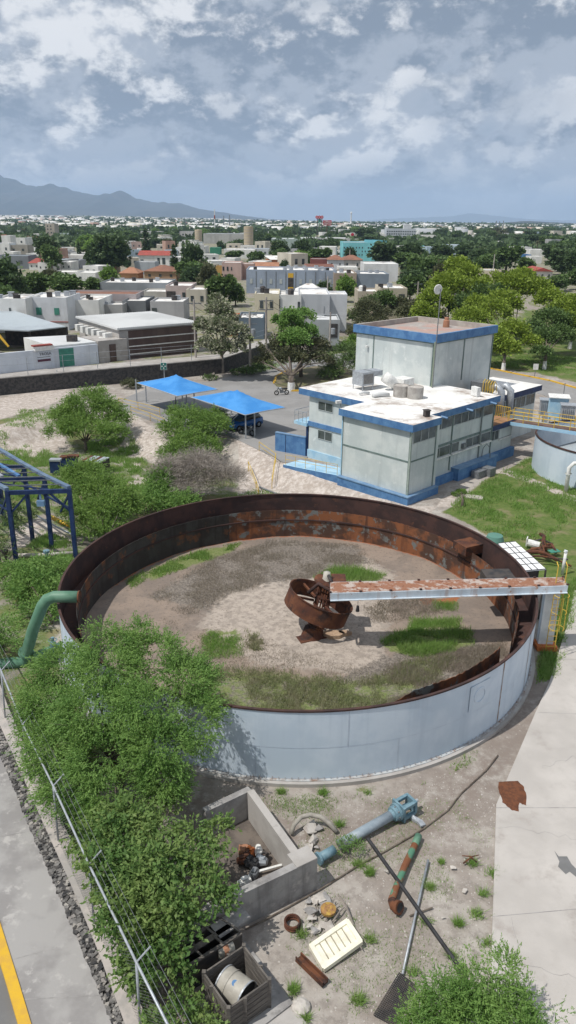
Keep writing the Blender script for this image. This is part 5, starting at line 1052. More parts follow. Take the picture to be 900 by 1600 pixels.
c = G(650, 1281, .08); mb = MB(); mb.box(c, (.34, .18, .1), rz=-.7); mb.box(c+Vector((.16, -.2, .02)), (.2, .25, .08), rz=.4); mb.tube([c+Vector((-.18, .2, .1)), c], .06, 8); mb.build('broken_casting', M['galv'], label='grey broken casting lying beside the blue yoke head', cat='metal piece')
c = G(511, 1334, .3); sv = thing('old_valve', 'small blue green valve stub at the end of the concrete basin wall', 'valve', c); mb = MB(); mb.tube([c-dP*.35, c+dP*.3], .16, 14); mb.build('body', M['valve_blue'], sv, smooth=True); mb = MB(); mb.tube([c-dP*.38, c-dP*.30], .22, 16); mb.build('flange', M['valve_blue'], sv)
mb = MB(); mb.tube([c+dP*.5, c+dP*.8], .1, 8); mb.tube([c+dP*.62, c+dP*.66], .2, 12); mb.build('coupling', M['galv_dark'], sv)
# hose arch
hp = [G(x, y, z) for x, y, z in ((455, 1303, .1), (459, 1289, .35), (470, 1277, .5), (484, 1273, .5), (500, 1276, .45), (514, 1286, .3), (526, 1300, .1))]
mb = MB(); mb.tube(hp, .085, 10); mb.build('hose', mat('hose', (.34, .32, .28), (.26, .24, .21), 4), label='grey stiff hose arching over weeds beside the concrete basin', cat='hose', smooth=True)
# green and rusty pipe with elbow
p = [G(x, y, z) for x, y, z in ((654, 1306, .2), (646, 1325, .2), (633, 1352, .2), (618, 1390, .2), (612, 1406, .22))]
rp_ = thing('rusty_pipe', 'rusty pipe with flaking green paint and an elbow mouth lying on the gravel', 'pipe', p[2])
mb = MB(); mb.tube(p, .115, 14); mb.build('pipe', mat('greenrust', (.17, .065, .03), (.20, .085, .045), 2, c3=(.08, .20, .13), s3=2.2, lo3=.5, hi3=.56, bump=.2), rp_, smooth=True)
mb = MB(); mb.tube([p[0], p[0].lerp(p[1], .75)], .128, 14); mb.build('green_end', M['green_pipe'], rp_, smooth=True)
mb = MB(); e = p[-1]; mb.tube([e, e+Vector((.05, -.22, .0)), e+Vector((.16, -.32, .05))], [.13, .16, .17], 16, cap=False); mb.tube([e+Vector((.12, -.29, .03)), e+Vector((.2, -.36, .08))], .21, 18); mb.build('elbow', M['rust'], rp_)
mb = MB(); mb.lathe(e+Vector((.205, -.365, .085)), [(0, 0), (.15, 0)], 18, M=Vector((.7, -.6, .35)).to_track_quat('Z', 'Y').to_matrix()); mb.build('opening', M['black'], rp_)
mb = MB(); mb.tube([G(575, 1311, .35), G(727, 1524, .12)], .065, 8); mb.build('pole', M['black'], label='long straight black pole lying diagonally across the gravel yard', cat='pole')
mb = MB(); mb.tube([G(669, 1344, .12), G(648, 1435, .1), G(629, 1522, .08)], .04, 7); mb.build('pole', M['galv'], label='thin grey metal pole lying crossed under the long black pole', cat='pole', smooth=True)
mb = MB(); mb.tube([G(640, 1431, .06), G(676, 1418, .06)], .025, 5); mb.build('twig', M['bark'], label='dark twig lying across the thin grey pole', cat='twig')
tr_ = [G(x, y, .05) for x, y in ((384, 1452), (420, 1434), (500, 1390), (560, 1352), (600, 1331), (640, 1308), (660, 1296), (700, 1266), (720, 1240), (760, 1203), (778, 1180))]
mb = MB(); mb.tube(tr_, .03, 6); mb.build('ground_pipe', M['bark'], label='very long thin rusty pipe running along the ground from the basin past the tank', cat='pipe')
# cream moulded pallet
q = [G(484, 1480, .12), G(543, 1439, .22), G(566, 1476, .16), G(505, 1516, .1)]; pl = thing('plastic_pallet', 'cream plastic slatted pallet lying tilted on the gravel yard', 'pallet', q[0])
dx = (q[1]-q[0]); dy = (q[3]-q[0])
def pq(s, t_, z=0): return q[0]+dx*s+dy*t_+Vector((0, 0, z))
for (s0, t0, s1, t1, w_) in ((0, .04, 1, .04, .14), (0, .96, 1, .96, .16), (.03, 0, .03, 1, .14), (.97, 0, .97, 1, .14)): mb = MB(); mb.bar(pq(s0, t0, .02), pq(s1, t1, .02), w_, .14); mb.build('edge_beam', M['plastic_cream'], pl)
for k in range(6): s_ = .14+k*.145; mb = MB(); mb.bar(pq(s_, .05, .0), pq(s_, .95, .0), .17, .07); mb.build('slat', M['plastic_cream'], pl)
mb = MB(); mb.box(pq(.5, .5, -.06), (.8, .35, .02), rz=.6); mb.build('liner', M['drum'], pl)
mb = MB(); c0_, c1_ = G(466, 1497, .1), G(508, 1538, .1); mb.bar(c0_, c1_, .24, .06); d_ = (c1_-c0_).normalized(); s_ = Vector((-d_.y, d_.x, 0)); mb.bar(c0_+s_*.1+Vector((0, 0, .08)), c1_+s_*.1+Vector((0, 0, .08)), .03, .15); mb.bar(c0_-s_*.1+Vector((0, 0, .08)), c1_-s_*.1+Vector((0, 0, .08)), .03, .15)
mb.build('steel_channel', M['rust'], label='short rusty steel channel lying beside the cream pallet', cat='steel channel')
mb = MB(); c = G(457, 1443, .12); 
for k in range(5): mb.lathe(c+Vector((rr.uniform(-.02, .02), rr.uniform(-.02, .02), -.08+k*.05)), [(.23, -.02), (.26, 0), (.23, .02), (.20, 0)], 20, close=True)
mb.build('wire_coil', M['rust'], label='round coil of rusty wire lying in the tree shadow', cat='wire coil')
c = G(513, 1421, .25); mb = MB(); mb.lathe(c, [(0, .06), (.12, .08), (.24, .04), (.24, -.05)], 20); mb.build('round_cover', mat('ycover', (.42, .27, .06), (.30, .16, .07), 8, c3=(.12, .06, .03), s3=14, lo3=.5), label='small round rusty yellow cover on a pile of sticks', cat='cover')
for i, (a_, b_) in enumerate((((500, 1433), (528, 1412)), ((508, 1440), (522, 1405)), ((497, 1418), (530, 1428)), ((520, 1440), (538, 1418)), ((528, 1398), (551, 1441)), ((541, 1452), (566, 1484)), ((487, 1440), (498, 1405)), ((724, 1349), (748, 1336)), ((745, 1347), (722, 1337)))):
    pa, pb = G(*a_, .1), G(*b_, .14); mb = MB(); mb.tube([pa, pa.lerp(pb, .5)+Vector((.03, .03, .08)), pb], [.03, .025, .015], 5)
    mb.build('branch', M['bark_grey'] if i < 7 else M['rust'], label=['dry stick under the round yellow cover', 'upright dry stick behind the round yellow cover', 'dry stick crossing beneath the round yellow cover', 'forked dry stick between the yellow cover and pallet', 'long thin dry branch above the cream pallet', 'dark bent stick beside the corner of the cream pallet', 'dry stick beside the grey stones by the basin', 'short rusty bar in the gravel towards the apron', 'second short rusty bar crossing the other by the apron'][i], cat='stick')
# stones
for i in range(26):
    px, py = (rr.uniform(478, 515), rr.uniform(1405, 1460)) if i < 14 else ((rr.uniform(480, 500), rr.uniform(1295, 1325)) if i < 20 else (rr.uniform(560, 760), rr.uniform(1320, 1500)))
    c = G(px, py, .05); s_ = rr.uniform(.06, .17) if i < 20 else rr.uniform(.04, .08); mb = MB()
    vs = [c+Vector((rr.gauss(0, 1), rr.gauss(0, 1), abs(rr.gauss(0, .6))+.1))*s_ for _ in range(12)]
    bm = bmesh.new(); [bm.verts.new(v) for v in vs]; bmesh.ops.convex_hull(bm, input=bm.verts); me = D.meshes.new('stone'); loose = [v for v in bm.verts if not v.link_faces]; bmesh.ops.delete(bm, geom=loose, context='VERTS'); bm.to_mesh(me); bm.free(); me.materials.append(M['rubble'] if i % 3 else M['concrete_dark'])
    o = D.objects.new('stone', me); COL.objects.link(o); ORG[o.name] = Vector((0, 0, 0)); grp = ('grey stones piled between the basin and the yellow cover', 'pale broken stone in the pile beside the basin front wall') if i < 14 else (('stones under the hose arch', 'white stone lying under the grey hose arch') if i < 20 else ('loose stones in the yard', 'small pale stone loose on the gravel yard'))
    setp(o, grp[1], 'stone', grp[0])
# steel tray, crate with drum, slabs
c = [G(267, 1485, .95), G(343, 1435, .95), G(377, 1458, .95), G(292, 1511, .95)]
st = thing('steel_frame_box', 'dark open steel box divided into cells by pale frames, under the leafy bush', 'steel box', Vector((c[3].x, c[3].y, 0)))
for i in range(4): wallbar(c[i], c[(i+1) % 4], .07, .0, .95, 'side_panel', M['steel_dark'], st)
def cq(s, t_): return (c[0].lerp(c[1], s)).lerp(c[3].lerp(c[2], s), t_)
for t_ in (.0, .5, 1.0): mb = MB(); mb.bar(cq(0, t_)+Vector((0, 0, .0)), cq(1, t_)+Vector((0, 0, .0)), .1 if t_ != .5 else .16, .06); mb.build('frame_bar', M['wood_grey'], st)
for s_, (t0, t1) in ((.33, (0, .5)), (.7, (0, .5)), (.28, (.5, 1)), (.66, (.5, 1)), (0, (0, 1)), (1.0, (0, 1))): mb = MB(); mb.bar(cq(s_, t0)+Vector((0, 0, .02)), cq(s_, t1)+Vector((0, 0, .02)), .06, .05); mb.build('divider', M['wood_grey'], st)
mb = MB(); mb.prism([p.xy for p in c], .0, .05); mb.build('bottom', M['black'], st)
mb = MB(); p = cq(1.08, .2); mb.box(p+Vector((.1, -.1, 0)), (.5, 1.1, .06), rz=-.9); mb.build('side_shelf', M['concrete_dark'], st)
p = G(352, 1482, .75); dv = thing('small_drum', 'small dented yellowish drum between the steel box and wooden crate', 'drum', p); mb = MB(); mb.tube([p+Vector((-.2, -.15, 0)), p+Vector((.2, .1, 0))], .17, 14); mb.build('body', M['drum'], dv, smooth=True); mb = MB(); mb.tube([p+Vector((-.08, -.07, 0)), p+Vector((.05, .02, 0))], .18, 14); mb.build('band', M['terracotta'], dv)
c = [G(318.5, 1519, 1.15), G(381, 1477, 1.15), G(421, 1530, 1.15), G(357, 1575, 1.15)]
cr = thing('wooden_crate', 'tall grey weathered open wooden crate holding a pale drum', 'crate', Vector((c[3].x, c[3].y, 0)))
for i in range(4):
    a_, b_ = c[i], c[(i+1) % 4]
    for k in range(6): mb = MB(); z0 = .04+k*.185; mb.bar(Vector((a_.x, a_.y, z0+.085)), Vector((b_.x, b_.y, z0+.085)), .045, .165); mb.build('board', M['wood_grey'], cr)
    mb = MB(); mb.bar(Vector((a_.x, a_.y, .0)), Vector((a_.x, a_.y, 1.19)), .1, .1); mb.build('corner_post', M['wood_grey'], cr)
    mid = a_.lerp(b_, .62); oo = (mid-(c[0]+c[2])/2); oo.z = 0; oo.normalize(); mb = MB(); mb.bar(Vector((mid.x, mid.y, 0))+oo*.04, Vector((mid.x, mid.y, 1.15))+oo*.04, .10, .04); mb.build('batten', M['wood_grey'], cr)
mb = MB(); mb.prism([p.xy for p in c], .0, .04); mb.build('floor', M['wood_grey'], cr)
d0, d1 = G(350, 1531, .62), G(386, 1558, .62); dm_ = (d1-d0).normalized()
dr_ = thing('metal_drum', 'pale dirty drum with a round blue sticker lying inside the wooden crate', 'drum', (d0+d1)/2)
mb = MB(); mb.tube([d0, d1], .40, 30, cap=False); mb.tube([d0+dm_*.02, d0], [.4, .02], 30, cap=False); mb.build('body', M['drum'], dr_, smooth=True)
for s_ in (0.02, .97, .33): mb = MB(); cc = d0.lerp(d1, s_); mb.tube([cc-dm_*.02, cc+dm_*.02], .42, 30, cap=False); mb.build('hoop', M['galv'] if s_ != .33 else M['drum'], dr_)
mb = MB(); mb.tube([d1-dm_*.06, d1-dm_*.05], .39, 30); mb.build('dark_mouth', M['black'], dr_)
up_ = Vector((0, -.35, 1)).normalized(); mb = MB(); cc = d0.lerp(d1, .5)+up_*.402; q_ = up_.to_track_quat('Z', 'Y').to_matrix(); mb.lathe(cc, [(0, .004), (.085, 0.0)], 14, M=q_); mb.build('sticker', M['blue_paint'], dr_)
sl = [G(x, y, .12) for x, y in ((383, 1470), (403, 1496), (458, 1567), (408, 1605), (330, 1640), (290, 1600))]; mb = MB(); mb.prism([p.xy for p in sl], -.1, .12); mb.build('crate_slab', M['concrete_dark'], label='dark concrete slab beneath the wooden crate', cat='slab')
sl = [G(x, y, .06) for x, y in ((459, 1569), (482, 1604), (520, 1680), (380, 1700), (405, 1607))]; mb = MB(); mb.prism([p.xy for p in sl], -.1, .06); mb.build('pale_slab', M['concrete'], label='pale concrete slab in front of the wooden crate and its dark slab', cat='slab')
c = G(470, 1571, .1); mb = MB(); mb.lathe(c, [(0, .1), (.15, .08), (.26, 0), (.28, -.1)], 12); mb.build('round_stone', M['rubble'], label='round pale stone beside the corner of the pale concrete slab', cat='stone')
# black woven grating
q = [G(624, 1520, .07), G(650, 1540, .07), G(618, 1604, .07), G(584, 1586, .07)]; gt = thing('metal_grating', 'dark woven metal grating lying at the end of the thin grey pole', 'grating', q[0])
mb = MB(); n_ = 26
def gq(s, t_): return q[0].lerp(q[1], s).lerp(q[3].lerp(q[2], s), t_)
for k in range(n_+1): mb.bar(gq(0, k/n_), gq(1, k/n_), .022, .02)
for k in range(13): mb.bar(gq(k/12, 0)+Vector((0, 0, .015)), gq(k/12, 1)+Vector((0, 0, .015)), .022, .02)
mb.build('mesh', M['steel_dark'], gt)
# rust pile and flat dark patch on the apron
pts = [G(x, y, .1) for x, y in ((779, 1222), (788, 1221), (808, 1220), (818, 1230), (824, 1248), (822, 1259), (812, 1255), (810, 1268), (798, 1266), (786, 1254), (780, 1240))]
pts = [pts[i//4].lerp(pts[(i//4+1) % len(pts)], (i % 4)/4)+Vector((rr.uniform(-.03, .03), rr.uniform(-.03, .03), 0)) for i in range(len(pts)*4)]
mb = MB(); ctr = sum(pts, Vector())/len(pts)+Vector((0, 0, .05)); n_ = len(pts)
for i in range(n_): mb.add([pts[i]+Vector((0, 0, .004)), pts[(i+1) % n_]+Vector((0, 0, .003)), (pts[(i+1) % n_]*.5+ctr*.5)+Vector((0, 0, .01)), (pts[i]*.5+ctr*.5)+Vector((0, 0, .01)), ctr], [(0, 1, 2, 3), (3, 2, 4)])
mb.build('rust_heap', mat('rustpowder', (.16, .062, .03), (.11, .045, .025), 6, .95, bump=.5), label='low heap of brown rust flakes on the edge of the concrete apron', cat='heap')
pts = [G(x, y, .104) for x, y in ((866, 1329), (873, 1338), (886, 1338), (893, 1350), (905, 1362), (900, 1370), (890, 1362), (884, 1366), (872, 1354), (874, 1346))]; mb = MB(); mb.poly(pts[::-1]); mb.build('dark_patch', M['asphalt_dark'], kind='structure')
p = G(552, 1000, 0)
# ------------------------------------------------------------------ plants close by
def lp(base, L): 
    "lobes from pixels: (px, py, height above ground, rx, rz)"
    return [((lambda g_: (g_.x-base.x, g_.y-base.y, z-base.z, r, r, rz))(G(px, py, z))) for px, py, z, r, rz in L]
b0 = G(190, 1235, 0)
tree('mesquite_tree', 'big feathery green mesquite tree leaning against the near side of the round tank', b0,
     lp(b0, [(190, 1010, 4.1, 1.0, .6), (100, 1040, 3.3, 1.15, .7), (165, 1045, 4.0, 1.3, .7), (240, 1020, 4.1, 1.1, .6), (285, 1065, 3.6, 1.35, .8), (312, 1110, 3.3, .7, .6), (75, 1100, 2.7, 1.1, .8), (150, 1115, 3.5, 1.5, .9), (230, 1110, 3.6, 1.5, .9), (90, 1170, 2.3, 1.2, .9), (165, 1185, 2.9, 1.3, .9), (250, 1170, 3.0, 1.2, .9), (300, 1150, 2.8, .9, .8), (110, 1235, 1.7, 1.0, .9), (180, 1245, 2.0, 1.1, .9), (255, 1225, 2.2, .8, .7), (70, 1140, 2.0, .8, .9), (300, 1035, 3.9, .4, .3), (160, 985, 4.5, .5, .3), (55, 1075, 2.9, .4, .3), (215, 985, 4.4, .45, .3), (60, 1200, 1.7, .4, .3)]),
     215000, .095, M['leaf_mesq'], r0=.12, h0=1.1, seed=21, spray=12, aspect=.40, curl=.42, shell=.58, dens=.27, drop=.1)
b0 = G(235, 1440, 0)
tree('leafy_bush', 'bright broad leaved bush sprawling between the fence and the concrete basin', b0,
     lp(b0, [(190, 1290, 2.3, .9, .7), (150, 1310, 1.9, .8, .8), (245, 1300, 2.3, .7, .6), (170, 1360, 2.2, 1.0, .8), (240, 1360, 2.5, 1.0, .8), (300, 1300, 2.3, .5, .4), (330, 1330, 2.2, .45, .4), (345, 1290, 2.1, .3, .3), (200, 1430, 2.0, .9, .8), (270, 1400, 2.3, .8, .7), (320, 1385, 2.2, .55, .5), (345, 1405, 2.0, .4, .35), (290, 1440, 1.9, .5, .45), (255, 1500, 1.5, .55, .5), (210, 1520, 1.3, .5, .5), (230, 1470, 1.6, .7, .7), (180, 1400, 1.6, .8, .8), (260, 1250, 1.9, .5, .4), (300, 1355, 2.4, .5, .5)]),
     34000, .14, M['leaf_broad'], r0=.05, h0=.5, seed=22, spray=6, aspect=.55, curl=.6, shell=.3, dens=.28)
b0 = G(760, 1640, 0)
tree('mesquite_tree', 'feathery young mesquite growing at the edge of the concrete apron', b0,
     lp(b0, [(760, 1545, 2.2, .85, .6), (700, 1575, 2.0, .7, .6), (810, 1560, 2.1, .7, .5), (790, 1520, 2.2, .5, .4), (660, 1598, 1.7, .55, .5), (845, 1590, 1.8, .55, .5), (740, 1610, 1.9, .9, .8), (800, 1625, 1.8, .9, .8), (680, 1640, 1.4, .8, .7), (870, 1650, 1.3, .5, .6)]),
     62000, .078, M['leaf_mesq'], r0=.05, h0=.6, seed=23, spray=12, aspect=.38, curl=.45, shell=.35, dens=.34)
b0 = G(300, 1610, 0)
tree('leafy_bush', 'low broad leaved bush beside the foot of the wooden crate', b0, lp(b0, [(290, 1570, .9, .4, .35), (320, 1600, .7, .4, .35), (250, 1610, .9, .5, .5), (225, 1540, 1.0, .35, .4), (285, 1525, 1.1, .3, .3), (330, 1640, .6, .4, .4)]), 3600, .12, M['leaf_broad'], r0=.04, h0=.3, seed=24, spray=5, aspect=.55, curl=.6, shell=.3)
b0 = G(545, 1325, 0)
tree('weed_bush', 'small feathery green weed growing over the blue grey pipe', b0, lp(b0, [(545, 1318, .45, .35, .25), (530, 1325, .3, .25, .2), (560, 1322, .35, .25, .2)]), 2600, .05, M['leaf_mesq'], r0=.015, h0=.15, seed=25, spray=6, aspect=.35, cat='weed', trunk='stem')
def bush(name, lb, base, L, n, size, lm, seed, z0=0.0, r0=.1, h0=.6, **kw):
    b0 = G(*base, z0); b0.z = hz_at(b0.x, b0.y); return tree(name, lb, b0, lp(b0, L), n, size, lm, r0=r0, h0=h0, seed=seed, **kw)
MK = dict(spray=8, aspect=.42, curl=.5, shell=.40, dens=.24)
bush('mesquite_tree', 'rounded bright mesquite on the pale rock bank near the farther canopy', (134, 700), [(135, 630, 2.6, 2.3, 1.1), (105, 650, 1.6, 1.6, 1.1), (165, 640, 2.0, 1.7, 1.1), (130, 665, 1.1, 2.3, 1.2), (170, 675, .9, 1.5, 1.0), (185, 655, 1.3, 1.2, 1.0), (95, 675, .5, 1.3, 1.0), (145, 615, 3.2, 1.3, .8)], 48000, .20, M['leaf_bright'], 31, -1.0, r0=.16, h0=.9, **MK)
bush('mesquite_tree', 'bright mesquite bush between the blue gantry and the tank rim', (170, 860), [(130, 742, 2.0, 1.7, 1.1), (112, 762, 1.5, 1.5, 1.0), (155, 765, 1.6, 1.8, 1.1), (185, 780, 1.6, 1.3, 1.0), (125, 800, .9, 1.5, 1.0), (165, 800, 1.1, 1.6, 1.0), (195, 795, .9, 1.1, .8), (140, 830, .4, 1.2, .8), (165, 825, .6, 1.1, .8)], 52000, .17, M['leaf_bright'], 32, -.5, r0=.1, h0=.8, **MK)
bush('green_bush', 'dense green bush between the shade canopies and the dry grey bush', (300, 720), [(300, 655, 1.4, 1.9, 1.1), (275, 670, .9, 1.6, 1.1), (330, 665, 1.3, 1.7, 1.1), (300, 690, .3, 2.1, 1.2), (340, 650, 1.6, 1.0, .7), (275, 645, 1.4, .9, .7), (275, 710, -.3, 1.5, 1.0), (320, 700, .1, 1.5, 1.0)], 42000, .20, M['leaf_bright'], 33, -.8, r0=.12, h0=.6, **MK)
bush('dry_bush', 'grey leafless twiggy bush beside the dense green bush', (300, 785), [(310, 728, 1.2, 2.5, 1.4), (265, 735, .9, 1.7, 1.2), (352, 745, .6, 1.7, 1.1), (300, 755, .2, 2.2, 1.1)], 26000, .42, M['leaf_dry'], 34, -1.2, r0=.08, h0=.5, spray=4, aspect=.06, curl=.3, shell=.15, dens=.15, crown='twigs')
bush('green_bush', 'low green bush in front of the dry grey bush', (255, 800), [(255, 750, .3, 1.3, 1.0), (285, 785, -.4, 1.3, .9), (235, 785, -.5, 1.2, .8), (250, 770, -.2, 1.2, .8)], 24000, .17, M['leaf_mesq'], 35, -1.3, **MK)
bush('green_bush', 'shaded green bush under the bend of the green overflow pipe', (80, 975), [(70, 895, .9, 1.5, .9), (50, 920, .7, 1.2, .9), (90, 930, .6, 1.0, .8), (95, 900, .6, .9, .7), (60, 960, .4, 1.1, .7), (25, 900, .8, 1.2, .8)], 28000, .15, M['leaf_mesq'], 36, **MK)
bush('green_bush', 'leafy bush behind the top of the chain link fence by the green pipe', (5, 1020), [(0, 985, 1.0, .9, .8), (10, 1015, .7, .7, .7), (-20, 1000, .9, 1.0, .9)], 7000, .11, M['leaf_mesq'], 37, **MK)
bush('green_bush', 'dark bush at the picture edge beneath the blue gantry', (0, 880), [(5, 830, 1.2, 1.3, 1.0), (-10, 860, .8, 1.3, 1.0), (35, 810, .8, 1.0, .8), (10, 800, 1.4, 1.2, .8)], 9000, .12, M['leaf_mid'], 38, **MK)
bush('tall_tree', 'slender tree with pale seed clusters standing before the dark stone wall', (347, 583), [(345, 545, 4.2, 1.5, 1.5), (320, 540, 4.6, 1.3, 1.2), (372, 545, 4.3, 1.2, 1.2), (345, 515, 6.5, 2.2, 1.8), (320, 510, 6.8, 1.5, 1.3), (370, 520, 6.2, 1.7, 1.4), (342, 485, 8.6, 1.8, 1.5), (355, 500, 7.4, 1.7, 1.4), (338, 468, 9.8, 1.1, .9), (385, 530, 5.5, .9, .8)], 22000, .26, M['leaf_flower'], 39, r0=.28, h0=2.4, bark=M['bark_grey'], dens=.25)
bush('shade_tree', 'wide olive grey tree with a whitewashed trunk on the kerbed island by the parking lot', (455, 611), [(455, 560, 3.2, 2.6, 1.6), (425, 560, 2.8, 1.9, 1.3), (490, 560, 2.9, 2.1, 1.4), (455, 535, 4.8, 2.8, 1.7), (420, 545, 4.0, 1.7, 1.3), (495, 540, 4.2, 1.9, 1.4), (405, 565, 2.6, 1.0, .8), (515, 565, 2.4, 1.0, .9)], 26000, .22, M['leaf_olive'], 40, r0=.38, h0=1.9, bark=M['bark'], lime=1.1, dens=.35, shell=.3)
bush('shade_tree', 'green tree with feathery top rising behind the olive grey tree', (470, 590), [(455, 510, 6.5, 1.9, 1.6), (440, 500, 6.8, 1.4, 1.2), (475, 495, 7.5, 1.6, 1.3), (455, 495, 8.0, 1.5, 1.2), (480, 520, 5.8, 1.5, 1.3), (460, 530, 5.4, 2.2, 1.5)], 16000, .26, M['leaf_mesq'], 41, r0=.25, h0=2.5, dens=.25)
bush('green_bush', 'light green shrubs mass between the island and the office tower', (530, 592), [(530, 575, 1.2, 1.8, 1.3), (515, 585, .7, 1.4, 1.0), (548, 565, 2.0, 1.5, 1.5), (540, 548, 3.2, 1.5, 1.2), (512, 560, 1.8, 1.3, 1.2)], 14000, .24, M['leaf_mid'], 42, **MK)
bush('broad_leaf_plant', 'bright big leaved plant beside the wall of the office tower', (548, 560), [(545, 540, 2.6, 1.1, .8), (552, 530, 3.1, .8, .6)], 700, .7, M['leaf_bright'], 43, aspect=.45, cat='plant')
bush('roadside_bush', 'dark low shrub hanging over the wall top behind the parking lot', (545, 535), [(570, 505, 3.2, 2.2, 1.5), (590, 500, 3.6, 2.0, 1.4), (555, 520, 2.6, 1.6, 1.2), (600, 490, 4.6, 1.8, 1.2), (575, 480, 5.6, 2.4, 1.8), (560, 490, 4.6, 1.8, 1.2)], 12000, .22, M['leaf_olive'], 44)
bush('low_shrub', 'small grey green shrub below the dark wall beside the farther canopy', (203, 606), [(203, 600, .5, 1.2, .7), (212, 603, .3, .8, .5)], 2500, .14, M['leaf_olive'], 45)
bush('low_shrub', 'green undergrowth strip at the foot of the dark stone wall', (385, 586), [(385, 580, .6, 1.5, .7), (370, 582, .4, 1.2, .6), (400, 576, .6, 1.5, .7), (415, 570, .6, 1.3, .6), (328, 590, .3, 1.1, .5)], 6000, .15, M['leaf_mid'], 46)
bush('low_shrub', 'pale green weed cluster on the lawn against the office plinth', (722, 792), [(722, 768, .1, .5, .2), (712, 772, .1, .4, .2)], 1200, .08, M['leaf_bright'], 47)
bush('bare_sapling', 'thin bare sapling in front of the farther blue canopy', (275, 640), [(272, 605, 2.2, .9, 1.0)], 700, .3, M['leaf_dry'], 48, spray=4, aspect=.06, r0=.05, h0=1.4, crown='twigs')
# ------------------------------------------------------------------ grass and ground cover, nobody could count it
def scatter(name, specs, m, seed=0):
    r = np.random.default_rng(seed); VS = []; QS = []; o_ = 0
    for pts, n, h, w_, z, thr in specs:
        zf = tfloor if z == 'tank' else HT
        P = patch_points(pts, n, .6 if z == 'tank' else (z or 0), seed=seed+len(VS), zf=zf, thr=thr)
        if z == 'tank': P = P[np.hypot(P[:, 0]-TC.x, P[:, 1]-TC.y) < TR-1.0]
        V_, Q_ = blades(P, h, w_, r); VS.append(V_); QS.append(Q_+o_); o_ += len(V_)
    return npmesh(name, np.concatenate(VS), np.concatenate(QS), m, label=None, kind='stuff')
setp(scatter('grass', [([(490, 900), (520, 885), (560, 885), (605, 900), (590, 910), (500, 910)], 3500, .34, .028, 'tank', .2), ([(595, 1000), (640, 980), (680, 985), (740, 985), (742, 1008), (700, 1020), (660, 1025), (600, 1018)], 6500, .32, .028, 'tank', .38),
    ([(640, 965), (720, 968), (720, 985), (640, 982)], 1800, .26, .028, 'tank', .2), ([(676, 938), (715, 938), (715, 955), (676, 955)], 1200, .2, .024, 'tank', .2), ([(220, 900), (250, 880), (320, 855), (380, 845), (360, 862), (300, 885), (235, 908)], 4200, .16, .05, 'tank', .45),
    ([(310, 985), (380, 980), (380, 1030), (310, 1030)], 2600, .2, .024, 'tank', .5), ([(195, 905), (225, 890), (230, 905), (205, 920)], 700, .15, .04, 'tank', .3)], M['grass_green'], 5), 'bright green grass patches growing in the soil of the round tank')
setp(scatter('dry_scrub', [([(230, 930), (330, 868), (430, 840), (560, 850), (600, 880), (480, 905), (360, 930), (300, 970)], 22000, .14, .02, 'tank', .36), ([(560, 885), (660, 930), (620, 975), (560, 950)], 1500, .16, .03, 'tank', .5), ([(560, 940), (680, 930), (700, 960), (580, 975)], 3500, .2, .024, 'tank', .4),
    ([(640, 1020), (790, 1000), (800, 1030), (680, 1100), (600, 1110), (600, 1040)], 15000, .18, .022, 'tank', .36), ([(240, 960), (420, 1000), (560, 1040), (640, 1010), (560, 1060), (330, 1050)], 5000, .10, .02, 'tank', .42)], M['grass_dry'], 6), 'dry grey brown scrub covering the soil inside the round tank')
setp(scatter('weeds', [([(290, 1040), (420, 1045), (560, 1060), (680, 1010), (720, 1030), (640, 1120), (300, 1125)], 15000, .24, .024, 'tank', .42), ([(380, 985), (440, 990), (440, 1030), (380, 1030)], 1200, .2, .04, 'tank', .55)], M['grass_dull'], 7), 'dull olive weeds along the near edge inside the round tank')
setp(scatter('grass', [([(700, 790), (760, 748), (830, 712), (910, 730), (910, 790), (860, 850), (760, 840)], 16000, .22, .06, 0, .40), ([(845, 940), (905, 900), (900, 960), (870, 1060), (838, 1068), (846, 1000)], 9000, .28, .05, 0, .3),
    ([(555, 1240), (640, 1222), (700, 1198), (772, 1155), (778, 1162), (710, 1212), (640, 1238), (560, 1250)], 2600, .16, .03, 0, .5), ([(330, 772), (400, 752), (480, 772), (560, 790), (500, 800), (330, 800)], 5000, .22, .05, -.8, .35),
    ([(130, 690), (200, 680), (260, 760), (330, 790), (300, 830), (200, 760), (140, 720)], 14000, .30, .06, -1.2, .4), ([(0, 690), (80, 700), (130, 760), (60, 800), (0, 790)], 9000, .3, .06, -1.2, .45),
    ([(20, 880), (120, 860), (100, 900), (20, 950)], 6000, .3, .05, 0, .35), ([(40, 850), (110, 855), (110, 820), (60, 800)], 2500, .3, .05, 0, .4), ([(30, 640), (150, 640), (170, 630), (110, 655), (0, 672)], 2500, .25, .06, 0, .4),
    ([(300, 592), (350, 588), (440, 560), (470, 565), (400, 585)], 3000, .25, .07, 0, .4), ([(770, 570), (860, 583), (910, 590), (910, 560), (780, 545)], 7000, .2, .09, 0, .4),
    ([(60, 1260), (150, 1250), (190, 1400), (230, 1500), (250, 1600), (215, 1600), (150, 1450), (90, 1320)], 6000, .25, .04, .1, .3)], M['grass_green'], 8), 'green grass growing over the lawns and hollows round the tank')
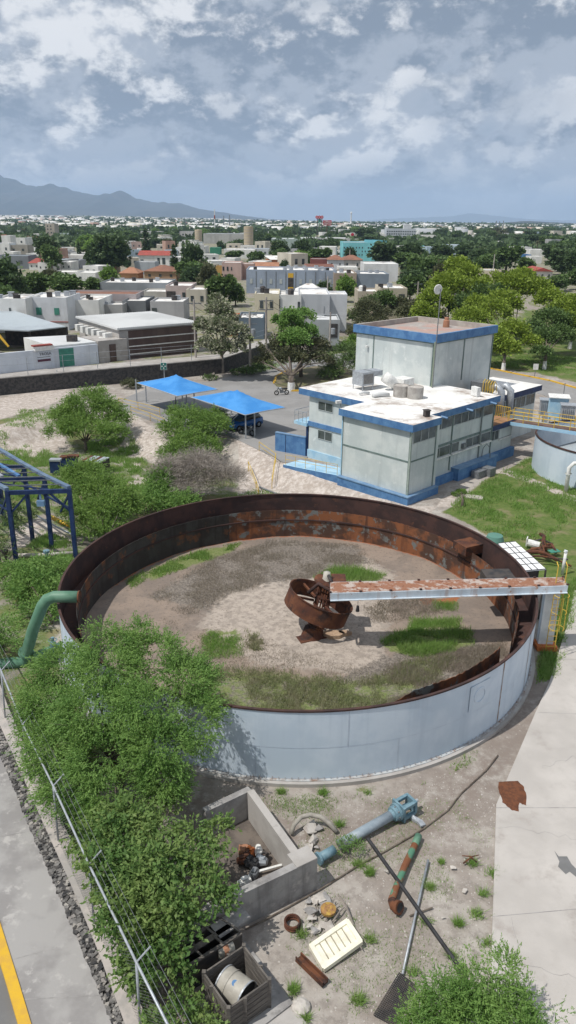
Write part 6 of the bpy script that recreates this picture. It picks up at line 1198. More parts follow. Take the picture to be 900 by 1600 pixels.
# single tufts in the yard
TUF = [(560, 1352, 'thick tuft beside the long black pole'), (578, 1365, 'tuft touching the long black pole'), (664, 1440, 'tuft below the crossing of the two poles'), (672, 1388, 'tuft near the end of the thin grey pole'), (770, 1365, 'tall tuft at the edge of the concrete apron'), (757, 1398, 'tuft against the apron edge'), (745, 1430, 'tuft in the gravel near the apron edge'), (716, 1445, 'tuft alone in the gravel'), (760, 1475, 'tuft by the lower apron edge'), (738, 1350, 'tuft by the short rusty bars'), (458, 1548, 'tuft beside the dark crate slab'), (478, 1592, 'tuft in front of the pale slab'), (560, 1565, 'pale tuft in the lower gravel'), (470, 1462, 'tuft between the wire coil and pallet'), (575, 1240, 'flat tuft beside the tank foot'), (505, 1240, 'small tuft beside the tank kerb'), (440, 1238, 'tiny tuft beside the tank kerb near the basin'), (690, 1348, 'tuft in the gravel above the two poles'), (705, 1495, 'small tuft beside the black pole'), (530, 1290, 'tuft beside the grey hose arch'), (645, 1520, 'tuft at the edge of the woven grating'), (578, 1470, 'tuft beyond the cream pallet')]
r = np.random.default_rng(50)
for px, py, lb in TUF:
    c = G(px, py, 0); n = int(r.uniform(90, 300)); s_ = r.uniform(.06, .13)
    P = np.stack([c.x+r.normal(size=n)*s_, c.y+r.normal(size=n)*s_*.8, np.zeros(n)+.02], 1); V_, Q_ = blades(P, r.uniform(.10, .24), .022, r, lean=1.0)
    npmesh('grass_tuft', V_, Q_, M['grass_green'], label='green grass '+lb, cat='grass tuft', group='grass tufts in the gravel yard')
setp(scatter('yard_weeds', [([(440, 1240), (770, 1240), (770, 1500), (700, 1600), (480, 1600), (400, 1400)], 7500, .085, .018, 0, .5), ([(330, 1230), (560, 1235), (480, 1300), (400, 1260)], 1500, .1, .02, 0, .5)], M['grass_green'], 13), 'thin sparse weeds all over the gravel yard')
# gravel bits
n = 11000; P = [G(x, y, 0).xy for x, y in ((330, 1240), (560, 1250), (760, 1190), (775, 1260), (768, 1600), (440, 1620))]
X = RNG.uniform(-4, 9, n); Y = RNG.uniform(11, 25, n); k = in_poly(X, Y, P) & (fbm(X, Y, 1.6, 8) > .42); X = X[k]; Y = Y[k]; s_ = .010+.028*RNG.random(len(X))**4
V_ = []; Q_ = []
for x, y, s2 in zip(X, Y, s_):
    a_ = RNG.random()*3; c_, d_ = math.cos(a_)*s2, math.sin(a_)*s2; b_ = len(V_); V_ += [(x-c_, y-d_, 0), (x+d_, y-c_, 0), (x+c_, y+d_*1.3, .004), (x-d_, y+c_, 0), (x, y, s2*1.1+.008)]; Q_ += [(b_, b_+1, b_+4), (b_+1, b_+2, b_+4), (b_+2, b_+3, b_+4), (b_+3, b_, b_+4)]
V_ = np.array(V_); V_[:, 2] += HT(V_[:, 0], V_[:, 1])-.0
setp(npmesh('gravel', V_, np.array(Q_), mat('gravelbits', (.46, .43, .40), (.28, .26, .24), 9, .9), kind='stuff'), 'white and grey stone chips strewn over the gravel yard')
# ------------------------------------------------------------------ dark stone wall, its fence, street above
Z0 = CITY
ww = [Vector((p.x, p.y, 0)) for p in wall_w]
dw = thing('retaining_wall', 'long dark volcanic stone retaining wall behind the parking lot', 'wall', ww[1])
for a_, b_ in zip(ww[:-1], ww[1:]): mb = MB(); mb.bar(a_+Vector((0, 0, .93)), b_+Vector((0, 0, .93)), .7, 2.16); mb.build('stone_face', M['lava'], dw)
for a_, b_ in zip(ww[:-1], ww[1:]): mb = MB(); mb.bar(a_+Vector((0, 0, 2.05)), b_+Vector((0, 0, 2.05)), .8, .12); mb.build('coping', M['concrete'], dw)
o3 = Vector((-.25, 1.0, 0)).normalized()
wk = [ww[0]+o3*.3, ww[1]+o3*.3, ww[2]+o3*.3, ww[3]+o3*.3]; wk2 = [p+o3*2.6 for p in wk]
sheet('upper_walkway', wk+wk2[::-1], Z0+.12, M['concrete'], thick=2.6)
uf = thing('wire_fence', 'thin grey wire fence standing on top of the dark stone retaining wall', 'fence', ww[1]+Vector((0, 0, 2.1)))
L01 = (ww[2]-ww[0]); n_ = 15
for k in range(n_+1):
    p = ww[0]+L01*(k/n_)+Vector((0, 0, 2.0)); mb = MB(); mb.tube([p, p+Vector((0, 0, 2.2))], .04, 5); mb.build('post', M['galv'], uf)
for h_ in (.7, 1.45, 2.15): mb = MB(); mb.tube([ww[0]+Vector((0, 0, 2+h_)), ww[2]+Vector((0, 0, 2+h_)), ww[3]+Vector((0, 0, 2+h_))], .014, 4); mb.build('wire', M['galv'], uf)
# ------------------------------------------------------------------ generic building
PXB = []
WALLM = {}
def wm(c, k=.85):
    key = tuple(round(x, 2) for x in c)
    if key not in WALLM: WALLM[key] = mat('paint_%d' % len(WALLM), c, tuple(x*k for x in c), .22, .9, streak=(tuple(x*.68 for x in c), .5, .5))
    return WALLM[key]
WHT = (.70, .70, .68); CREAM = (.58, .52, .40); GREY = (.34, .34, .34); PINK = (.52, .38, .34); BGREY = (.30, .35, .43); TURQ = (.22, .56, .60)
def house(lb, x0, x1, yb, yt, depth, wc=WHT, rc='roof_white', kind='flat', yaw=0., wins=(), cat='house', group=None, name='house', z0=None, extras=(), par=.35, base=None):
    z0 = Z0 if z0 is None else z0; xc = (x0+x1)/2; c = base or G(xc, yb, z0); cd_ = -(RM.transposed()@(c-Vector((0, 0, CH)))).z
    W_ = (x1-x0)/F*cd_/max(.5, math.cos(yaw)); h = max(2.4, ZZ(xc, yt, c.y)-z0); c = Vector((c.x, c.y, z0)); PXB.append((x0, x1, yt, yb))
    root = thing(name, lb, cat, c, group, rz=yaw-math.atan2(c.x, c.y)*.0); O = root
    m = wc if not isinstance(wc, tuple) else wm(wc)
    def P(mb, *a, **k): return mb
    mb = MB(); mb.box((0, depth/2, h/2-.5), (W_, depth, h+1.0)); mb.build('wall', m, root, local=True)
    if kind == 'flat':
        mb = MB(); mb.box((0, depth/2, h+.02), (W_-.3, depth-.3, .06)); mb.build('roof', M[rc], root, local=True)
        if par:
            mb = MB(); t_ = .18
            for bx in ((0, t_/2, W_, t_), (0, depth-t_/2, W_, t_)): mb.box((bx[0], bx[1], h+par/2), (bx[2], bx[3], par))
            for sx in (-1, 1): mb.box((sx*(W_/2-t_/2), depth/2, h+par/2), (t_, depth-2*t_, par))
            mb.build('parapet', m, root, local=True)
    elif kind in ('gable', 'hip', 'shed', 'gablex'):
        mb = MB(); e = .4; x_ = W_/2+e; hh = (W_ if kind == 'gable' else min(depth, 9))*.17; y0, y1 = -e, depth+e
        if kind == 'gable': vs = [(-x_, y0, h), (x_, y0, h), (x_, y1, h), (-x_, y1, h), (0, y0, h+hh), (0, y1, h+hh)]; fs = [(0, 4, 5, 3), (1, 2, 5, 4), (0, 1, 4), (2, 3, 5), (0, 3, 2, 1)]
        elif kind == 'gablex': vs = [(-x_, y0, h), (x_, y0, h), (x_, y1, h), (-x_, y1, h), (-x_, (y0+y1)/2, h+hh), (x_, (y0+y1)/2, h+hh)]; fs = [(0, 1, 5, 4), (2, 3, 4, 5), (3, 0, 4), (1, 2, 5), (0, 3, 2, 1)]
        elif kind == 'hip': i_ = min(W_, depth)*.35; vs = [(-x_, y0, h), (x_, y0, h), (x_, y1, h), (-x_, y1, h), (-x_+i_*1.3, (y0+y1)/2, h+hh), (x_-i_*1.3, (y0+y1)/2, h+hh)]; fs = [(0, 1, 5, 4), (2, 3, 4, 5), (3, 0, 4), (1, 2, 5), (0, 3, 2, 1)]
        else: vs = [(-x_, y0, h), (x_, y0, h), (x_, y1, h+1), (-x_, y1, h+1), (-x_, y0, h+.1), (x_, y0, h+.1), (x_, y1, h+1.1), (-x_, y1, h+1.1)]; fs = [(3, 2, 1, 0), (4, 5, 6, 7), (0, 1, 5, 4), (1, 2, 6, 5), (2, 3, 7, 6), (3, 0, 4, 7)]
        mb.add(vs, fs); mb.build('roof', M[rc], root, local=True)
    for (fx, fz, fw, fh, *r) in wins:
        ww_, wh = fw*W_, fh*h; mb = MB(); mb.box(((fx-.5)*W_, -.02, fz*h), (ww_, .1, wh)); o = mb.build(r[1] if len(r) > 1 else 'window', M[r[0]] if r else M['glass'], root, local=True)
    for e_ in extras: e_(root, W_, depth, h)
    return root, W_, h, cd_
def acs(n, seed=0, s=1.0):
    def f(root, W_, dp, h):
        q = random.Random(seed)
        for k in range(n): mb = MB(); x, y = q.uniform(-.42, .42)*W_, q.uniform(.1, .85)*dp; mb.box((x, y, h+.45*s), (.9*s, .8*s, .75*s), rz=q.uniform(0, .5)); mb.box((x, y, h+.87*s), (1.0*s, .9*s, .08)); mb.build('roof_cooler', M['galv'] if q.random() < .6 else M['steel_dark'], root, local=True)
    return f
def tanks(n, seed=0, m='steel_dark'):
    def f(root, W_, dp, h):
        q = random.Random(seed)
        for k in range(n): mb = MB(); mb.lathe((q.uniform(-.38, .38)*W_, q.uniform(.1, .5)*dp, h+.1), [(.5, 0), (.55, .9), (.3, 1.15), (0, 1.2)], 12); mb.build('water_tank', M[m], root, local=True)
    return f
W3_ = lambda n, z=.6, w_=.08, h_=.25: [((k+.5)/n, z, w_, h_) for k in range(n)]
# compound wall, gate, sign
ca_, cb_ = G(-60, 592, Z0), G(154, 567.5, Z0); cwz = ZZ(154, 537.5, cb_.y)
cw = thing('compound_wall', 'long white blue compound wall with a green gate above the dark stone wall', 'wall', cb_)
mb = MB(); mb.bar(Vector((ca_.x, ca_.y, (Z0+cwz)/2)), Vector((cb_.x, cb_.y, (Z0+cwz)/2)), .3, cwz-Z0); mb.build('panel', M['wall_bluewhite'], cw)
cdv = (cb_-ca_).normalized(); cn = Vector((cdv.y, -cdv.x, 0)); R_c = math.atan2(cdv.y, cdv.x)
def onw(px, z): 
    d_ = ray(px, 560); t_ = (ca_.x*cdv.y-ca_.y*cdv.x)/(d_.x*cdv.y-d_.y*cdv.x); return Vector((d_.x*t_, d_.y*t_, z))
def wbox(px0, px1, z0, z1, name, m, par_, off=.17, th=.06):
    a_, b_ = onw(px0, 0), onw(px1, 0); mb = MB(); mb.bar(a_+cn*off+Vector((0, 0, (z0+z1)/2)), b_+cn*off+Vector((0, 0, (z0+z1)/2)), th, z1-z0); return mb.build(name, m, par_)
gt_ = wbox(92, 115, Z0+.1, cwz-.15, 'gate', M['gate_green'], cw)
for k in range(5): mb = MB(); a_, b_ = onw(92, 0)+cn*.21, onw(115, 0)+cn*.21; z_ = Z0+.4+k*.42; mb.bar(a_+Vector((0, 0, z_)), b_+Vector((0, 0, z_)), .03, .04); mb.build('gate_rib', M['gate_green'], gt_)
wbox(54, 84, cwz-.1, cwz+.45, 'parapet_band', M['limewash'], cw, off=.2, th=.5); wbox(52, 82, cwz+.45, cwz+.62, 'red_awning', M['red_tile'], cw, off=.1, th=.8)
def text(s, loc, size, rz, m, name, par_=None, ext=.01, **kw):
    cu = D.curves.new(name, 'FONT'); cu.body = s; cu.size = size; cu.extrude = ext; cu.align_x = 'CENTER'; cu.align_y = 'CENTER'; cu.materials.append(m)
    o = D.objects.new(name, cu); COL.objects.link(o); o.rotation_euler = (math.pi/2, 0, rz); l = Vector(loc)
    if par_ is not None: o.parent = par_; l = l-ORG[par_.name]
    o.location = l; 
    me = D.meshes.new_from_object(o.evaluated_get(bpy.context.evaluated_depsgraph_get())); q_ = D.objects.new(name, me); COL.objects.link(q_); q_.rotation_euler = o.rotation_euler; q_.parent = o.parent; q_.location = o.location; D.objects.remove(o); return setp(q_, **kw)
sg = thing('wall_sign', 'white sign with dark lettering on the compound wall beside the green gate', 'sign', onw(67, Z0+1.9)+cn*.2)
s0, s1 = onw(57.5, Z0+2.2)+cn*.2, onw(78, Z0+2.2)+cn*.2; zt_ = cwz-.25
mb = MB(); mb.bar(Vector((s0.x, s0.y, zt_-.65)), Vector((s1.x, s1.y, zt_-.65)), .05, 1.35); mb.build('board', M['wall_bluewhite'], sg)
mid_ = (s0+s1)/2+cn*.05
text('TROSA', Vector((mid_.x+.2, mid_.y, zt_-.28)), .5, R_c, M['black'], 'lettering', sg)
mb = MB(); mb.bar(Vector((s0.x, s0.y, zt_-1.08))+cn*.04, Vector((s1.x, s1.y, zt_-1.08))+cn*.04, .03, .30); mb.build('dark_band', mat('maroon', (.10, .04, .06)), sg)
mb = MB(); mb.bar(Vector((s0.x, s0.y, zt_-.68))+cn*.04, Vector((s1.x, s1.y, zt_-.68))+cn*.04, .03, .07); mb.build('dark_line', M['galv_dark'], sg)
# grey corner building with brown striped warehouse
Fz = ZZ(185, 513, G(187, 562, Z0).y); rA, rB, rC = G(185, 513, Fz), G(307, 503.5, Fz), G(122, 495, Fz); rD = rB+(rC-rA)
wh = thing('warehouse', 'large warehouse with a pale corrugated roof and a brown striped front wall', 'warehouse', Vector((rA.x, rA.y, Z0)))
mb = MB(); mb.prism([rA.xy, rB.xy, rD.xy, rC.xy], Z0-.5, Fz-.2); mb.build('wall', wm((.46, .44, .42)), wh)
mb = MB(); dA = (rB-rA).normalized(); dB = (rC-rA).normalized(); P0 = rA-dA*.3-dB*.3; P1 = rB+dA*.3-dB*.3; P2 = rD+dA*.3+dB*.3; P3 = rC-dA*.3+dB*.3
mb.prism([P0.xy, P1.xy, P2.xy, P3.xy], Fz-.2, lambda p: Fz+.05); 
for k in range(40): s_ = (k+.5)/40; mb.bar(P0.lerp(P1, s_)+Vector((0, 0, .07)), P3.lerp(P2, s_)+Vector((0, 0, .07)), .12, .08)
mb.build('roof', M['tin_light'], wh)
nA = Vector((dA.y, -dA.x, 0)); hW = Fz-Z0
mb = MB(); p_, q_ = rA+dA*1.3+nA*.06, rB+nA*.06; mb.bar(Vector((p_.x, p_.y, (Z0+Fz)/2-.2)), Vector((q_.x, q_.y, (Z0+Fz)/2-.2)), .1, hW-.4); mb.build('cladding', M['brown_metal'], wh)
for k in range(3): z_ = Fz-.35-hW*(.27+.25*k); mb = MB(); a_ = rA+dA*1.3+nA*.13; b_ = rB+nA*.13; mb.bar(Vector((a_.x, a_.y, z_)), Vector((b_.x, b_.y, z_)), .05, .14); mb.build('white_stripe', M['limewash'], wh)
mb = MB(); a_ = rA+nA*.05; b_ = rA+dA*1.3+nA*.05; mb.bar(Vector((a_.x, a_.y, (Z0+Fz)/2-.2)), Vector((b_.x, b_.y, (Z0+Fz)/2-.2)), .12, hW-.3); mb.build('corner_column', M['concrete_dark'], wh)
for k in range(6):
    p = rA.lerp(rC, .12+k*.14)-dA*.9; mb = MB(); mb.box((p.x, p.y, Fz-1.2), (1.1, .8, .9), rz=R_c); mb.build('wall_cooler', M['limewash'], wh)
mb = MB(); p = rA.lerp(rC, .1)-dA*1.2; mb.tube([Vector((p.x-1, p.y-.2, Fz-1.6)), Vector((p.x+.6, p.y-.3, Fz-1.7))], .35, 12); mb.build('gas_cylinder', M['limewash'], wh)
g0, g1 = onw(155, 0), onw(200, 0); gb_ = thing('corner_building', 'stained grey concrete wall building with a dark door next to the striped warehouse', 'building', g0+Vector((0, 0, Z0)))
mb = MB(); o4 = -cn*5; mb.prism([g0.xy, g1.xy, (g1+o4).xy, (g0+o4).xy], Z0-.5, cwz+.35); mb.build('wall', M['concrete'], gb_); a_, b_ = onw(172, 0), onw(182, 0); mb = MB(); mb.bar(a_+cn*.03+Vector((0, 0, Z0+1.15)), b_+cn*.03+Vector((0, 0, Z0+1.15)), .1, 2.3); mb.build('door', M['brown_metal'], gb_)
g0, g1 = onw(84, 0), onw(154, 0); fb_ = thing('flat_building', 'low white building with a flat pale roof behind the green gate', 'building', g0+Vector((0, 0, Z0))); mb = MB(); mb.prism([(g0+o4*.05).xy, (g1+o4*.05).xy, (g1+o4*1.6).xy, (g0+o4*1.9).xy], Z0-.5, cwz+.25, 0, top=1); mb.build('wall', [wm(WHT), M['tin_light']], fb_)
p = (g0.lerp(g1, .62)+o4*.5); mb = MB(); mb.box((p.x, p.y, cwz+.65), (1.2, 1.0, .8)); mb.build('roof_cooler', M['steel_dark'], fb_)
# tin roofed shed with a digger
sz = 5.6; s0, s1, s2, s3 = G(-60, 489, sz), G(-70, 512, sz-.2), G(45, 516.5, sz-.6), G(103, 510, sz-.4); s4 = G(30, 483, sz)
sd = thing('open_shed', 'open sided shed with a big grey corrugated tin roof above the white compound wall', 'shed', Vector((s2.x, s2.y, Z0)))
mb = MB(); P = [s1, s2, s3, G(8, 481, sz), s0]; mb.add([p for p in P]+[p-Vector((0, 0, .15)) for p in P], [(0, 1, 2, 3, 4), (9, 8, 7, 6, 5)]+[(i, i+5, (i+1) % 5+5, (i+1) % 5) for i in range(5)]); mb.build('roof', M['tin'], sd)
mb = MB(); w0_, w1_ = G(40, 524, Z0), G(102, 517, Z0); w0_ = Vector((s3.x-10, s3.y+3, 0)); w1_ = Vector((s3.x, s3.y+.5, 0)); mb.bar(w0_+Vector((0, 0, 3.2)), w1_+Vector((0, 0, 3.2)), .3, 3.6); mb.build('back_wall', M['steel_dark'], sd)
for p in (s1, s2, s3): mb = MB(); mb.bar(Vector((p.x, p.y+.3, Z0)), Vector((p.x, p.y+.3, p.z-.1)), .25); mb.build('post', M['steel_dark'], sd)
c = G(18, 546, Z0); c = Vector((s2.x-6.0, s2.y-2.2, Z0)); ex = thing('excavator', 'yellow excavator parked half under the grey tin roofed shed', 'excavator', c)
mb = MB(); mb.box(c+Vector((0, 0, 1.5)), (3.0, 2.0, 1.3), rz=.2); mb.build('body', M['yellow'], ex); mb = MB(); mb.box(c+Vector((-1.2, -.4, 2.5)), (1.3, 1.3, 1.5), rz=.2); mb.build('cab', M['yellow'], ex); mb = MB(); mb.box(c+Vector((-1.2, -1.08, 2.6)), (1.0, .06, .9), rz=.2); mb.build('cab_window', M['glass'], ex)
mb = MB(); mb.tube([c+Vector((1.2, -.3, 1.8)), c+Vector((2.6, -.6, 2.9)), c+Vector((4.0, -.9, 1.2))], [.28, .25, .15], 6); mb.build('boom', M['yellow'], ex)
for y in (-.9, .9): mb = MB(); mb.box(c+Vector((0, y, .4)), (3.3, .5, .8), rz=.2); mb.build('track', M['tire'], ex)
# named buildings of the town
H = house
H('white two storey building with a row of coolers on its roof behind the tin shed', -5, 45, 520, 470, 8, WHT, wins=[(.5, .72, .06, .12)], extras=[acs(4, 1)])
H('white two storey building with two green curtained windows and red pipes below', 45, 108, 516, 468, 9, (.62, .64, .67), wins=[(.30, .62, .13, .24, 'gate_green'), (.74, .62, .12, .22, 'gate_green'), (.55, .28, .9, .03, 'red_tile', 'red_pipe')], extras=[acs(4, 2)])
H('white block with blank side wall between the green windowed building and grey brick block', 118, 157, 510, 472, 11, WHT, extras=[acs(2, 3, .8)])
H('small grey brick block with a tiny vent window behind the warehouse', 156, 193, 506, 479, 6, GREY, wins=[(.15, .75, .1, .12)], extras=[acs(2, 4, .8)])
H('long low building with a dark red flat roof above the grey brick block', 105, 215, 496, 462, 8, (.40, .36, .36), rc='orange_tile', wins=[(.9, .3, .15, .4)])
H('dark fronted workshop with three dim windows behind the warehouse roof', 193, 229, 502, 473, 10, (.16, .17, .18), wins=W3_(3, .45, .12, .2))
H('light grey block with one square window at the warehouse corner', 236, 288, 503, 474, 8, (.38, .38, .39), wins=[(.12, .6, .15, .3)], extras=[acs(2, 5)])
H('long grey shed with a bright white roof below the brown tiled houses', 158, 264, 470, 444, 13, (.24, .26, .28), extras=[acs(5, 6)])
H('low grey walled yard building with a pale roof in front of the pink house', 222, 262, 476, 458, 8, (.42, .41, .38))
H('pinkish flat roofed house with a dark porch and two windows', 260, 300, 480, 449, 10, (.48, .40, .38), wins=[(.2, .5, .36, .6, 'steel_dark', 'porch'), (.70, .6, .12, .3), (.92, .6, .1, .3)], extras=[tanks(1, 7)])
H('cream flat roofed house with two windows beside the pinkish house', 292, 322, 484, 455, 9, (.54, .50, .42), wins=[(.3, .6, .16, .3), (.8, .6, .16, .3)])
H('cream house with two dark windows left of the large white building', 398, 436, 512, 462, 10, (.60, .55, .42), wins=[(.28, .72, .13, .22), (.68, .72, .12, .2)], extras=[tanks(1, 8), acs(2, 9)])
H('white house with a tall narrow dark window between the cream house and long white wall', 434, 470, 512, 464, 9, WHT, wins=[(.06, .78, .08, .3), (.9, .75, .1, .2)], extras=[tanks(2, 10), acs(1, 11)])
H('large pale grey building with blank stained walls behind the shade trees', 466, 514, 512, 463, 14, (.52, .54, .57), wins=[(.82, .4, .02, .6, 'galv')])
H('small white pyramid roofed house behind the large pale grey building', 464, 503, 485, 457, 9, WHT, kind='hip', rc='roof_white')
H('blank bright white block at the end of the large pale grey building', 513, 541, 509, 463, 7, (.66, .68, .71))
H('low grey shed with a dark opening below the bright white block', 486, 530, 530, 503, 8, (.36, .38, .39), rc='tin_light', wins=[(.78, .5, .3, .8, 'steel_dark', 'opening')])
H('dark blue grey walled lot building between the utility poles', 372, 412, 530, 500, 8, (.13, .17, .21))
H('orange red painted low wall building beside the flowering tree', 352, 376, 525, 498, 5, (.50, .16, .08))
H('beige house with two dark windows right of the round topped tree', 592, 634, 493, 453, 10, (.48, .43, .34), wins=[(.28, .62, .2, .42), (.80, .68, .22, .32)], extras=[acs(2, 12)])
H('beige low wing with a black water tank on its pale roof', 558, 593, 490, 458, 9, (.46, .41, .33), extras=[tanks(1, 13), tanks(1, 14, 'limewash')])
H('long grey blue apartment block with a yellow stair panel', 385, 523, 459, 424, 15, BGREY, cat='apartment block', extras=[acs(14, 15)], wins=[((k+.5)/9, .55, .03, .22, 'frame') for k in range(9) if k != 4]+[(.50, .82, .06, .2, 'yellow', 'stair_panel'), (.50, .22, .06, .2, 'yellow', 'stair_panel'), (.5, .5, .06, .4, 'steel_dark', 'stairwell')]+[(k/9, .5, .008, .98, 'galv_dark', 'joint') for k in range(1, 9)])
H('brownish end section of the apartment row behind the light green tree', 521, 556, 462, 429, 15, (.33, .27, .22), extras=[acs(4, 16)])
H('dark slate grey apartment section at the end of the row', 555, 606, 462, 430, 12, (.22, .26, .31), cat='apartment block', extras=[acs(3, 17)])
H('plain white long wall building behind the dark slate apartment section', 568, 621, 440, 414, 14, (.62, .63, .64))
H('turquoise long building with small dotted windows beyond the brown roofs', 535, 591, 408, 380, 22, TURQ, rc='tin', cat='building', yaw=.0, wins=[((k+.5)/12, z_, .03, .08) for k in range(12) for z_ in (.35, .55, .75) if (k*7+int(z_*10)) % 4])
H('darker turquoise end wing beside the dotted turquoise building', 590, 603, 408, 377, 16, (.14, .40, .46), rc='tin', cat='building', yaw=.35)
H('white house with a bright red tiled roof and dark windows among dark trees', 218, 265, 421, 399, 9, WHT, rc='red_tile', kind='gablex', wins=[(.1, .5, .1, .4), (.65, .6, .08, .45), (.82, .6, .1, .45)])
H('grey low building with a flat roof in front of the red tiled house', 211, 243, 429, 411, 8, (.36, .39, .42))
H('brown tiled wide roof house beside the dark cypress', 226, 276, 440, 424, 12, (.40, .26, .16), rc='orange_tile', kind='hip', wins=W3_(3))
H('orange walled house row with clay tiles above the long grey shed', 188, 216, 440, 427, 9, (.48, .26, .14), rc='terracotta', kind='hip')
H('tall narrow cream and orange house beside the bright round tree', 157, 182, 428, 411, 7, (.52, .40, .27), rc='terracotta', wins=[(.75, .5, .5, .95, 'terracotta', 'orange_panel')])
H('pink house with arched porch and small dark windows', 347, 377, 438, 412, 9, PINK, wins=[(.08, .7, .09, .24), (.30, .7, .09, .24), (.5, .7, .06, .2), (.3, .2, .34, .3, 'steel_dark', 'porch')], rc='roof_white')
H('small yellow orange house left of the pink house', 337, 348, 436, 418, 6, (.50, .34, .12), rc='orange_tile')
H('salmon flat house with a dark window right of the pink house', 377, 397, 436, 414, 8, (.42, .28, .24), wins=[(.55, .6, .3, .3)])
H('white fronted house with an orange tile roof behind the apartment block', 396, 434, 430, 418, 10, WHT, rc='terracotta', kind='gablex', wins=W3_(3))
H('bare orange brick house with a white sloping roof', 424, 447, 423, 406, 10, (.46, .19, .10), rc='roof_white', kind='shed', yaw=.25)
H('dark red house with a white flat roof behind the apartment row', 485, 514, 422, 406, 9, (.22, .08, .07), rc='tin_light')
H('white house with a brown hipped roof near the turquoise building', 512, 537, 424, 406, 10, (.60, .62, .66), rc='orange_tile', kind='hip', wins=W3_(2))
H('white house with a weathered brown gable roof and wide wall', 534, 566, 424, 406, 12, (.50, .48, .46), rc='orange_tile', kind='hip', wins=W3_(2))
H('pink brick low block on the roofline behind the apartments', 476, 521, 430, 416, 9, (.42, .22, .18), rc='orange_tile')
H('small white flat house in front of the brown roofed houses', 528, 558, 433, 419, 9, WHT)
H('white long building with many small roof units beside the silo', 350, 398, 404, 391, 16, WHT, wins=W3_(4))
H('white building with a dark flat canopy roof right of the silo', 385, 420, 402, 390, 14, (.5, .52, .54), rc='tin', wins=W3_(3))
H('small dark green box building among the mid distance trees', 328, 344, 398, 388, 10, (.05, .22, .14))
H('long pale warehouse with a grey roof left of the tall silo', 318, 382, 381, 366, 30, (.42, .42, .40), rc='tin')
H('large pale green grey store building beyond the round dark trees', 424, 474, 389, 374, 30, (.42, .50, .46), rc='tin_light', cat='store')
H('long white store building below the tall red signs', 470, 560, 384, 373, 40, (.50, .50, .48), rc='tin_light', cat='store')
H('white low store wing beside the five storey hotel', 600, 652, 383, 373, 30, (.55, .54, .50), rc='tin_light', cat='store')
H('small bright turquoise box building among the trees', 643, 662, 394, 384, 10, (.20, .58, .56))
H('pale blue long wall building between dark trees', 697, 726, 398, 384, 18, (.44, .54, .62), rc='tin_light')
H('white broad building with a low step roof beyond the pale blue wall', 722, 750, 386, 377, 22, WHT)
H('white terrace of flat houses left of the palm', 757, 804, 386, 378, 18, WHT)
H('pale flat houses row under the palm', 804, 830, 396, 387, 14, (.56, .56, .57), wins=W3_(3)); H('white flat house with a bare wall below the palm', 828, 853, 400, 391, 14, WHT)
H('small blue painted shop among the trees below the palm', 817, 829, 409, 399, 8, (.06, .18, .38), rc='blue_paint'); H('white low house right of the small blue shop', 829, 846, 412, 402, 9, WHT)
H('white gabled house with a red roof near the dark trees', 831, 862, 438, 424, 12, (.66, .64, .60), rc='red_tile', kind='gable', wins=W3_(3, .5, .09, .35))
H('cream low house with a white sheet roof half hidden by bright trees', 752, 782, 438, 424, 10, CREAM, rc='tin_light')
H('white walled house end with a clean flat roof behind shrubs', 596, 620, 434, 415, 9, (.58, .60, .62))
H('tall beige tower block with rows of small windows', 73, 87, 377, 350, 12, (.44, .40, .33), cat='tower block', wins=[(fx, fz, .13, .08) for fx in (.25, .6) for fz in (.3, .5, .7, .88)])
H('pale grey green hall right of the beige tower block', 88, 113, 374, 365, 20, (.42, .50, .50), rc='tin', wins=W3_(5, .5, .04, .5)); H('low pale turquoise building below the beige tower block', 88, 104, 379, 373, 16, (.40, .62, .64))
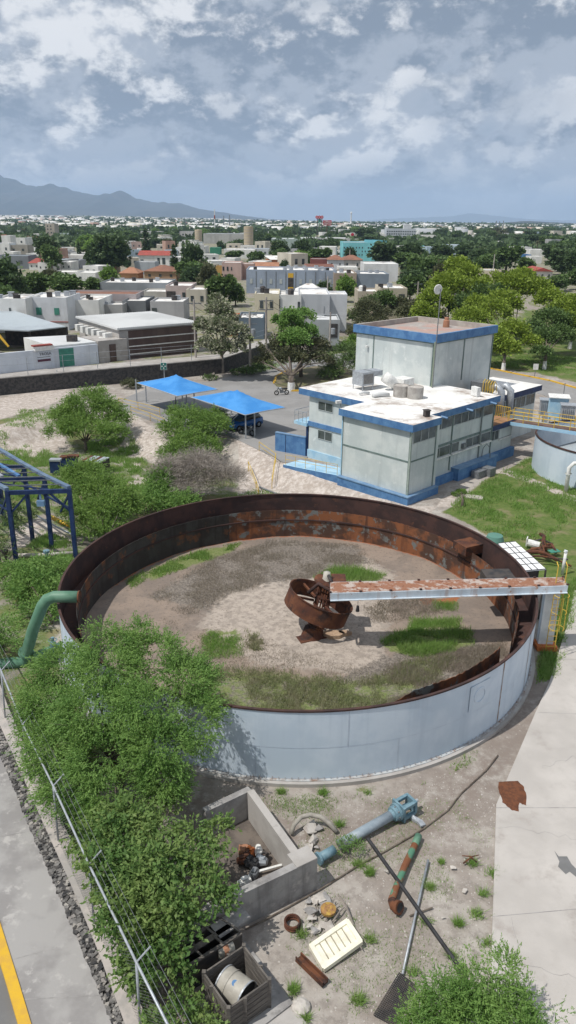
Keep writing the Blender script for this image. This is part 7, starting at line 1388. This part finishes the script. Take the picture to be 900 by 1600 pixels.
for i, (a, b, c_, d_, lb, cc, rc_, kd) in enumerate([(-10, 6, 380, 370, 'white house with a dark red gable at the edge of the white cluster', (.5, .2, .16), 'red_tile', 'gable'), (4, 18, 388, 369, 'tall plain white house in the white hillside cluster', WHT, 'roof_white', 'flat'), (17, 40, 385, 372, 'white house with two dark windows in the white hillside cluster', WHT, 'roof_white', 'flat'), (38, 62, 378, 370, 'red brown low roofed house behind the white cluster', (.34, .16, .12), 'orange_tile', 'flat'), (48, 64, 376, 366, 'white house with pale roof right of the red brown roofs', WHT, 'roof_white', 'flat'), (-6, 16, 398, 381, 'bright white front house below the hillside cluster', WHT, 'roof_white', 'flat'), (15, 44, 398, 384, 'grey brown rough house with stained roof in the cluster', (.33, .31, .27), 'tin', 'flat'), (4, 22, 406, 395, 'white low front wall house above the dark grey flats', WHT, 'roof_white', 'flat'), (-6, 46, 420, 401, 'dark grey flat block with two black windows', (.20, .22, .24), 'tin', 'flat'), (46, 62, 422, 411, 'small white house with a vivid red hipped roof', WHT, 'red_tile', 'hip'), (60, 76, 425, 412, 'white small house beside the vivid red roof', WHT, 'roof_white', 'flat'),
        (100, 145, 412, 400, 'long white flat roofed house row in the middle of the trees', WHT, 'roof_white', 'flat'), (96, 112, 424, 411, 'white cube house below the long white row', WHT, 'roof_white', 'flat'), (110, 125, 420, 408, 'grey blank cube house right of the white cube', (.30, .31, .33), 'tin', 'flat'), (82, 118, 440, 427, 'pale flat house peeking over the tree row', (.56, .56, .52), 'roof_white', 'flat'), (118, 150, 441, 429, 'bright white roofed house behind the tree row', WHT, 'roof_white', 'flat'), (24, 40, 462, 450, 'pale gable end showing between the big dark trees', (.6, .6, .56), 'roof_white', 'gable'), (275, 290, 402, 388, 'white house fragment right of the cypress', WHT, 'roof_white', 'flat'), (281, 302, 372, 362, 'grey apartment slab near the short silo', (.45, .45, .44), 'tin', 'flat'), (220, 252, 372, 362, 'long grey shed roof in the dark tree belt', (.48, .48, .47), 'tin_light', 'flat'), (205, 222, 390, 379, 'dull pink house among dark trees', (.40, .30, .27), 'orange_tile', 'flat'), (660, 680, 378, 368, 'white stepped building beyond the palms by the hotel', WHT, 'roof_white', 'flat'), (670, 700, 376, 370, 'cream low building right of the stepped white one', (.5, .48, .42), 'tin_light', 'flat')]):
    house(lb, a, b, c_, d_, 10 if c_ > 385 else 16, cc, rc=rc_, kind=kd, wins=W3_(2, .55, .12, .25) if 'blank' not in lb and 'plain' not in lb else ())
rt_, W_, h_, cdd = H('pale five storey hotel with a grid of windows near the town horizon', 603, 649, 377, 358, 16, (.46, .50, .54), cat='hotel', name='hotel', wins=[((k+.5)/13, z_, .05, .09) for k in range(13) for z_ in (.2, .4, .6, .8)])
mb = MB(); mb.box((W_*.22, 6, h_+2), (W_*.24, 8, 4)); mb.build('penthouse', wm((.5, .52, .54)), rt_, local=True)
# silos
for px, yb, yt, r_, lb in ((388.5, 392, 354, 7.3, 'tall beige cylindrical silo with dark banding'), (310.5, 384, 359, 5.6, 'short beige cylindrical silo half hidden by trees')):
    c = G(px, yb, Z0); cdd = -(RM.transposed()@(c-Vector((0, 0, CH)))).z; rr_ = r_/F*cdd; hh = ZZ(px, yt, c.y)-Z0; s_ = thing('silo', lb, 'silo', c)
    mb = MB(); mb.lathe(c, [(rr_, -1), (rr_, hh), (0, hh+.2)], 28); mb.build('body', mat('silo', (.50, .42, .30), (.42, .35, .25), .06, .9, stretch=(1, 1, 1)), s_, smooth=False)
    for k in range(1, 8): mb = MB(); mb.lathe(c+Vector((0, 0, hh*k/8)), [(rr_+.06, -.12), (rr_+.06, .12)], 28); mb.build('band', M['parapet'], s_)
# tall signs
def board(px0, px1, py0, py1, d_, m, name, par_, th=.4):
    a_, b_ = XZ(px0, py1, d_), XZ(px1, py0, d_); mb = MB(); mb.box(((a_.x+b_.x)/2, d_, (a_.z+b_.z)/2), (b_.x-a_.x, th, b_.z-a_.z)); return mb.build(name, m, par_), Vector(((a_.x+b_.x)/2, d_-th, (a_.z+b_.z)/2)), (b_.x-a_.x)
dS = G(500, 371, Z0).y; s1_ = thing('pylon_sign', 'tall twin post sign with three red rounded letter panels on top', 'sign', Vector((XZ(500, 371, dS).x, dS, Z0)))
for px in (495.5, 502.5): p = XZ(px, 360, dS); mb = MB(); mb.bar(Vector((p.x, dS, Z0)), Vector((p.x, dS, XZ(px, 338.5, dS).z)), .9); mb.build('post', M['steel_dark'], s1_)
for k, ch_ in enumerate('HEB'):
    px = 495.2+k*4.0; p = XZ(px, 339.3, dS-.6); mb = MB(); mb.lathe(p, [(0, .5), (1.65, .4), (1.65, -.4), (0, -.5)], 18, M=Matrix.Rotation(math.pi/2, 3, 'X')); mb.build('letter_panel', mat('signred', (.45, .02, .04)), s1_)
    text(ch_, p-Vector((0, .7, 0)), 2.4, 0, M['limewash'], 'lettering', s1_)
board(497, 501.5, 341.5, 348, dS, M['gate_green'], 'lower_panel', s1_)
dS2 = dS+8; s2_ = thing('pylon_sign', 'red rectangular sign board with white two line lettering on one post', 'sign', Vector((XZ(510.5, 371, dS2).x, dS2, Z0)))
_, cS, wS = board(504.5, 518, 344.2, 352.3, dS2, mat('signred2', (.40, .015, .03)), 'board', s2_)
text('Office', cS+Vector((0, -.1, 1.25)), 3.2, 0, M['limewash'], 'lettering', s2_, ext=.05); text('DEPOT', cS+Vector((0, -.1, -1.35)), 3.0, 0, M['limewash'], 'lettering', s2_, ext=.05)
p = XZ(510.8, 352, dS2); mb = MB(); mb.bar(Vector((p.x, dS2, Z0)), Vector((p.x, dS2, p.z)), .8); mb.build('post', M['rust'], s2_)
dS3 = G(551, 381, Z0).y; s3_ = thing('pylon_sign', 'small white square sign with a red round emblem above the store roofs', 'sign', Vector((XZ(551, 378, dS3).x, dS3, Z0))); _, cS, wS = board(547.2, 554.2, 363.5, 369.5, dS3, M['limewash'], 'board', s3_); mb = MB(); mb.lathe(cS, [(0, .1), (1.3, 0)], 16, M=Matrix.Rotation(math.pi/2, 3, 'X')); mb.build('emblem', mat('signred3', (.42, .02, .04)), s3_)
mb = MB(); mb.bar(Vector((cS.x, dS3, Z0)), Vector((cS.x, dS3, cS.z-1)), .5); mb.build('post', M['galv_dark'], s3_)
dS4 = G(600, 376, Z0).y; s4_ = thing('pylon_sign', 'white tall sign panel with red marks beside the hotel', 'sign', Vector((XZ(603, 376, dS4).x, dS4, Z0))); _, cS, wS = board(601, 607, 355, 361, dS4, M['limewash'], 'board', s4_); mb = MB(); mb.box(cS, (wS*.5, .2, 1.0)); mb.build('red_mark', M['red_tile'], s4_); mb = MB(); mb.bar(Vector((cS.x, dS4, Z0)), Vector((cS.x, dS4, cS.z-1)), .6); mb.build('post', M['galv_dark'], s4_)
# monument and masts
dM = 2290; p = XZ(548.2, 349.5, dM); tp_ = XZ(548.2, 331, dM); mo = thing('monument_tower', 'slim white monument tower on the low dark hill at the horizon', 'monument', Vector((p.x, dM, p.z-6)))
mb = MB(); mb.lathe(Vector((p.x, dM, p.z-6)), [(5, 0), (3.2, 8), (1.9, 12), (1.6, tp_.z-p.z), (2.6, tp_.z-p.z+.5), (2.6, tp_.z-p.z+4), (0, tp_.z-p.z+7)], 12); mb.build('shaft', M['limewash'], mo); mb = MB(); mb.box((p.x, dM, p.z-5), (26, 14, 6)); mb.build('plinth', M['concrete'], mo)
for px, yb, yt, lb in ((336, 364, 327, 'tall thin radio mast with red and white bands against the mountain'), (350, 358, 337, 'thin dark lattice mast right of the banded radio mast'), (359, 358, 336, 'second thin dark lattice mast nearer the silo'), (774, 362, 345, 'far thin pylon at the horizon over the long hill, first of three'), (779, 362, 346, 'far thin pylon at the horizon, between its two neighbours'), (785, 362, 345, 'far thin pylon at the horizon, nearest the round hill'), (290, 356, 342, 'dark pointed spire by the hillside houses'), (163, 352, 341, 'small white water tower on the far hillside'), (181, 352, 343, 'thin white antenna above the hillside houses')):
    d_ = G(px, yb, Z0).y; a_, b_ = XZ(px, yb, d_), XZ(px, yt, d_); mm_ = thing('radio_mast', lb, 'mast', Vector((a_.x, d_, Z0))); mb = MB(); mb.tube([Vector((a_.x, d_, Z0)), Vector((a_.x, d_, b_.z))], [d_*.0010, d_*.0005], 5); mb.build('pole', M['limewash'] if 'white' in lb else M['galv_dark'], mm_)
    if 'banded' not in lb and 'red' in lb: mb = MB(); mb.tube([Vector((a_.x, d_, Z0+(b_.z-Z0)*.6)), Vector((a_.x, d_, Z0+(b_.z-Z0)*.75))], d_*.0009, 5); mb.build('red_band', M['red_tile'], mm_)
# meeting point sign, lamp poles, utility poles
c = G(257.5, 604, 0); ms_ = thing('meeting_sign', 'square green assembly point sign with white arrows on a thin post', 'sign', c); zc = ZZ(257, 572, c.y); mb = MB(); mb.tube([c, Vector((c.x, c.y, zc))], .05, 6); mb.build('post', M['galv'], ms_)
mb = MB(); mb.box((c.x, c.y-.08, zc), (.80, .04, .95)); mb.build('border', M['limewash'], ms_); mb = MB(); mb.box((c.x, c.y-.11, zc), (.70, .04, .85)); mb.build('panel', mat('signgreen', (.02, .14, .12)), ms_)
for dx_, dz_, a_ in ((0, .24, math.pi), (0, -.24, 0), (-.2, 0, -math.pi/2), (.2, 0, math.pi/2)):
    R_ = Matrix.Rotation(a_, 3, 'Y'); mb = MB(); o5 = Vector((c.x+dx_, c.y-.14, zc+dz_)); mb.add([o5+R_@Vector((-.1, 0, -.02)), o5+R_@Vector((.1, 0, -.02)), o5+R_@Vector((0, 0, .12)), o5+R_@Vector((-.03, 0, -.02)), o5+R_@Vector((.03, 0, -.02)), o5+R_@Vector((.03, 0, -.12)), o5+R_@Vector((-.03, 0, -.12))], [(0, 1, 2), (3, 6, 5, 4)]); mb.build('arrow', M['limewash'], ms_)
c = G(91.5, 607, 0); mb = MB(); mb.tube([c, c+Vector((0, 0, 2.3))], .06, 6); mb.build('post', M['galv'], label='short grey post standing before the dark stone wall', cat='post')
def upole(px, yb, yt, lb, arms=1, r_=.12, z0=0, trafo=False):
    c = G(px, yb, z0); t_ = ZZ(px, yt, c.y); root = thing('utility_pole', lb, 'utility pole', c, 'utility poles of the town'); mb = MB(); mb.tube([c, Vector((c.x, c.y, t_))], [r_*1.3, r_], 8); mb.build('pole', M['parapet'], root)
    for k in range(arms): mb = MB(); mb.box((c.x, c.y, t_-.5-k*1.2), (2.0, .12, .12), rz=.2); mb.build('cross_arm', M['galv_dark'], root)
    if trafo: mb = MB(); mb.lathe((c.x+.45, c.y-.2, t_-3.2), [(0, .9), (.32, .85), (.32, 0), (0, -.05)], 12); mb.build('transformer_can', M['galv'], root)
    return Vector((c.x, c.y, t_-.4))
U1 = upole(391, 584, 486, 'tall utility pole with a transformer can left of the shade tree', 2, .14, 0, True); U2 = upole(416, 556, 464, 'utility pole by the cream house behind the shade tree', 2, .13, Z0); U3 = upole(515, 540, 488, 'utility pole in front of the bright white block', 1, .12, Z0, True); U4 = upole(306, 560, 468, 'utility pole beside the striped warehouse end', 1, .12, Z0)
upole(511, 478, 432, 'utility pole before the apartment row by the green tree', 1, .12, Z0); upole(651, 480, 440, 'utility pole right of the beige house', 1, .13, Z0); upole(769, 437, 397, 'utility pole over the cream low house in the trees', 0, .13, Z0); upole(576, 452, 425, 'utility pole at the end of the apartment row', 0, .12, Z0); upole(546, 415, 390, 'utility pole over the brown roofed houses', 0, .15, Z0)
for a_, b_ in ((U1, U2), (U4, U1), (U2, U3)):
    for k in (-.6, .6): mb = MB(); mb.tube([a_.lerp(b_, s_)+Vector((k, 0, -1.2*4*s_*(1-s_))) for s_ in np.linspace(0, 1, 9)], .022, 4); mb.build('power_line', M['black'], label='thin dark overhead power line strung between two utility poles', cat='power line', group='overhead power lines')
for (px, yb, h_, lb) in ((835, 590, 1.2, 'white square sign on a thin post on the grass beyond the road'), (839+40, 627, 2.2, 'dark thin lamp post beside the park road')):
    c = G(px, yb, 0); q_ = thing('road_sign' if 'sign' in lb else 'lamp_post', lb, 'sign' if 'sign' in lb else 'post', c); mb = MB(); mb.tube([c, c+Vector((0, 0, h_))], .05, 6); mb.build('post', M['galv_dark'], q_)
    if 'sign' in lb: mb = MB(); mb.box(c+Vector((0, -.05, h_+.3)), (.7, .05, .8)); mb.build('panel', M['limewash'], q_)
# ------------------------------------------------------------------ park and town trees
def ptree(lb, base, L, n, size, lm, seed, lime=0, r0=.25, h0=2.2, **kw):
    return bush('park_tree', lb, base, L, n, size, M[lm], seed, 0, r0=r0, h0=h0, lime=lime, cat='tree', **kw)
PT = dict(dens=.12, shell=.5, aspect=.85)
ptree('large yellow green tree with a whitewashed trunk just behind the office tower', (786, 580), [(735, 500, 5.5, 3.2, 2.2), (770, 490, 6.2, 3.2, 2.4), (800, 520, 4.6, 2.6, 2.0), (760, 530, 4.0, 3.4, 2.2), (715, 520, 4.4, 2.6, 2.0), (790, 545, 3.0, 2.2, 1.5), (745, 475, 7.4, 2.2, 1.6), (830, 535, 3.6, 1.6, 1.2)], 29700, .32, 'leaf_yellow', 61, lime=1.2, **PT)
ptree('spreading grey green tree with a white painted trunk on the lawn across the road', (850, 577), [(850, 530, 3.6, 2.6, 1.8), (875, 525, 3.8, 2.4, 1.8), (835, 515, 4.5, 2.0, 1.6), (860, 500, 5.6, 2.8, 2.0), (885, 505, 5.0, 2.4, 1.8), (845, 550, 2.6, 1.6, 1.0)], 20250, .30, 'leaf_mid', 62, lime=1.2, **PT)
ptree('big bright yellow green tree in the middle of the park grove', (800, 545), [(800, 450, 8.5, 4.0, 3.0), (770, 445, 8.8, 3.2, 2.4), (835, 455, 8.0, 3.6, 2.6), (815, 435, 10.0, 3.0, 2.0), (860, 470, 6.8, 3.0, 2.2), (785, 475, 6.5, 3.5, 2.5), (880, 485, 5.8, 2.8, 2.0)], 27000, .40, 'leaf_yellow', 63, **PT)
ptree('tall rounded olive green tree nearer the dish antenna', (700, 540), [(700, 450, 8.5, 4.0, 3.0), (725, 430, 10.4, 3.4, 2.4), (680, 470, 7.0, 3.2, 2.4), (745, 455, 8.0, 3.2, 2.6), (715, 415, 12.0, 2.6, 1.8), (665, 490, 5.2, 2.6, 2.2)], 24300, .40, 'leaf_yellow', 64, **PT)
ptree('dark green tree between the two bright park trees', (745, 545), [(750, 470, 6.5, 3.2, 3.0), (720, 480, 6.0, 2.6, 2.4), (775, 465, 7.0, 2.6, 2.4)], 12150, .40, 'leaf_mid', 65, **PT)
ptree('dull shrubby tree behind the left corner of the office tower', (590, 520), [(580, 480, 4.5, 2.6, 2.2), (600, 470, 5.6, 2.4, 2.0), (560, 495, 3.6, 2.0, 1.6)], 10800, .34, 'leaf_mid', 66, **PT)
ptree('low dull green tree with thin twigs behind the flat tower roof', (650, 525), [(640, 490, 3.8, 2.8, 2.0), (660, 480, 4.6, 2.8, 2.0), (625, 480, 4.4, 2.4, 2.0), (680, 495, 3.6, 2.2, 1.6)], 12150, .34, 'leaf_olive', 67, **PT)
ptree('dark tree at the edge of the park lawn with a pale trunk', (890, 545), [(895, 510, 4.5, 2.8, 2.4), (910, 490, 6.2, 3.2, 2.6), (895, 480, 7.0, 3.0, 2.2)], 12150, .36, 'leaf_yellow', 68, lime=1.2, **PT)
PROT = []
def proto(name, lm, lob, n, size, seed, h0, r0, **kw):
    t_ = tree(name, 'tree', (0, 0, 0), lob, n, size, M[lm], r0=r0, h0=h0, seed=seed, **kw); PROT.append(t_); return t_
def rl(seed, n, R_, H0, H1, rs):
    q = random.Random(seed); o = [(0, 0, (H0+H1)/2, R_*.75, R_*.75, (H1-H0)/2)]
    for i in range(n): a_ = q.uniform(0, 6.28); d_ = R_*.55*math.sqrt(q.random()); z_ = q.uniform(H0+rs*.6, H1-rs*.6); o.append((math.cos(a_)*d_, math.sin(a_)*d_, z_, rs*q.uniform(.8, 1.2), rs*q.uniform(.8, 1.2), rs*q.uniform(.6, .9)))
    return o
pD = proto('town_tree', 'leaf_dark', rl(1, 13, 4.4, .6, 8.2, 2.1), 4200, .78, 71, 2.0, .3, dens=.15)
pM = proto('town_tree', 'leaf_mid', rl(2, 13, 4.6, .5, 7.4, 2.0), 4200, .76, 72, 1.8, .3, dens=.15)
pY = proto('town_tree', 'leaf_bright', rl(3, 12, 4.2, .6, 7.0, 1.9), 3600, .74, 73, 1.8, .3, dens=.15)
pO = proto('town_tree', 'leaf_olive', rl(4, 12, 4.3, .5, 6.8, 1.9), 3600, .70, 74, 1.6, .25, dens=.2)
pC = proto('cypress_tree', 'leaf_dark', [(0, 0, 2.2, 1.1, 1.1, 1.8), (0, 0, 4.5, .95, .95, 2.0), (0, 0, 7, .7, .7, 1.8), (0, 0, 8.8, .35, .35, 1.2)], 1400, .5, 75, 1.0, .18, dens=.1)
used = {}
KL = {'D': (pD, 'dark green rounded tree of the town', 'dark green town trees'), 'M': (pM, 'mid green bushy tree of the town', 'mid green town trees'), 'Y': (pY, 'bright light green tree of the town', 'bright light green town trees'), 'O': (pO, 'dull olive tree of the town', 'dull olive town trees'), 'C': (pC, 'dark pointed cypress of the town', 'dark cypresses of the town')}
def place(k, px, yb, hpx, wpx=None, lb=None, z0=None, grp=None):
    p, l0, g0_ = KL[k]; c = G(px, yb, Z0 if z0 is None else z0); cdd = -(RM.transposed()@(c-Vector((0, 0, CH)))).z; hh = hpx/F*cdd/.97; nat = {'D': 9.0, 'M': 8.2, 'Y': 7.7, 'O': 7.5, 'C': 10.0}[k]; wn = {'D': 9.6, 'M': 9.8, 'Y': 9.0, 'O': 9.2, 'C': 2.4}[k]
    sz_ = hh/nat; sx = sz_ if wpx is None else wpx/F*cdd/wn
    if k in used: o = copy_tree(p)
    else: o = p; used[k] = 1
    o.location = c; o.scale = (sx, sx, sz_); o.rotation_euler = (0, 0, random.uniform(0, 6.28)); setp(o, lb or l0, 'tree', grp or (None if lb else g0_)); ORG[o.name] = c
    return o
for k, px, yb, hp, wp, lb in [('D', 12, 478, 78, 80, 'big dark tree at the edge beside the white two storey building'), ('M', 8, 500, 55, 60, 'lower dark tree in front of the big edge tree'), ('D', 178, 428, 66, 78, 'largest dark tree crown above the clay roofed houses'), ('D', 150, 428, 48, 40, 'dark tree joined to the largest dark crown'), ('D', 75, 412, 45, 52, 'dark tree behind the vivid red hipped roof'), ('M', 82, 425, 42, 45, 'mid green tree in front of the dark one by the red hipped roof'), ('Y', 173, 452, 36, 38, 'bright round lime green tree before the long grey shed'), ('M', 60, 468, 42, 60, 'green tree above the row of roof coolers'), ('M', 105, 470, 42, 70, 'wide green tree in the row above the white buildings'), ('M', 148, 468, 35, 45, 'end tree of the green row above the white buildings'), ('O', 80, 450, 30, 40, 'dull tree with a feathery top behind the green row'), ('C', 229, 402, 42, 16, 'broad dark conifer left of the red tiled house'), ('C', 273, 435, 50, 16, 'tall dark cypress right of the red tiled house'), ('D', 300, 440, 62, 45, 'dark tall tree left of the pink house'), ('D', 287, 455, 22, 26, 'small dark round tree near the brown tiled roof'), ('O', 325, 458, 46, 40, 'dull purple brown tree before the pink house'), ('M', 345, 480, 50, 56, 'dense green tree behind the slender tree with seed clusters'), ('M', 368, 478, 36, 40, 'green tree left of the apartment block corner'), ('D', 437, 410, 36, 40, 'dark oval tree behind the apartment block'), ('D', 476, 412, 40, 32, 'dark oval tree left of the dark red house'), ('D', 515, 402, 28, 36, 'dark tree clump before the turquoise building'), ('D', 447, 425, 20, 26, 'small dark tree behind the apartment roof'), ('M', 518, 405, 16, 30, 'light round shrub tree by the turquoise building'), ('D', 575, 379, 24, 50, 'dark broad tree clump behind the turquoise building'), ('D', 546, 408, 22, 24, 'dark tree before the turquoise wall'), ('Y', 540, 472, 42, 44, 'bright green tree in front of the apartment row'), ('D', 508, 468, 30, 32, 'dark green tree left of the bright green tree before the apartments'), ('M', 582, 456, 28, 40, 'green tree before the dark slate apartments'), ('O', 570, 430, 20, 22, 'small feathery tree by the long white wall building'), ('M', 640, 470, 40, 50, 'green tree behind the beige house'), ('D', 600, 416, 40, 60, 'dark tree mass beyond the turquoise end wing'), ('D', 645, 420, 42, 60, 'dark tree behind the small turquoise box'), ('D', 690, 410, 30, 50, 'dark tree before the pale blue wall'), ('M', 660, 450, 50, 60, 'mid green tree left of the park grove'), ('O', 690, 460, 50, 50, 'dull grey green tree left of the park grove'), ('D', 725, 408, 28, 44, 'dark tree behind the bright grove'), ('M', 790, 425, 40, 60, 'fresh green tree above the cream low house'), ('D', 760, 408, 26, 50, 'dark tree below the white terrace'), ('M', 820, 428, 26, 40, 'green tree left of the red gabled house'), ('D', 878, 430, 44, 60, 'big dark tree right of the red gabled house'), ('D', 860, 408, 28, 40, 'dark tree beyond the red gabled house'), ('D', 900, 440, 50, 50, 'dark tree at the edge past the red gabled house'), ('M', 870, 455, 26, 50, 'green tree in front of the red gabled house'), ('M', 730, 425, 20, 30, 'small green tree beside the utility pole in the trees'), ('D', 100, 365, 14, 30, 'dark tree left of the beige tower block'), ('C', 287, 404, 26, 9, 'small dark cypress beside the white house fragment'), ('M', 400, 415, 22, 34, 'green tree below the white building by the silo'), ('D', 396, 420, 20, 22, 'dark tree in front of the white building by the silo'), ('M', 365, 408, 16, 36, 'light green tree left of the silo foot'), ('D', 345, 392, 16, 16, 'small dark tree by the dark green box'), ('D', 372, 388, 14, 28, 'dark low tree left of the tall silo'), ('M', 410, 378, 12, 28, 'green tree right of the tall silo')]:
    place(k, px, yb, hp, wp, lb)
# filler houses and trees, random but real positions
q = random.Random(77); NH = 0; NTc = 0
def blocked(px, yb, hp, wp, front=True):
    for (a_, b_, t_, b2) in PXB[:95]:
        if a_-wp/2 < px < b_+wp/2 and yb-hp < b2-1 and yb > t_+2 and yb >= b2-3: return True
    return False
FH = []
while NH < 185:
    yb = 359+(q.random()**1.6)*78; px = q.uniform(-15, 915)
    if px > 620 and yb > 405: continue
    wpx = q.uniform(9, 20)*(yb-343)/35; wpx = max(4, min(26, wpx)); hp = q.uniform(3.4, 6.5)/F*0+q.choice((3.3, 3.4, 6.2))*(yb-343.5)/18.0
    if blocked(px, yb, hp, wpx): continue
    if any(abs(px-a_) < (wpx+w2)/2*.8 and abs(yb-b_) < 3.0 for a_, b_, w2 in FH): continue
    FH.append((px, yb, wpx)); NH += 1
    u = q.random(); nm, cc, rc_ = ('white', WHT, 'roof_white') if u < .58 else ('cream', (.56, .52, .44), 'roof_white') if u < .7 else ('grey', (.38, .38, .38), 'tin') if u < .82 else ('salmon', (.46, .30, .24), 'orange_tile') if u < .93 else ('pale blue', (.40, .50, .58), 'tin_light')
    o, W_, h_, _ = house('small %s flat roofed house scattered in the town beyond' % nm, px-wpx/2, px+wpx/2, yb, yb-hp, q.uniform(7, 12), cc, rc=rc_, yaw=q.uniform(-.5, .5), group='%s flat roofed town houses' % nm, wins=[(.3, .6, .16, .3), (.72, .6, .16, .3)] if yb > 385 else (), par=.3 if yb > 385 else 0)
PXB2 = list(PXB)
while NTc < 225:
    yb = 360+(q.random()**1.15)*98; px = q.uniform(-15, 915)
    if px > 640: kd = q.choice('DDDMMDO')
    else: kd = q.choice('DDDMMDMOYC')
    hp = q.uniform(6, 9.5)*(yb-343.5)/18.0; hp = min(hp, 34); wp = hp*q.uniform(1.3, 2.0) if kd != 'C' else hp*.28
    if blocked(px, yb, hp, wp*.8): continue
    if 380 < px < 560 and yb > 425: continue
    NTc += 1; place(kd, px, yb, hp, wp)
# palms
for px, yb, hp, lb in ((838, 398, 24, 'brownish palm tree standing above the pale flat houses'), (84, 440, 34, 'palm with a ragged top before the long white row'), (293, 410, 34, 'pale palm right of the tall cypress'), (610, 377, 7, 'small palm left before the hotel'), (626, 378, 8, 'small palm before the middle of the hotel'), (638, 379, 10, 'small palm before the hotel end')):
    c = G(px, yb, Z0); cdd = -(RM.transposed()@(c-Vector((0, 0, CH)))).z; hh = hp/F*cdd; t_ = thing('palm_tree', lb, 'palm', c); mb = MB(); mb.tube([c, c+Vector((0, 0, hh*.75))], [hh*.035, hh*.025], 6); mb.build('trunk', M['bark'], t_); mb = MB(); tp_ = c+Vector((0, 0, hh*.75)); qq = random.Random(px)
    for k in range(34):
        a_ = qq.uniform(0, 6.28); e_ = qq.uniform(-.5, 1.2); L = hh*.33; d_ = Vector((math.cos(a_)*math.cos(e_), math.sin(a_)*math.cos(e_), math.sin(e_))); s_ = Vector((-math.sin(a_), math.cos(a_), 0))*L*.09; m1 = tp_+d_*L*.6; e2 = tp_+d_*L-Vector((0, 0, L*.3)); mb.add([tp_-s_*.4, tp_+s_*.4, m1+s_, m1-s_, e2], [(0, 1, 2, 3), (3, 2, 4)])
    mb.build('fronds', M['leaf_olive'] if 'brown' in lb or 'small' in lb else M['leaf_mid'], t_)
# far town and woods: past counting
r = np.random.default_rng(5); n = 5200
Yf = 1150+4300*r.random(n)**.85; Xf = (r.random(n)*1.1-.55)*Yf*.86
cl = fbm(Xf, Yf, 420, 4, 3); k = cl > .40; Xf, Yf = Xf[k], Yf[k]; Zf = HT(Xf, Yf); m = len(Xf)
w_ = r.uniform(6, 16, m)*(.7+Yf/3000); d_ = r.uniform(6, 12, m); h_ = r.choice([3.2, 3.4, 6.2, 6.5, 9], m)*(.8+Yf/7000); big = r.random(m) < .03; w_[big] *= 4; h_[big] = 8
a_ = r.uniform(-.5, .5, m); ca2, sa2 = np.cos(a_), np.sin(a_); V_ = []
for sx, sy, zz_ in ((-1, -1, 0), (1, -1, 0), (1, 1, 0), (-1, 1, 0), (-1, -1, 1), (1, -1, 1), (1, 1, 1), (-1, 1, 1)):
    x = sx*w_/2; y = sy*d_/2; V_.append(np.stack([Xf+x*ca2-y*sa2, Yf+x*sa2+y*ca2, Zf+zz_*h_-(0 if zz_ else 2)], 1))
V_ = np.stack(V_, 1).reshape(-1, 3); B8 = np.arange(m)[:, None, None]*8; Q_ = (B8+np.array([(4, 5, 6, 7), (0, 1, 5, 4), (1, 2, 6, 5), (2, 3, 7, 6), (3, 0, 4, 7)])[None]).reshape(-1, 4)
wmx = D.materials.new('far_house_paint'); wmx.use_nodes = True; t = wmx.node_tree; b = t.nodes['Principled BSDF']; rp_ = NN(t, 'ShaderNodeNewGeometry').outputs['Random Per Island']; cr_ = NN(t, 'ShaderNodeValToRGB'); t.links.new(rp_, cr_.inputs[0]); cr_.color_ramp.interpolation = 'CONSTANT'
els = cr_.color_ramp.elements; els[0].position = 0; els[0].color = (.72, .72, .70, 1); els[1].position = .55; els[1].color = (.5, .47, .42, 1)
for pz, cc in ((.70, (.36, .24, .20)), (.78, (.40, .42, .44)), (.90, (.66, .62, .52))): e_ = els.new(pz); e_.color = (*cc, 1)
t.links.new(cr_.outputs[0], b.inputs['Base Color']); b.inputs['Roughness'].default_value = .9
setp(npmesh('distant_houses', V_, Q_, wmx, kind='stuff'), 'countless tiny pale houses of the far town below the mountains')
n = 7000; Yt = 520+3900*r.random(n)**1.25; Xt = (r.random(n)*1.1-.55)*Yt*.86; k = fbm(Xt, Yt, 260, 14, 3) > .42; Xt, Yt = Xt[k], Yt[k]; Zt = HT(Xt, Yt)
m = len(Xt); R_ = r.uniform(3.5, 6.5, m)*(.8+Yt/2600); nl = 26
dd_ = r.normal(size=(m, nl, 3)); dd_ /= np.linalg.norm(dd_, axis=2)[..., None]; dd_[..., 2] = np.abs(dd_[..., 2]); P = np.stack([Xt, Yt, Zt], 1)[:, None, :]+dd_*R_[:, None, None]*np.array([1.1, 1.1, 1.0])*(.6+.4*r.random((m, nl, 1)))
P = P.reshape(-1, 3); Rr_ = np.repeat(R_, nl); mm_ = len(P); u = r.normal(size=(mm_, 3)); u /= np.linalg.norm(u, axis=1)[:, None]; v = np.cross(u, r.normal(size=(mm_, 3))); v /= np.linalg.norm(v, axis=1)[:, None]; s_ = (Rr_*.42)[:, None]
V_ = np.stack([P-u*s_, P+v*s_, P+u*s_, P-v*s_], 1).reshape(-1, 3)
setp(npmesh('distant_woods', V_, np.arange(mm_*4).reshape(-1, 4), M['leaf_dark'], kind='stuff'), 'dark belt of far trees between the town houses')
